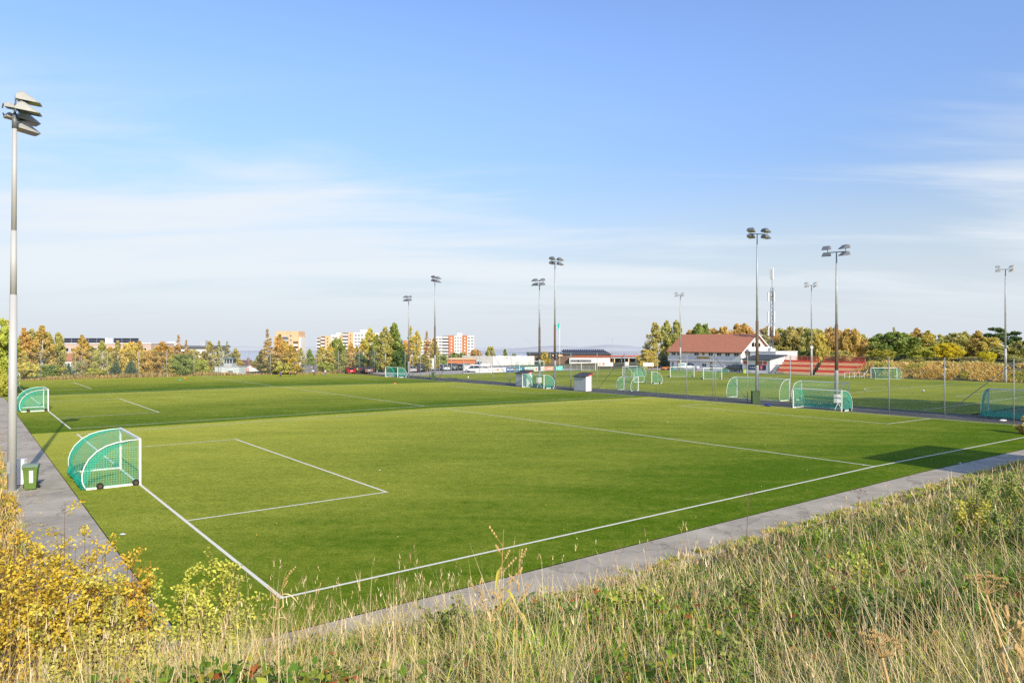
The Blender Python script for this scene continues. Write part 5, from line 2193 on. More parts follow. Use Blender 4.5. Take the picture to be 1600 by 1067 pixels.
for a, b2, h_ in ((6, 10, 1.7), (20, 22, 2.2)):
    MB().box(a, b2, 2, 5, HT + .9, HT + .9 + h_).build('roof_box', M['white' if a < 10 else 'greyboard'], t)
face_windows(t, [1 + 2.9 * i for i in range(8)], [HT - 3.0, HT - 6.0], 2.2, 1.6, frame=M['white'])

# brick hall with solar roof, beyond the big pitch
Y = 290.0
K4 = Y / FPX
x0, _, zt = at(824, 550, Y)
t = thing('brick_hall', 'long brick hall with dark solar roof, beyond the far goal', 'hall', (x0, Y, -9), -.02)
W = (954 - 824) * K4


def hz4(py):
    return EYE - (py - HY) * K4 + 9


MB().box(0, W * .56, 0, 26, 0, hz4(553.6)).build('wall', mat('brown_brick', (.20, .13, .09), .85, 0, .2, .5), t)
MB().box(W * .56 + .01, W, 0, 26, 0, hz4(553.6)).build('wall', M['brick'], t)
s = MB()
s.prism([(-.6, hz4(554)), (26.5, hz4(548.6)), (26.5, hz4(548.3)), (-.6, hz4(553.4))], 'x', W * .44, W + .4)
s.prism([(-.6, hz4(554)), (26.5, hz4(551.6)), (26.5, hz4(551.3)), (-.6, hz4(553.4))], 'x', -.4, W * .44 - .01)
s.build('roof', M['roofdark'], t)
pn = None
for i in range(22):
    xx = W * .46 + i * (W * .53 / 22)
    if pn is None:
        pn = MB()
        pn.prism([(19, 0), (21, .9), (21, .96), (19, .06)], 'x', 0, W * .53 / 22 - .3)
        pn = pn.build('solar_panel', M['solar'], t)
        c = pn
    else:
        c = tree_copy(pn, t)
    c.location = (xx, 0, hz4(550.0))
MB().box(W * .50, W * .98, -3, -.01, 0, hz4(559)).build('low_front', M['white'], t)
face_windows(t, [W * .51, W * .6, W * .66], [hz4(565.5)], 3.4, 1.0, y=-3.03, frame=M['lampdark'], pane=False)
MB().box(W * .3, W * .42, -.9, -.01, hz4(557), hz4(553.8)).build('ochre_panel', M['peach'], t)
x0, _, zt = at(954.5, 552, 300)
t = thing('flat_hall', 'low hall with pale flat roof and dark open bays, left of the clubhouse trees', 'hall', (x0, 300, -10), 0)
K5 = 300 / FPX
W = (1016 - 954.5) * K5


def hz5(py):
    return EYE - (py - HY) * K5 + 10


MB().box(0, W, 4, 30, 0, hz5(556)).build('wall', mat('brown_cladding', (.12, .075, .05), .85, 0, .3, .6), t)
MB().box(-1, W + 1, -2, 30, hz5(556.6), hz5(555.4)).build('fascia', M['red'], t)
s = MB()
s.prism([(-2, hz5(555.4)), (30, hz5(550.2)), (30, hz5(549.9)), (-2, hz5(555.1))], 'x', -1, W + 1)
s.build('roof', M['concrete'], t)
MB().box(-1, W + 1, -2.5, -2.01, hz5(559.5), hz5(557.6)).build('canopy_edge', M['greyboard'], t)
for i in range(6):
    MB().box(1 + i * 3, 1.4 + i * 3, -2.2, -1.8, 0, hz5(559.5)).build('column', M['lampdark'] if i % 2 else M['timber'], t)
# white and grey noise screen
x0, _, zt = at(722, 556.5, 225)
t = thing('noise_screen', 'long pale grey and white screen wall below the horizon, right of the orange flats', 'wall', (x0, 225, -5), 0)
K6 = 225 / FPX
W = (835 - 722) * K6
for i in range(12):
    a = W * i / 12
    hh_ = EYE - ((556.2 if i % 3 else 555.6) - HY) * K6 + 5
    MB().box(a + .03, a + W / 12 - .03, 0, .25, 0, hh_).build('panel', M['white'] if i > 4 else M['concrete'], t)
x0, _, zt = at(698, 560, 205)
t = thing('low_building', 'low reddish-brown building with flat brown roof behind the parked cars', 'building', (x0, 205, -5), 0)
K7 = 205 / FPX
W = (742 - 698) * K7
MB().box(0, W, 0, 8, 0, EYE - (562 - HY) * K7 + 5).build('wall', M['brickor'], t)
MB().box(-.3, W + .3, -.4, 8.2, EYE - (562 - HY) * K7 + 5, EYE - (559.5 - HY) * K7 + 5).build('roof', M['peach'], t)
face_windows(t, [1 + 2 * i for i in range(3)], [3.6], 1.4, .5, frame=M['rust'], pane=False)

# ------------------------------------------------------------------ shadow-casting neighbours to the right
V0h = -15.0
def house_right():
    # long cabin standing on the bank to the right; its eave edge throws the slab of shadow across the touchline
    tip = Vector((18.75, 38.4))
    tt = 15.8
    bx_, by_ = tip.x + SUNV.x * tt, tip.y + SUNV.y * tt
    hz_top = tt * math.tan(SUN_EL)
    u0, v0 = UV(bx_, by_)
    x, y = bx_, by_
    base = gz(x, y) - .4
    t = thing('cabin', 'flat-roofed timber cabin on the bank beyond the right edge, casting the dark slab of shadow', 'cabin', (x, y, base), YAW)
    h = hz_top - base
    w_, d_ = 8.7, 5.0
    MB().box(.15, w_ - .15, -d_ + .15, -.15, 0, h - .2).build('wall', mat('stained_boards', (.22, .12, .06), .8, 0, .2, 2, stretch=(1, 1, .1)), t)
    MB().box(0, w_, -d_, 0, h - .199, h).build('roof', M['roofdark'], t)
    for a in (1.2, 4.0, 6.4):
        f = MB().box(a, a + 1.2, -.149, -.09, 1.3, 2.4).build('window', M['white'], t)
        MB().box(a + .08, a + 1.12, -.1, -.08, 1.38, 2.32).build('pane', M['glass'], f)
    MB().box(3.0, 3.85, -.149, -.1, .3, 2.35).build('door', M['greenbox'], t)


house_right()


# ------------------------------------------------------------------ trees
def leaf_quads(cent, size, rg, up_bias=.35, elong=1.5, fold=True):
    """leaf clumps as small bent diamonds; cent (n,3), size (n,) -> co, quads"""
    n = len(cent)
    nrm = rg.normal(size=(n, 3))
    nrm[:, 2] += up_bias
    nrm /= np.linalg.norm(nrm, axis=1)[:, None]
    t = rg.normal(size=(n, 3))
    t -= nrm * (t * nrm).sum(1)[:, None]
    t /= np.linalg.norm(t, axis=1)[:, None]
    b = np.cross(nrm, t)
    s = size[:, None]
    p0 = cent - t * s * elong * .5
    p2 = cent + t * s * elong * .5
    dr = nrm * s * .18
    p1 = cent + b * s * .5 - dr
    p3 = cent - b * s * .5 - dr
    co_ = np.stack([p0, p1, p2, p3], 1).reshape(-1, 3)
    i = np.arange(n)[:, None] * 4
    tri = np.concatenate([i + np.array([[0, 1, 2]]), i + np.array([[0, 2, 3]])], 0)
    return co_, tri


def crown(kind, seed):
    """unit-height tree (trunk foot at 0, tip at 1). returns crown mesh object data and trunk data"""
    rg = np.random.default_rng(seed)
    C, S, sh = [], [], []
    limbs = []

    def clump(c, r, n, s, flat=1.0, bright=0.0):
        p = rg.normal(size=(n, 3))
        p /= np.linalg.norm(p, axis=1)[:, None]
        p *= (rg.random(n) ** .45)[:, None] * r
        p[:, 2] *= flat
        C.append(np.asarray(c) + p)
        S.append(s * rg.uniform(.6, 1.3, n))
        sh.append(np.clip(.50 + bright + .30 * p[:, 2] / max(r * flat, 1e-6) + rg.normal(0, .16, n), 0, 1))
    if kind in ('birch', 'round', 'thin', 'poplar'):
        if kind == 'birch':
            R, lo, n, cl, leaf, nl = .20, .10, 54, .074, .026, 84
        elif kind == 'round':
            R, lo, n, cl, leaf, nl = .44, .06, 80, .140, .039, 105
        elif kind == 'poplar':
            R, lo, n, cl, leaf, nl = .18, .04, 60, .080, .029, 95
        else:
            R, lo, n, cl, leaf, nl = .11, .06, 40, .046, .020, 62
        for i in range(n):
            t = (i + rg.random()) / n
            z = lo + (.985 - lo) * t
            if kind == 'round':
                rr = R * (max(0, 1 - ((z - .52) / .50) ** 2)) ** .5
            elif kind == 'thin':
                rr = R * (1 - t) ** .75 * (1 if t > .15 else .6 + 2.6 * t)
            else:
                rr = R * (min(1, t * 4.5)) ** .7 * (1 - t ** 1.9) ** .75 + .008
            a = i * 2.4 + rg.normal(0, .5)
            q = rr * (rg.uniform(.4, 1.18) if rr > .03 else 0)
            c = (q * math.cos(a), q * math.sin(a), z - (.03 if kind != 'round' else 0) * (q / R))
            dens = 1.0
            if kind == 'thin':
                dens = .35 if t > .72 else 1
            clump(c, cl * (rg.uniform(.7, 1.25)) * (.45 + .55 * min(1, (1 - t) * 3)), int(nl * dens), leaf, .8, rg.normal(0, .14))
            if i % 2 == 0:
                limbs.append(((0, 0, max(.04, z - q * (.9 if kind != 'round' else .6))), c))
        if kind == 'round':
            for i in range(14):
                a, z = rg.uniform(0, 2 * PI), rg.uniform(.12, .7)
                q = R * .5
                clump((q * math.cos(a), q * math.sin(a), z), .15, 70, .05, .8, -.2)
    elif kind == 'spruce':
        for i in range(15):
            t = i / 14
            z = .06 + .9 * t
            rr = .27 * (1 - t) ** .9 + .012
            m_ = max(3, int(11 * (1 - t) + 3))
            for k in range(m_):
                a = 2 * PI * (k + rg.random() * .6) / m_ + i
                for q in (.35, .7, 1.0):
                    if q < 1 and rr < .05:
                        continue
                    clump((rr * q * math.cos(a), rr * q * math.sin(a), z - rr * q * .35), .042, 16, .032, .5, .15 * (q - .6) + rg.normal(0, .1))
    elif kind == 'pine':
        for i in range(20):
            t = rg.random()
            z = .55 + .42 * t
            rr = .42 * (1 - (t * .75) ** 2)
            a = i * 2.4
            q = rr * rg.uniform(.4, 1)
            c = (q * math.cos(a), q * math.sin(a), z)
            clump(c, .12, 100, .040, .45, rg.normal(0, .15))
            limbs.append(((0, 0, z - .12), c))
    elif kind == 'bush':
        for i in range(30):
            a = rg.uniform(0, 2 * PI)
            z = rg.uniform(.12, .86)
            rr = .52 * (1 - (z / 1.02) ** 2.2) ** .5
            q = rr * rg.uniform(.45, 1)
            clump((q * math.cos(a), q * math.sin(a), z), .18, 95, .058, .8, rg.normal(0, .14))
        limbs = [((0, 0, .05), (.2, .1, .6)), ((0, 0, .05), (-.2, .12, .6)), ((0, 0, .05), (.02, -.2, .65))]
    cent = np.concatenate(C)
    co_, tri = leaf_quads(cent, np.concatenate(S), rg)
    shd = np.repeat(np.concatenate(sh), 4)
    co_[:, 2] = np.maximum(co_[:, 2], .004)
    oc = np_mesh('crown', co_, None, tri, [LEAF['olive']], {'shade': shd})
    tb = MB()
    if kind != 'bush':
        r0 = .021 if kind in ('birch', 'thin', 'poplar') else .028
        zt = .97 if kind in ('birch', 'thin', 'poplar', 'spruce') else .8
        tb.tube([(0, 0, -.04), (0, 0, 0), (.004, .003, .3), (-.003, .004, .65), (0, 0, zt)], [r0 * 1.3, r0, r0 * .75, r0 * .4, .0025], 7)
    for p, q in limbs:
        tb.tube([p, tuple((Vector(p) * .45 + Vector(q) * .55) + Vector((0, 0, -.015))), q], [.006 if kind != 'bush' else .012, .004, .0015], 4)
    ot = tb.build('trunk', M['birchbark'] if kind in ('birch', 'thin') else M['bark'])
    return oc, ot


PROTO = {}
for k_, ss in (('birch', (1, 2, 3)), ('thin', (4, 5)), ('round', (6, 7, 8)), ('spruce', (9,)), ('pine', (10,)), ('poplar', (11, 12)), ('bush', (13, 14, 15))):
    PROTO[k_] = [crown(k_, s) for s in ss]
USED = set()
TREEC = [0]


def plant(name, label, cat, kind, leaf, x, y, z, h, wid, group=None, rz=None):
    TREEC[0] += 1
    pr = PROTO[kind][TREEC[0] % len(PROTO[kind])]
    base_w = {'birch': .48, 'thin': .28, 'round': 1.05, 'spruce': .58, 'pine': .95, 'poplar': .46, 'bush': 1.15}[kind]
    t = thing(name, label, cat, (x, y, z - .08), random.uniform(0, 6.28) if rz is None else rz, group)
    sx = wid / base_w
    t.scale = (sx, sx, h)
    for o in pr:
        key = o.data.name
        c = o if key not in USED else o.copy()
        if key in USED:
            COL.objects.link(c)
        USED.add(key)
        c.parent = t
        if c.name.startswith('crown'):
            c.material_slots[0].link = 'OBJECT'
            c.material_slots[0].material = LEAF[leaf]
    return t


GL, GR = 'trees beyond the far fence', 'trees behind the clubhouse and grass bank'
random.seed(21)


def trees(rows, group, sc=1.0):
    for name, kind, leaf, px, ptop, Y, wpx, label in rows:
        x, y, zt = at(px, ptop, Y)
        z = gz(x, y)
        cat = 'bush' if 'bush' in name else 'tree'
        plant(name, label, cat, kind, leaf, x, y, z, max(1.0, zt - z), wpx / FPX * Y, group)


trees([
    ('birch_tree', 'round', 'lime', -10, 499, 88, 70, 'tall yellow-green tree cut by the left edge, behind the pale lamp post'),
    ('leafy_bush', 'bush', 'lime', -4, 572, 84, 34, 'yellow-green bush at the left edge beside the half hidden goal'),
    ('birch_tree', 'birch', 'olive', 12, 500, 128, 36, 'olive tree just left of the pale lamp post'),
    ('birch_tree', 'birch', 'orange', 37, 512, 132, 34, 'orange birch just right of the pale lamp post'),
    ('birch_tree', 'birch', 'olive', 50, 513, 142, 30, 'brown-green tree second right of the pale lamp post'),
    ('birch_tree', 'birch', 'rust', 66, 508, 138, 38, 'tallest rust-orange birch left of the long beige building'),
    ('birch_tree', 'round', 'olive', 84, 520, 144, 36, 'olive-brown tree touching the left end of the long beige building'),
    ('birch_tree', 'birch', 'gold', 30, 540, 128, 30, 'low golden birch at the foot of the orange ones, near the lamp post'),
    ('leafy_bush', 'bush', 'green', 76, 567, 130, 34, 'dark green bush behind the leftmost visible fence post'),
    ('leafy_bush', 'bush', 'gold', 50, 562, 129, 40, 'golden bush between lamp post and dark green bush'),
    ('leafy_bush', 'bush', 'lime', 96, 573, 131, 26, 'bright yellow-green low bush below the small red-roofed house'),
    ('spruce_tree', 'spruce', 'spruce', 107, 566, 133, 22, 'small blue-green spruce before the red-roofed house'),
    ('birch_tree', 'birch', 'orange', 128, 523, 140, 30, 'slender orange birch standing in front of the solar panels'),
    ('leafy_bush', 'bush', 'sage', 126, 562, 136, 24, 'grey-green bush under the slender orange birch'),
    ('birch_tree', 'birch', 'olive', 160, 532, 140, 28, 'greenish birch with gaps before the middle of the beige building'),
    ('leafy_bush', 'bush', 'lime', 150, 573, 133, 34, 'broad yellow-green bush at the third fence post'),
    ('birch_tree', 'birch', 'olive', 184, 532, 143, 22, 'thin olive birch before the right half of the beige building'),
    ('spruce_tree', 'spruce', 'spruce', 181, 562, 136, 24, 'dark spruce left of the fourth fence post'),
    ('birch_tree', 'round', 'gold', 203, 535, 140, 36, 'golden yellow tree before the end of the solar panels'),
    ('spruce_tree', 'spruce', 'spruce', 205, 560, 136, 26, 'darkest spruce right before the fourth fence post'),
    ('birch_tree', 'birch', 'rust', 218, 532, 146, 26, 'rust-coloured thin tree at the right end of the beige building'),
    ('birch_tree', 'round', 'orange', 232, 548, 142, 36, 'orange-brown bushy tree between the fourth and fifth fence posts'),
    ('birch_tree', 'birch', 'orange', 254, 533, 142, 36, 'bright orange birch at the fifth fence post'),
    ('birch_tree', 'thin', 'rust', 279, 522, 146, 22, 'tall nearly bare rusty tree beyond the grey school wing'),
    ('birch_tree', 'thin', 'rust', 291, 530, 147, 18, 'shorter nearly bare tree beside the tall nearly bare one'),
    ('leafy_bush', 'round', 'green', 284, 553, 140, 38, 'round mid-green bushy tree under the two nearly bare trees'),
    ('leafy_bush', 'bush', 'lime', 312, 560, 146, 32, 'yellow-green bush left of the low white building'),
    ('birch_tree', 'birch', 'gold', 268, 556, 139, 26, 'low golden tree left of the round green one'),
    ('birch_tree', 'birch', 'olive', 328, 532, 153, 22, 'olive birch behind the left end of the low white building'),
    ('birch_tree', 'thin', 'olive', 342, 531, 155, 22, 'thin olive tree directly behind the lookout'),
    ('birch_tree', 'thin', 'sage', 355, 532, 156, 20, 'pale wispy tree right behind the lookout'),
    ('birch_tree', 'poplar', 'olive', 368, 544, 158, 22, 'dense olive tree between lookout and parasol'),
    ('birch_tree', 'birch', 'gold', 374, 560, 157, 20, 'small golden tree behind the parasol'),
    ('birch_tree', 'birch', 'olive', 404, 556, 172, 26, 'small olive tree right of the orange-roofed house'),
    ('birch_tree', 'thin', 'rust', 418, 513, 152, 26, 'tall spire-like rusty birch left of the tower block'),
    ('birch_tree', 'birch', 'olive', 424, 552, 150, 34, 'olive birch at the foot of the spire-like one'),
    ('birch_tree', 'birch', 'orange', 437, 522, 151, 30, 'orange birch in front of the tower block, left half'),
    ('birch_tree', 'birch', 'gold', 455, 538, 151, 32, 'golden birch in front of the tower block, right half'),
    ('birch_tree', 'birch', 'olive', 470, 543, 156, 20, 'brownish birch at the right foot of the tower block'),
    ('leafy_bush', 'bush', 'olive', 442, 562, 149, 30, 'brown-green bush behind the child in magenta'),
    ('pine_tree', 'poplar', 'green', 484, 545, 162, 17, 'small green cone-shaped tree in the gap right of the tower block'),
    ('willow_bush', 'bush', 'lime', 489, 561, 167, 36, 'rounded lime-green willow right above the grey container'),
    ('willow_bush', 'bush', 'lime', 511, 560, 166, 40, 'larger rounded lime-green willow right of the grey container'),
    ('birch_tree', 'birch', 'gold', 503, 541, 166, 30, 'golden birch at the left end of the pale flats'),
    ('birch_tree', 'round', 'green', 527, 529, 168, 28, 'dark green rounded tree before the middle of the pale flats'),
    ('birch_tree', 'birch', 'olive', 538, 548, 164, 24, 'pale olive birch left of the diagonal brace'),
    ('birch_tree', 'birch', 'orange', 548, 535, 165, 22, 'orange birch before the pale flats, above the red car'),
    ('birch_tree', 'birch', 'olive', 558, 540, 168, 18, 'thin olive birch right of the orange one above the red car'),
    ('leafy_bush', 'round', 'dark', 559, 552, 166, 30, 'dense dark green shrub tree right of the red hatchback'),
    ('birch_tree', 'birch', 'gold', 578, 512, 168, 30, 'tall golden birch behind the brownish estate car'),
    ('birch_tree', 'birch', 'green', 589, 522, 164, 22, 'green birch between the golden birch and the tall poplar'),
    ('leafy_bush', 'bush', 'lime', 571, 558, 168, 26, 'yellow-green bush below the tall golden birch'),
    ('birch_tree', 'birch', 'olive', 602, 510, 164, 32, 'tall olive birch left of the tall dark poplar'),
    ('willow_bush', 'round', 'sage', 608, 541, 168, 32, 'pale weeping willow behind the faint far goal'),
    ('poplar_tree', 'poplar', 'green', 616, 505, 166, 34, 'tallest dark green poplar left of the orange flats'),
    ('leafy_bush', 'round', 'dark', 625, 546, 164, 26, 'dark green bushy tree at the foot of the poplar'),
    ('birch_tree', 'birch', 'orange', 634, 533, 166, 18, 'orange birch right of the poplar foot'),
    ('birch_tree', 'thin', 'gold', 642, 508, 168, 24, 'spiry golden larch behind the slim mast'),
    ('birch_tree', 'birch', 'gold', 652, 516, 168, 22, 'bright golden larch with bare tip before the orange flats'),
    ('birch_tree', 'thin', 'rust', 667, 516, 170, 20, 'bare-tipped thin larch above the white trailer'),
    ('birch_tree', 'birch', 'olive', 664, 551, 168, 26, 'low olive tree behind the white trailer'),
    ('birch_tree', 'birch', 'olive', 679, 527, 172, 22, 'olive birch behind the brown-footed mast at the trailer'),
    ('leafy_bush', 'bush', 'green', 689, 552, 180, 24, 'green bush behind the cars right of the trailer'),
    ('birch_tree', 'birch', 'gold', 58, 527, 150, 30, 'golden birch between the two tallest left trees, in the back row'),
    ('birch_tree', 'birch', 'olive', 142, 540, 148, 28, 'dull olive birch right of the slender orange birch'),
    ('birch_tree', 'birch', 'orange', 172, 541, 150, 26, 'orange-gold birch between the two thin olive birches'),
    ('birch_tree', 'round', 'olive', 244, 543, 152, 30, 'olive tree in the back row left of the bright orange birch'),
    ('birch_tree', 'birch', 'orange', 268, 541, 152, 26, 'orange birch left of the tall nearly bare tree'),
    ('birch_tree', 'round', 'olive', 300, 546, 152, 30, 'olive tree behind the round green one, beside the school wing'),
    ('birch_tree', 'birch', 'gold', 318, 548, 156, 24, 'golden birch left of the lookout, in the back row'),
    ('birch_tree', 'birch', 'olive', 410, 545, 160, 24, 'olive-brown birch left of the spire-like one'),
    ('birch_tree', 'birch', 'gold', 446, 534, 160, 26, 'golden birch in the back row, centred on the tower block'),
    ('birch_tree', 'birch', 'gold', 516, 538, 166, 24, 'golden tree before the pale flats, left of the dark rounded tree'),
    ('birch_tree', 'birch', 'gold', 567, 530, 168, 24, 'golden birch left of the tallest golden one, in the back row'),
    ('leafy_bush', 'bush', 'sage', 540, 557, 166, 28, 'pale grey-green bush left of the red hatchback'),
    ('leafy_bush', 'bush', 'lime', 590, 560, 168, 30, 'yellow-green bush beside the brownish estate car'),
    ('leafy_bush', 'bush', 'olive', 645, 556, 178, 30, 'olive bush behind the black van'),
], GL)
trees([
    ('round_tree', 'round', 'rust', 743, 546, 300, 24, 'dark rust-brown tree right of the orange flats'),
    ('round_tree', 'round', 'green', 716, 551, 290, 34, 'low dark green tree before the orange flats'),
    ('round_tree', 'round', 'olive', 766, 541, 300, 16, 'brown tree second right of the orange flats'),
    ('round_tree', 'poplar', 'green', 789, 545, 300, 12, 'small green tree alone on the horizon before the fjord'),
    ('round_tree', 'round', 'green', 803, 552, 300, 10, 'tiny green tree right of the lone one on the horizon'),
    ('round_tree', 'round', 'gold', 852, 549, 286, 16, 'yellow-green tree before the brown end of the long brick hall'),
    ('birch_tree', 'birch', 'olive', 1023, 503, 196, 36, 'slender olive birch left of the clubhouse'),
    ('birch_tree', 'round', 'olive', 1050, 502, 203, 42, 'broad olive tree touching the clubhouse roof on its left'),
    ('round_tree', 'round', 'gold', 1013, 546, 190, 34, 'low golden tree at the foot of the slender olive birch'),
    ('leafy_bush', 'bush', 'dark', 1034, 553, 196, 30, 'very dark bush against the left wall of the clubhouse'),
    ('leafy_bush', 'bush', 'gold', 1004, 562, 178, 14, 'small golden bush right of the small leaning sign'),
    ('round_tree', 'round', 'green', 1095, 506, 215, 34, 'green tree with open crown above the clubhouse ridge'),
    ('round_tree', 'round', 'rust', 1080, 516, 222, 30, 'rusty tree top showing over the clubhouse ridge, left of the green one'),
    ('round_tree', 'round', 'orange', 1130, 511, 225, 40, 'orange tree behind the clubhouse, left of the two'),
    ('round_tree', 'round', 'orange', 1161, 506, 225, 44, 'big orange tree behind the clubhouse gable'),
    ('round_tree', 'round', 'rust', 1200, 511, 215, 40, 'orange-brown tree behind the telecom mast'),
    ('round_tree', 'birch', 'olive', 1222, 526, 205, 32, 'olive tree right beside the telecom mast'),
    ('round_tree', 'round', 'olive', 1240, 511, 205, 44, 'large dark olive tree right of the telecom mast'),
    ('round_tree', 'round', 'olive', 1226, 548, 196, 40, 'lower olive tree behind the annex roof end'),
    ('round_tree', 'round', 'green', 1262, 548, 180, 44, 'green lower tree behind the left half of the stand'),
    ('round_tree', 'round', 'olive', 1268, 514, 192, 40, 'brown-olive tree behind the pale stand mast'),
    ('round_tree', 'round', 'gold', 1279, 521, 176, 32, 'yellow tree right next to the pale stand mast'),
    ('round_tree', 'round', 'rust', 1300, 512, 190, 36, 'rust tree behind the thin mast of the wide goal'),
    ('round_tree', 'round', 'orange', 1330, 514, 180, 40, 'bright orange tree above the right end of the stand'),
    ('round_tree', 'round', 'olive', 1315, 548, 168, 46, 'olive bushy tree behind the right half of the stand'),
    ('round_tree', 'round', 'rust', 1355, 529, 178, 32, 'brown tree left of the broad green maple'),
    ('round_tree', 'round', 'olive', 1345, 556, 156, 34, 'low olive tree at the right end of the stand'),
    ('maple_tree', 'round', 'green', 1397, 519, 150, 74, 'broad green maple behind the dry bank'),
    ('maple_tree', 'round', 'lime', 1378, 545, 146, 44, 'yellow-green bush tree under the left side of the maple'),
    ('birch_tree', 'birch', 'orange', 1432, 512, 160, 34, 'tall orange birch right of the broad green maple'),
    ('birch_tree', 'thin', 'olive', 1397, 510, 166, 22, 'thin brown tree top showing over the broad green maple'),
    ('birch_tree', 'birch', 'gold', 1450, 516, 158, 34, 'golden birch second right of the maple'),
    ('round_tree', 'round', 'lime', 1446, 541, 142, 50, 'yellow-green rounded tree right of the maple, low over the bank'),
    ('round_tree', 'round', 'yellow', 1480, 536, 140, 46, 'bright yellow rounded tree behind the dry bank'),
    ('round_tree', 'round', 'olive', 1492, 520, 152, 40, 'olive tree behind the bright yellow one'),
    ('birch_tree', 'birch', 'olive', 1508, 517, 154, 30, 'brown-olive tree right of the bright yellow one'),
    ('birch_tree', 'birch', 'orange', 1528, 516, 150, 36, 'pale orange birch left of the rightmost mast'),
    ('round_tree', 'round', 'yellow', 1542, 549, 138, 30, 'small bright yellow tree low over the bank near the rightmost mast'),
    ('birch_tree', 'round', 'gold', 1548, 527, 148, 34, 'golden tree just left of the pine'),
    ('pine_tree', 'pine', 'dark', 1556, 511, 158, 54, 'dark pine with flat spreading crown near the right edge'),
    ('pine_tree', 'pine', 'dark', 1582, 517, 152, 40, 'lower dark pine right of the rightmost mast'),
    ('round_tree', 'round', 'olive', 1568, 541, 142, 50, 'olive tree behind the foot of the rightmost mast'),
    ('round_tree', 'round', 'olive', 1598, 532, 140, 40, 'olive-gold tree cut by the right edge above the bank'),
    ('round_tree', 'round', 'olive', 1630, 522, 140, 60, 'olive tree just beyond the right edge above the bank'),
    ('round_tree', 'round', 'orange', 1110, 513, 232, 40, 'dull orange tree between the green tree and the left orange tree, over the ridge'),
    ('round_tree', 'round', 'olive', 1218, 514, 218, 40, 'olive-gold tree just right of the telecom mast, in the back row'),
    ('round_tree', 'round', 'olive', 1255, 513, 206, 40, 'olive tree between the dark olive tree and the pale stand mast, back row'),
    ('round_tree', 'round', 'gold', 1287, 516, 204, 44, 'gold-brown tree showing between the stand mast and the rust tree'),
    ('round_tree', 'round', 'rust', 1316, 517, 198, 40, 'brown tree in the back row above the right half of the stand'),
    ('round_tree', 'round', 'olive', 1342, 523, 192, 44, 'olive tree in the back row right of the bright orange tree'),
    ('round_tree', 'round', 'orange', 1368, 529, 186, 44, 'orange-brown tree in the back row touching the left side of the maple'),
    ('round_tree', 'round', 'gold', 1418, 521, 176, 50, 'gold-green tree in the back row behind the right side of the maple'),
    ('round_tree', 'round', 'olive', 1465, 523, 172, 48, 'olive-gold tree in the back row above the bright yellow tree'),
    ('round_tree', 'round', 'gold', 1516, 523, 168, 44, 'golden tree in the back row behind the pale orange birch'),
    ('leafy_bush', 'bush', 'olive', 1362, 560, 148, 44, 'olive bush on top of the bank at its left end'),
    ('leafy_bush', 'bush', 'gold', 1425, 562, 141, 44, 'golden bush on the bank under the tall orange birch'),
    ('leafy_bush', 'bush', 'olive', 1508, 556, 138, 48, 'olive bush on the bank under the pale orange birch'),
    ('leafy_bush', 'bush', 'olive', 1588, 556, 136, 48, 'olive bush on the bank right of the rightmost mast'),
], GR)
# pale conical ornamental tree on the terrace
x, y, z0_ = at(1183, 551, 176)
plant('conical_tree', 'pale silvery conical tree beside the clubhouse gable', 'tree', 'poplar', 'sage', *at(1197, 0, 192)[:2], 0.0, 10.2, 3.2)
# trees off the right edge whose shadows fall across the big pitch
for i, (ux, vy, h, lf) in enumerate(((65.6, -1.5, 14.5, 'olive'), (71.2, -2.5, 16.5, 'gold'), (75.5, -4.5, 14.0, 'green'))):
    x, y = P(ux, vy)
    plant('round_tree', ('olive', 'golden', 'green')[i] + ' tree beyond the right edge shading the big pitch', 'tree', 'round', lf, x, y, gz(x, y), h, 7.0, 'trees shading the right end')
x, y, z = at(1606, 648, 50.5)
plant('leafy_bush', 'dark reddish-brown bush at the right edge beside the last fence post', 'bush', 'bush', 'rust', x, y, gz(x, y) - .05, 1.5, 1.7)

# orange machine and hedge by the clubhouse
x, y, z = at(1041, 577.5, 176)
t = thing('garden_machine', 'orange-red ground machine parked left of the clubhouse', 'machine', (x, y, gz(x, y)), .1)
MB().box(-1.1, .1, -.5, .5, .35, .8).build('body', M['orange'], t)
MB().box(.3, 1.1, -.45, .45, .3, .95).build('engine_cover', M['orange'], t)
MB().box(-.3, .3, -.35, .35, .55, .62).build('frame', M['rust'], t)
for sx in (-.8, .7):
    for sy in (-1, 1):
        MB().tube([(sx, sy * .5, .28), (sx, sy * .7, .28)], .28, 10).build('wheel', M['rubber'], t)

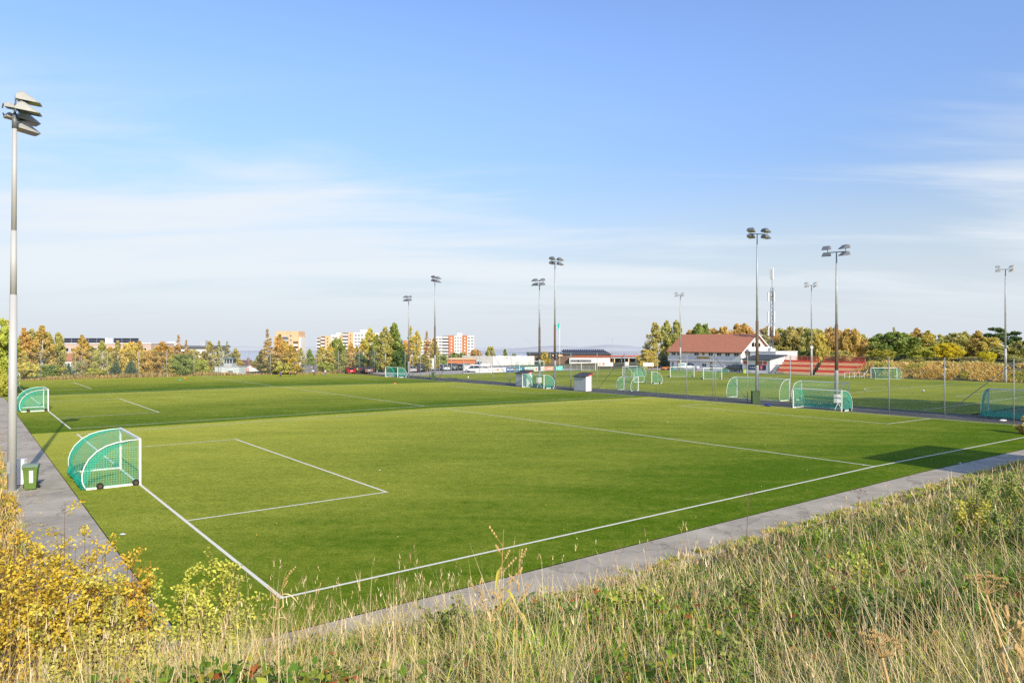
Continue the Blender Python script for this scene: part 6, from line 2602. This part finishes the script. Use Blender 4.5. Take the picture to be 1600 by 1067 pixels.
# ------------------------------------------------------------------ far grasses
def blades(x, y, z, L, w, az, lean, c0, c1, curve=.5, seg=3, droop=0.0):
    """numpy grass: arrays; c0 base colour (n,3), c1 tip colour (n,3)"""
    n = len(x)
    d = np.stack([np.cos(az), np.sin(az), np.zeros(n)], 1)
    sd = np.stack([-np.sin(az), np.cos(az), np.zeros(n)], 1)
    base = np.stack([x, y, z], 1)
    V, Cc = [], []
    for k in range(seg + 1):
        t = k / seg
        ang = lean + curve * t
        # integrate roughly
        hx = L * t * np.sin(lean + curve * t * .5)
        hzv = L * t * np.cos(lean + curve * t * .5)
        p = base + d * hx[:, None]
        p[:, 2] += hzv
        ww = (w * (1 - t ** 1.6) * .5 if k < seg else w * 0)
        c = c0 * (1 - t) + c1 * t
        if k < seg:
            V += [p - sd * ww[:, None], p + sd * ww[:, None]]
            Cc += [c, c]
        else:
            V.append(p)
            Cc.append(c)
    m = 2 * seg + 1
    co_ = np.stack(V, 1).reshape(-1, 3)
    cc_ = np.stack(Cc, 1).reshape(-1, 3)
    i = (np.arange(n) * m)[:, None]
    q = np.concatenate([i + np.array([[2 * k, 2 * k + 1, 2 * k + 3, 2 * k + 2]]) for k in range(seg - 1)], 0) if seg > 1 else None
    tr = i + np.array([[2 * seg - 2, 2 * seg - 1, 2 * seg]])
    return co_, q, tr, cc_


def uv_pts(u, v):
    x = C0[0] + u * BX[0] + v * AX[0]
    y = C0[1] + u * BX[1] + v * AX[1]
    return x, y, terrain_np(u, v)


def merge(parts):
    co_, q, t, c, o = [], [], [], [], 0
    for a, b, d, e in parts:
        co_.append(a)
        if b is not None and len(b):
            q.append(b + o)
        if d is not None and len(d):
            t.append(d + o)
        c.append(e)
        o += len(a)
    return np.concatenate(co_), (np.concatenate(q) if q else None), (np.concatenate(t) if t else None), np.concatenate(c)


def pick(n, cols, probs):
    cols = np.array(cols)
    return cols[rng.choice(len(cols), n, p=probs)] * rng.uniform(.75, 1.25, (n, 1))


STRAW = [(.86, .68, .34), (.74, .56, .26), (.95, .78, .44), (.58, .38, .18)]
# dry bank behind the big pitch
n = 44000
u = rng.uniform(131.9, 139, n)
v = rng.uniform(-25, 55, n)
keep = (vnoise(u, v, 1.6, 12) > .3)
u, v = u[keep], v[keep]
n = len(u)
x, y, z = uv_pts(u, v)
g_ = vnoise(u, v, 3.0, 20)
c1 = np.where((g_ > .62)[:, None], pick(n, [(.66, .64, .14), (.84, .74, .20)], [.5, .5]), pick(n, [(.97, .76, .26), (.97, .70, .20), (.98, .84, .42), (.82, .60, .20)], [.35, .25, .25, .15]))
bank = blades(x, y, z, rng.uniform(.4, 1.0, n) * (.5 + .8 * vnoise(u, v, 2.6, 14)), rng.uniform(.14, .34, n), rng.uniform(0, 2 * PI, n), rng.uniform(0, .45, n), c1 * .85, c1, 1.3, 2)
o = np_mesh('dry_grass_bank', bank[0], bank[1], bank[2], [M['grass']], None, bank[3])
tag(o, 'golden dry tall grass covering the bank behind the big pitch', 'grass', kind='stuff')
# fringe of dry grass behind the far fence
n = 9000
u = rng.uniform(-6, 60, n)
v = rng.uniform(130.9, 135.5, n)
x, y, z = uv_pts(u, v)
c1 = pick(n, [(.66, .46, .18), (.58, .36, .12), (.34, .32, .08), (.72, .55, .28)], [.35, .25, .2, .2])
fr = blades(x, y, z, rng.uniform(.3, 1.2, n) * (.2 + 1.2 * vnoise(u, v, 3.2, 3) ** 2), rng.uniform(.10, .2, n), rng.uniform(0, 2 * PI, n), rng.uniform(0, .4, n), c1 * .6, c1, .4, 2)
n = 5000
u = rng.uniform(62, 112, n)
v = 153 + rng.uniform(0, 26, n)
x, y, z = uv_pts(u, v)
c1 = pick(n, [(.50, .40, .14), (.34, .33, .08), (.60, .48, .22)], [.4, .4, .2])
fr2 = blades(x, y, z, rng.uniform(.3, .9, n), rng.uniform(.15, .4, n), rng.uniform(0, 2 * PI, n), rng.uniform(.1, .6, n), c1 * .7, c1, .4, 2)
a_, q_, t_, c_ = merge([fr, fr2])
o = np_mesh('dry_grass_fringe', a_, q_, t_, [M['grass']], None, c_)
tag(o, 'dry straw-coloured grass along the far fence and beyond the gravel', 'grass', kind='stuff')

# ------------------------------------------------------------------ foreground bank: grass, stalks, weeds
def bank_sample(n, y0, y1, power):
    """points on the near bank and verge, denser towards the photographer"""
    t = rng.random(n)
    if abs(power - 1) < 1e-6:
        Y = y0 * (y1 / y0) ** t
    else:
        e = 1 - power
        Y = (y0 ** e + t * (y1 ** e - y0 ** e)) ** (1 / e)
    X = rng.uniform(-1, 1, n) * (.82 * Y + 2.4)
    return X, Y


def on_bank(X, Y, m=0.12):
    u, v = UV(X, Y)
    d = np.maximum(-4.15 - v, -4.85 - u)
    return (d > m), u, v, d


# tufts: clump centres first, then blades round them; each tuft has its own colour, size and wind-blown lean
NT = 10500
X, Y = bank_sample(NT, 1.9, 46, 1.0)
ok, u, v, d = on_bank(X, Y, .06)
ok &= (vnoise(X, Y, .9, 61) * .55 + vnoise(X, Y, .33, 62) * .45 > .38) | (rng.random(NT) < .22)
X, Y, u, v, d = X[ok], Y[ok], u[ok], v[ok], d[ok]
NT = len(X)
lush = vnoise(X, Y, 2.2, 31) * .6 + vnoise(X, Y, .7, 32) * .4
straw_p = .30 + 1.3 * (.50 - lush) + .34 * np.clip((1.8 - X) / 3, 0, 1) * np.clip((Y - 4.2) / 2.0, 0, 1) + .30 * np.clip((2.2 - d) / 2, 0, 1) + rng.normal(0, .16, NT)
is_dry = straw_p - .12 * (X > 1) > rng.uniform(.42, .88, NT)
verge = (u < -4.6) & (v > 2)
is_dry |= verge & (rng.random(NT) < .8)
greens = pick(NT, [(.28, .50, .035), (.42, .62, .05), (.62, .70, .08), (.13, .27, .03), (.55, .56, .09)], [.30, .26, .18, .16, .10])
straws = pick(NT, [(.92, .66, .20), (.82, .66, .15), (.97, .78, .34), (.60, .36, .13), (.74, .66, .15)], [.30, .22, .20, .13, .15])
straws = np.where(verge[:, None], pick(NT, [(.88, .56, .17), (.82, .46, .12), (.92, .70, .32)], [.4, .3, .3]), straws)
tcol = np.where(is_dry[:, None], straws, greens)
t_len = np.where(is_dry, rng.uniform(.35, .85, NT), rng.uniform(.18, .52, NT)) * np.clip(.24 + d / 3.6, .24, 1) * np.clip(.62 + Y / 12, .6, 1.1) * np.where(verge, .55, 1)
t_az = rng.uniform(0, 2 * PI, NT)
t_lean = np.abs(rng.normal(.42, .36, NT))
cnt = np.where(is_dry, rng.integers(16, 40, NT), rng.integers(34, 80, NT))
kk = np.repeat(np.arange(NT), cnt)
rad = np.minimum(.035 + .012 * Y, .32)
bx_ = X[kk] + rng.normal(0, 1, len(kk)) * rad[kk]
by_ = Y[kk] + rng.normal(0, 1, len(kk)) * rad[kk]
ok, u, v, d = on_bank(bx_, by_, .0)
bx_, by_, kk, u, v, d = bx_[ok], by_[ok], kk[ok], u[ok], v[ok], d[ok]
n = len(bx_)
z = terrain_np(u, v) - .02
L = t_len[kk] * rng.uniform(.45, 1.1, n)
w = np.where(is_dry[kk], rng.uniform(.0045, .009, n), rng.uniform(.007, .015, n))
w = np.maximum(w, np.where(is_dry[kk], .0012, .0017) * by_ * rng.uniform(.6, 1.2, n))
az = t_az[kk] + rng.normal(0, 1.1, n)
lean = np.abs(t_lean[kk] + rng.normal(0, .26, n))
curve = np.where(is_dry[kk], rng.uniform(.2, 1.5, n), rng.uniform(.6, 2.3, n))
c1 = tcol[kk] * rng.uniform(.8, 1.22, (n, 1))
flip = rng.random((n, 1)) < .13
c1 = np.where(flip, pick(n, [(.86, .70, .32), (.40, .52, .10)], [.65, .35]), c1)
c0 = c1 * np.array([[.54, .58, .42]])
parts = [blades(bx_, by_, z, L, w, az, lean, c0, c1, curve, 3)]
n = 15000
X = rng.uniform(-4.9, -.6, n)
Y = rng.uniform(4.0, 6.4, n)
ok, u, v, d = on_bank(X, Y, .5)
ok &= X > -.8 * Y
X, Y, u, v, d = X[ok], Y[ok], u[ok], v[ok], d[ok]
n = len(X)
pk = vnoise(X, Y, .5, 81)
c1 = np.where((rng.random(n) < .35 + .5 * (pk - .5))[:, None], pick(n, [(.95, .74, .28), (.88, .64, .20), (.97, .82, .42)], [.4, .3, .3]), pick(n, [(.50, .66, .08), (.66, .70, .10), (.34, .52, .05)], [.4, .35, .25]))
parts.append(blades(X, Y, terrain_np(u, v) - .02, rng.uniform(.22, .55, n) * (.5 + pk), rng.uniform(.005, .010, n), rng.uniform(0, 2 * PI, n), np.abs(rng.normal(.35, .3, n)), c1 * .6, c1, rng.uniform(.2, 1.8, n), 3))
# short tufts creeping over the edge of the path
nt_ = 1100
uc = np.where(rng.random(nt_) < .75, rng.uniform(-5, 48, nt_), -4.75 + rng.normal(.05, .16, nt_))
vc = np.where(uc > -4.5, -4.12 + rng.normal(.06, .20, nt_), rng.uniform(-4, 60, nt_))
kk = np.repeat(np.arange(nt_), 22)
u = uc[kk] + rng.normal(0, .07, len(kk))
v = vc[kk] + rng.normal(0, .07, len(kk))
x, y, z = uv_pts(u, v)
z = np.maximum(z, hz_np(u, v) - .02)
n = len(x)
tc_ = np.where((rng.random(nt_) < .6)[:, None], pick(nt_, [(.92, .68, .24), (.86, .70, .22), (.96, .80, .40)], [.4, .3, .3]), pick(nt_, [(.42, .56, .07), (.58, .62, .09), (.28, .42, .05)], [.4, .35, .25]))
c1 = tc_[kk] * rng.uniform(.8, 1.2, (n, 1))
parts.append(blades(x, y, z, rng.uniform(.06, .22, n) * rng.uniform(.4, 1.2, nt_)[kk], np.maximum(.006, .0011 * y), rng.uniform(0, 2 * PI, n), np.abs(rng.normal(.4, .3, n)), c1 * .6, c1, rng.uniform(.2, 1.6, n), 3))
# fallen thatch: long bent dry blades, tangled
n = 34000
X, Y = bank_sample(n, 2.0, 40, 1.0)
ok, u, v, d = on_bank(X, Y, .1)
X, Y, u, v = X[ok], Y[ok], u[ok], v[ok]
n = len(X)
c1 = pick(n, STRAW, [.3, .3, .2, .2])
parts.append(blades(X, Y, terrain_np(u, v) + rng.uniform(.02, .20, n) * np.clip(d[ok] / 2, .2, 1), rng.uniform(.2, .8, n) * (.6 + .8 * vnoise(X, Y, 1.1, 71)), np.maximum(.0042, .0010 * Y), rng.uniform(0, 2 * PI, n), rng.uniform(.35, 1.35, n), c1 * .8, c1, rng.uniform(-.6, 1.2, n), 4))
n = 30000
u = -4.62 - 6 * rng.random(n) ** 1.6
v = rng.uniform(2, 110, n)
x, y, z = uv_pts(u, v)
c1 = pick(n, [(.85, .56, .18), (.80, .46, .12), (.92, .72, .32), (.50, .46, .12)], [.35, .25, .25, .15])
parts.append(blades(x, y, z, rng.uniform(.15, .5, n) * (.5 + vnoise(u, v, 1.5, 7)), np.maximum(.01, .0011 * y), rng.uniform(0, 2 * PI, n), rng.uniform(.1, .8, n), c1 * .85, c1, .8, 3))
a_, q_, t_, c_ = merge(parts)
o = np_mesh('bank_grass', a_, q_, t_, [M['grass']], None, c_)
tag(o, 'tangled green and straw grass covering the bank in the foreground', 'grass', kind='stuff')

# tall dry stalks with seed heads
def stalks(X, Y, u, v, L, hd, cols, lean, az, wmul=1.0):
    n = len(X)
    z = terrain_np(u, v) - .02
    w = np.maximum(.0022, .00062 * Y) * wmul
    P_ = [blades(X, Y, z, L, w, az, lean, cols * .8, cols, .25, 3)]
    tipx = X + np.cos(az) * L * np.sin(lean + .125)
    tipy = Y + np.sin(az) * L * np.sin(lean + .125)
    tipz = z + L * np.cos(lean + .125)
    # seed head: short spikelets around the top
    for k in range(5):
        s = rng.uniform(-.75, .05, n) * hd
        hx = tipx + np.cos(az) * np.sin(lean + .25) * s
        hy = tipy + np.sin(az) * np.sin(lean + .25) * s
        hz__ = tipz + np.cos(lean + .25) * s
        a2 = rng.uniform(0, 2 * PI, n)
        cc = cols * rng.uniform(.85, 1.25, (n, 1))
        P_.append(blades(hx, hy, hz__, hd * rng.uniform(.3, .5, n), np.maximum(.004, .0009 * Y) * wmul, a2, rng.uniform(.1, .5, n), cc, cc, .3, 2))
    return P_


parts = []
# clustered
NTs = 200
cX, cY = bank_sample(NTs, 3.0, 36, 1.0)
ok, u, v, d = on_bank(cX, cY, .15)
ok &= (d > 1.6) | (rng.random(NTs) < .45)
cX, cY = cX[ok], cY[ok]
kk = np.repeat(np.arange(len(cX)), 12)
X = cX[kk] + rng.normal(0, .16, len(kk)) * np.sqrt(np.maximum(1, cY[kk] / 5))
Y = cY[kk] + rng.normal(0, .16, len(kk)) * np.sqrt(np.maximum(1, cY[kk] / 5))
ok, u, v, d = on_bank(X, Y, .1)
X, Y, u, v, d, kk = X[ok], Y[ok], u[ok], v[ok], d[ok], kk[ok]
n = len(X)
cl_l = rng.uniform(.6, 1.15, len(cX))[kk]
parts += stalks(X, Y, u, v, cl_l * rng.uniform(.7, 1.1, n) * np.clip(.42 + d / 6, .42, 1.0) * np.clip(.5 + Y / 12, .6, 1), rng.uniform(.09, .2, n), pick(n, [(.80, .60, .32), (.70, .50, .27), (.92, .74, .46), (.58, .36, .22)], [.3, .3, .25, .15]),
                np.abs(rng.normal(.2, .25, n)), rng.normal(1.0, 1.6, n))
# a dense straw band along the crest left of centre
n = 380
X = rng.uniform(-4.2, 2.2, n)
Y = rng.uniform(7.5, 12.5, n)
ok, u, v, d = on_bank(X, Y, .2)
X, Y, u, v, d = X[ok], Y[ok], u[ok], v[ok], d[ok]
n = len(X)
parts += stalks(X, Y, u, v, rng.uniform(.55, 1.15, n) * np.clip(.6 + d / 8, .6, 1), rng.uniform(.09, .18, n), pick(n, [(.90, .70, .36), (.80, .60, .28), (.95, .78, .48)], [.4, .3, .3]), np.abs(rng.normal(.25, .2, n)), rng.normal(.3, 1.2, n))
a_, q_, t_, c_ = merge(parts)
o = np_mesh('dry_stalks', a_, q_, t_, [M['grass']], None, c_)
tag(o, 'tall dry straw stalks with seed heads standing over the foreground grass', 'grass', kind='stuff')

# broad-leaved weeds among the grass
n = 18000
X, Y = bank_sample(n, 2.4, 26, 1.0)
ok, u, v, d = on_bank(X, Y, .4)
pk = vnoise(X, Y, 1.3, 41)
ok &= (pk > .5)
X, Y, u, v, d = X[ok], Y[ok], u[ok], v[ok], d[ok]
per = 7
kk = np.repeat(np.arange(len(X)), per)
hh = rng.uniform(.08, .42, len(kk)) * np.clip(d[kk] / 3, .3, 1)
cent = np.stack([X[kk] + rng.normal(0, .09, len(kk)), Y[kk] + rng.normal(0, .09, len(kk)), terrain_np(u, v)[kk] + hh], 1)
co_, tri = leaf_quads(cent, np.maximum(rng.uniform(.02, .045, len(kk)), .0022 * Y[kk]), rng, .9, 1.7)
wc = pick(len(kk), [(.16, .26, .03), (.10, .20, .03), (.30, .34, .05), (.42, .36, .05), (.36, .12, .04)], [.34, .3, .2, .1, .06])
o = np_mesh('weeds', co_, None, tri, [M['grass']], None, np.repeat(wc, 4, 0))
tag(o, 'low broad-leaved weeds mixed into the foreground grass', 'weeds', kind='stuff')


# ------------------------------------------------------------------ shrubs in the foreground
def shrub(name, label, x, y, h, wid, nleaf, leaf, lsize, stems, seed, shape='dome', group=None, cat='bush', low=.12):
    rg = np.random.default_rng(seed)
    z0 = gz(x, y) - .03
    t = thing(name, label, cat, (x, y, z0), 0, group)
    C, sh = [], []
    tb = MB()
    for i in range(stems):
        a = 2 * PI * i / stems + rg.normal(0, .3)
        q = wid * .5 * math.sqrt((i + .6) / stems) * (1 if shape == 'dome' else .8)
        hh_ = h * rg.uniform(.72, 1.05) * (1 - .22 * (q / (wid * .5)) ** 2 if shape == 'dome' else 1 - .45 * (q / (wid * .5)) ** 1.2)
        tip = Vector((q * math.cos(a), q * math.sin(a), hh_))
        bs = Vector((rg.normal(0, .09) + q * .35 * math.cos(a), rg.normal(0, .09) + q * .35 * math.sin(a), 0))
        mid = (bs + tip) / 2 + Vector((math.cos(a) * .1, math.sin(a) * .1, 0)) * q
        pts = [bs, mid, tip]
        tb.tube(pts, [.011, .007, .002], 5)
        k = int(nleaf / stems)
        # side twigs
        ntw = 10
        for j in range(ntw):
            tt_ = low + (1 - low) * (j + rg.random()) / ntw
            p = bs.lerp(mid, tt_ * 2) if tt_ < .5 else mid.lerp(tip, tt_ * 2 - 1)
            dr = Vector((rg.normal(), rg.normal(), rg.uniform(.2, 1.0))).normalized()
            ln = h * rg.uniform(.10, .22) * (1.25 - tt_ * .8)
            e = p + dr * ln
            tb.tube([p, e], [.004, .0012], 4, cap=False)
            m_ = max(2, k // ntw)
            s = rg.random(m_)
            pp = np.array(p)[None] * (1 - s[:, None]) + np.array(e)[None] * s[:, None] + rg.normal(0, .035, (m_, 3))
            C.append(pp)
            sh.append(np.clip(.5 + .28 * (pp[:, 2] / h - .5) + rg.normal(0, .22, m_) + rg.normal(0, .1), 0, 1))
    tb.build('stems', M['twig'], t)
    cent = np.concatenate(C)
    nn = len(cent)
    # leaves: six-point ovals folded on the midrib
    size = lsize * rg.uniform(.6, 1.25, nn)
    nrm = rg.normal(size=(nn, 3))
    nrm[:, 2] += .8
    nrm += np.array([SUNV.x, SUNV.y, .3]) * .5
    nrm /= np.linalg.norm(nrm, axis=1)[:, None]
    tv = rg.normal(size=(nn, 3))
    tv[:, 2] -= .3
    tv -= nrm * (tv * nrm).sum(1)[:, None]
    tv /= np.linalg.norm(tv, axis=1)[:, None]
    bv = np.cross(nrm, tv)
    s = size[:, None]
    lf = nrm * s * .14
    P6 = [cent, cent + tv * s * .3 + bv * s * .36 + lf, cent + tv * s * .75 + bv * s * .26 + lf * .8, cent + tv * s * 1.1, cent + tv * s * .75 - bv * s * .26 + lf * .8, cent + tv * s * .3 - bv * s * .36 + lf]
    co_ = np.stack(P6, 1).reshape(-1, 3)
    i = np.arange(nn)[:, None] * 6
    q = np.concatenate([i + np.array([[0, 1, 2, 3]]), i + np.array([[0, 3, 4, 5]])], 0)
    np_mesh('leaves', co_, q, None, [leaf], {'shade': np.repeat(np.concatenate(sh), 6)}, parent=t)
    return t


LEAF['yshrub'] = leaf_mat('leaves_yellow_shrub', (.32, .22, .02), (.96, .74, .10), .25)
LEAF['oshrub'] = leaf_mat('leaves_orange_shrub', (.34, .19, .02), (.92, .66, .10), .25)
LEAF['gshrub'] = leaf_mat('leaves_green_shrub', (.20, .23, .03), (.86, .82, .15), .25)
GS_ = 'yellow-leaved shrubs at the lower left'
for i, (px, pt, Yd, wpx, lf, lab) in enumerate((
        (5, 770, 8.6, 200, 'yshrub', 'tall golden shrub cut by the left edge, below the lamp post'),
        (72, 780, 9.0, 170, 'yshrub', 'dense yellow shrub below the green bin'),
        (128, 808, 8.8, 150, 'yshrub', 'yellow shrub with long shoots reaching over the path'),
        (188, 828, 9.2, 120, 'oshrub', 'reddish-tipped shrub at the edge of the path'),
        (222, 895, 9.4, 100, 'gshrub', 'small low shrub at the right end of the yellow thicket'),
        (35, 850, 8.0, 220, 'yshrub', 'broad golden shrub in front, at the bottom of the thicket'),
        (150, 885, 8.2, 190, 'gshrub', 'low yellow-green shrub spreading above the foreground grass'))):
    x, y, zt = at(px, pt, Yd)
    h = zt - gz(x, y)
    shrub('yellow_shrub', lab, x, y, h, wpx / FPX * Yd, 6000, LEAF[lf], .041, 18, 50 + i, 'dome', GS_)
x, y, zt = at(338, 826, 10.6)
shrub('birch_sapling', 'slender yellow-green sapling standing alone before the pitch corner', x, y, zt - gz(x, y), 1.6, 9000, LEAF['gshrub'], .046, 22, 71, 'spire', None, 'sapling')
for i, (px, pt, Yd, wpx, lab) in enumerate(((1575, 735, 12.5, 120, 'leafy green shrub at the right edge, below the path'), (1530, 792, 11.5, 90, 'yellow-green bushy weed left of the leafy green shrub'),
                                            (1595, 800, 10.0, 120, 'green shrub cut by the right edge, lower down the bank'))):
    x, y, zt = at(px, pt, Yd)
    h = zt - gz(x, y)
    shrub('green_shrub', lab, x, y, max(.6, h), wpx / FPX * Yd, 1500, LEAF[('green', 'lime', 'green')[i]], .05, 12, 90 + i, 'dome', 'green shrubs at the right edge', low=.2)


for i, (px, pt, Yd, wpx, lf, n_, lab) in enumerate((
        (1470, 842, 9.5, 170, 'green', 1500, 'dark green leafy mound on the right bank, below the green shrubs'),
        (1330, 868, 8.8, 150, 'lime', 1300, 'yellow-green leafy mound beside the rusty bar'),
        (1180, 905, 7.6, 190, 'green', 1500, 'low green leafy mound in the middle of the right bank'),
        (1010, 925, 7.2, 170, 'lime', 1300, 'low yellow-green leafy mound near the path right of the centre'),
        (700, 940, 7.4, 130, 'green', 1200, 'small dark green weed clump below the touchline, left of the yellowing weeds'),
        (1420, 935, 5.6, 200, 'dark', 1500, 'dark leafy mound behind the nearest dried umbel'),
        (1120, 985, 4.8, 170, 'green', 1300, 'low bright green mound near the bottom right of the centre'))):
    x, y, zt = at(px, pt, Yd)
    h = max(.4, zt - gz(x, y))
    shrub('weed_mound', lab, x, y, min(h, .95), wpx / FPX * Yd, n_, LEAF[lf], .042, 16, 120 + i, 'dome', 'leafy mounds on the bank', 'weed', low=.1)


# ------------------------------------------------------------------ dried umbels and single tall weeds
DRY = mat('dry_stem', (.58, .38, .15), .85, 0, .25, 20)
DRY2 = mat('dry_stem_dark', (.22, .13, .075), .85, 0, .25, 20)


def umbel(label, px, py, Y, r, lean_x, rays, m=None, droop=.0, second=None):
    x, y, zt = at(px, py, Y)
    g_ = gz(x - lean_x, y)
    t = thing('dried_umbel', label, 'dried plant', (x - lean_x, y, g_ - .05), 0, 'dried hogweed plants on the bank')
    H_ = zt - g_ + .05
    m = m or DRY
    rg = random.Random(int(px))
    MB().tube([(0, 0, 0), (lean_x * .3, 0, H_ * .4), (lean_x * .75, .01, H_ * .8), (lean_x, 0, H_ - r * .8)], [.009, .008, .006, .005], 7).build('stem', m, t, True)

    def head(c, r, nm):
        hb = MB()
        for i in range(rays):
            a = i * 2.4
            q = math.sqrt((i + .5) / rays)
            e = Vector(c) + Vector((math.cos(a) * q * r, math.sin(a) * q * r, r * (.95 - .35 * q * q) + rg.uniform(-.01, .01)))
            md = Vector(c).lerp(e, .5) + Vector((math.cos(a) * q, math.sin(a) * q, -.3)) * r * .06
            hb.tube([c, md, e], [.0015, .0011, .0009], 4, cap=False)
            for k in range(11):
                b = k * 2.4
                qq = math.sqrt((k + .5) / 11) * r * .19
                f = e + Vector((math.cos(b) * qq, math.sin(b) * qq, r * .16 - qq * .3))
                hb.tube([e, f], [.0007, .0006], 3, cap=False)
                hb.ball(f, .0021, .0021, .0030, 5, 3)
        hb.build(nm, m, t)
    head((lean_x, 0, H_ - r * .8), r, 'umbel')
    if second:
        dx, dz, r2 = second
        p0 = Vector((lean_x * .7, 0, H_ * .72))
        p1 = Vector((lean_x + dx, .03, H_ + dz))
        MB().tube([p0, p0.lerp(p1, .5) + Vector((dx * .15, 0, -.03)), p1], [.005, .004, .003], 6).build('side_stem', m, t, True)
        head(tuple(p1), r2, 'side_umbel')
    return t


umbel('dried umbel with wide flat head at the bottom right, nearest the viewer', 1378, 1000, 2.5, .075, -.10, 16)
umbel('tall dried umbel leaning left in front of the right-hand weeds', 1541, 905, 2.9, .075, -.16, 15, second=(.22, -.05, .06))
umbel('thin dark dried umbel rising over the path right of centre', 1342, 768, 14, .17, .05, 12, DRY2)
umbel('small dried umbel above the grass in front of the far end of the bank path', 1170, 770, 15, .15, .08, 12, DRY2)



def tall_weed(label, px, ptop, Y, lean_x, m, seed, leafm=None):
    rg = random.Random(seed)
    x, y, zt = at(px, ptop, Y)
    g_ = gz(x, y)
    t = thing('tall_weed', label, 'weed', (x - lean_x, y, g_ - .05), 0, 'tall single weeds')
    h = zt - g_ + .05
    b = MB()
    b.tube([(0, 0, 0), (lean_x * .35, 0, h * .5), (lean_x, 0, h)], [.006, .005, .0015], 6)
    for k in range(9):
        f = .45 + .5 * k / 9
        p = Vector((lean_x * (f ** 1.4), 0, h * f))
        a = rg.uniform(0, 6.28)
        e = p + Vector((math.cos(a), math.sin(a) * .6, 1.1)) * h * rg.uniform(.05, .13)
        b.tube([p, e], [.0025, .001], 4, cap=False)
        for q in range(4):
            c = p.lerp(e, .5 + .16 * q)
            b.ball(c, .009, .009, .013, 5, 4)
    b.build('stem', m, t)
    for k in range(6):
        f = .15 + .12 * k
        p = Vector((lean_x * (f ** 1.4), 0, h * f))
        a = rg.uniform(0, 6.28)
        d_ = Vector((math.cos(a), math.sin(a), 0))
        s_ = Vector((-math.sin(a), math.cos(a), 0))
        ln = min(.32, h * rg.uniform(.10, .2))
        rows = []
        for q in range(6):
            t_ = q / 5
            c_ = p + d_ * ln * t_ + Vector((0, 0, ln * (.7 * t_ - 1.15 * t_ * t_)))
            ww = .016 * math.sin(PI * min(.98, t_ * .9 + .08))
            rows.append([c_ - s_ * ww, c_ + Vector((0, 0, -ww * .4)), c_ + s_ * ww])
        MB().sheet(rows).build('leaf', leafm or M['timber'], t)


ywl = mat('yellowing_leaf', (.5, .42, .06), .7, 0, .2, 9)
tall_weed('dry branching weed beside the corner of the white lines', 448, 890, 8.5, .25, DRY, 12)
tall_weed('tall yellowing weed with brown heads in front of the touchline near the centre', 787, 826, 6.0, .05, DRY, 3, ywl)
tall_weed('second yellowing weed right beside the tall one near the centre', 812, 858, 6.2, .04, DRY, 4, ywl)
tall_weed('dry bent weed right of the two yellowing weeds', 742, 905, 7.0, -.25, DRY, 6)
tall_weed('dark dry dock standing on the right bank above the path edge', 1216, 830, 13, .03, DRY2, 7)
tall_weed('leaning straw weed at the very right of the foreground', 1560, 940, 2.8, -.3, DRY, 9)
# rusty iron bar lying in the grass
x, y, _ = at(1352, 905, 9.0)
z = gz(x, y) + .22
b = MB()
b.tube([(-.42, .12, .10), (0, 0, .02), (.42, -.16, -.10)], .028, 8)
o = b.build('rusty_bar', mat('rusty_iron', (.22, .06, .03), .9, 0, .4, 12))
o.location = (x, y, z)
tag(o, 'short rusty red bar lying in the grass on the right bank', 'bar')

# fallen leaves blown along the outer edge of the path and a few out on the turf
n = 1500
side = rng.random(n) < .7
u = np.where(side, rng.uniform(-4, 46, n), -4.5 + np.abs(rng.normal(0, .45, n)))
v = np.where(side, -4.05 + np.abs(rng.normal(0, .38, n)), rng.uniform(-3, 45, n))
m_ = 160
u[:m_] = rng.uniform(-2, 40, m_)
v[:m_] = rng.uniform(-2, 16, m_)
x = C0[0] + u * BX[0] + v * AX[0]
y = C0[1] + u * BX[1] + v * AX[1]
z = hz_np(u, v) + rng.uniform(.012, .03, n)
co_, tri = leaf_quads(np.stack([x, y, z], 1), rng.uniform(.028, .055, n), rng, 3.0, 1.4)
co_[:, 2] = np.maximum(co_[:, 2], np.repeat(z - .012, 4))
lc = pick(n, [(.85, .60, .08), (.80, .45, .06), (.55, .32, .10), (.70, .62, .30)], [.4, .25, .2, .15])
o = np_mesh('fallen_leaves', co_, None, tri, [M['grass']], None, np.repeat(lc, 4, 0))
tag(o, 'fallen yellow leaves scattered along the edge of the path', 'leaves', kind='stuff')
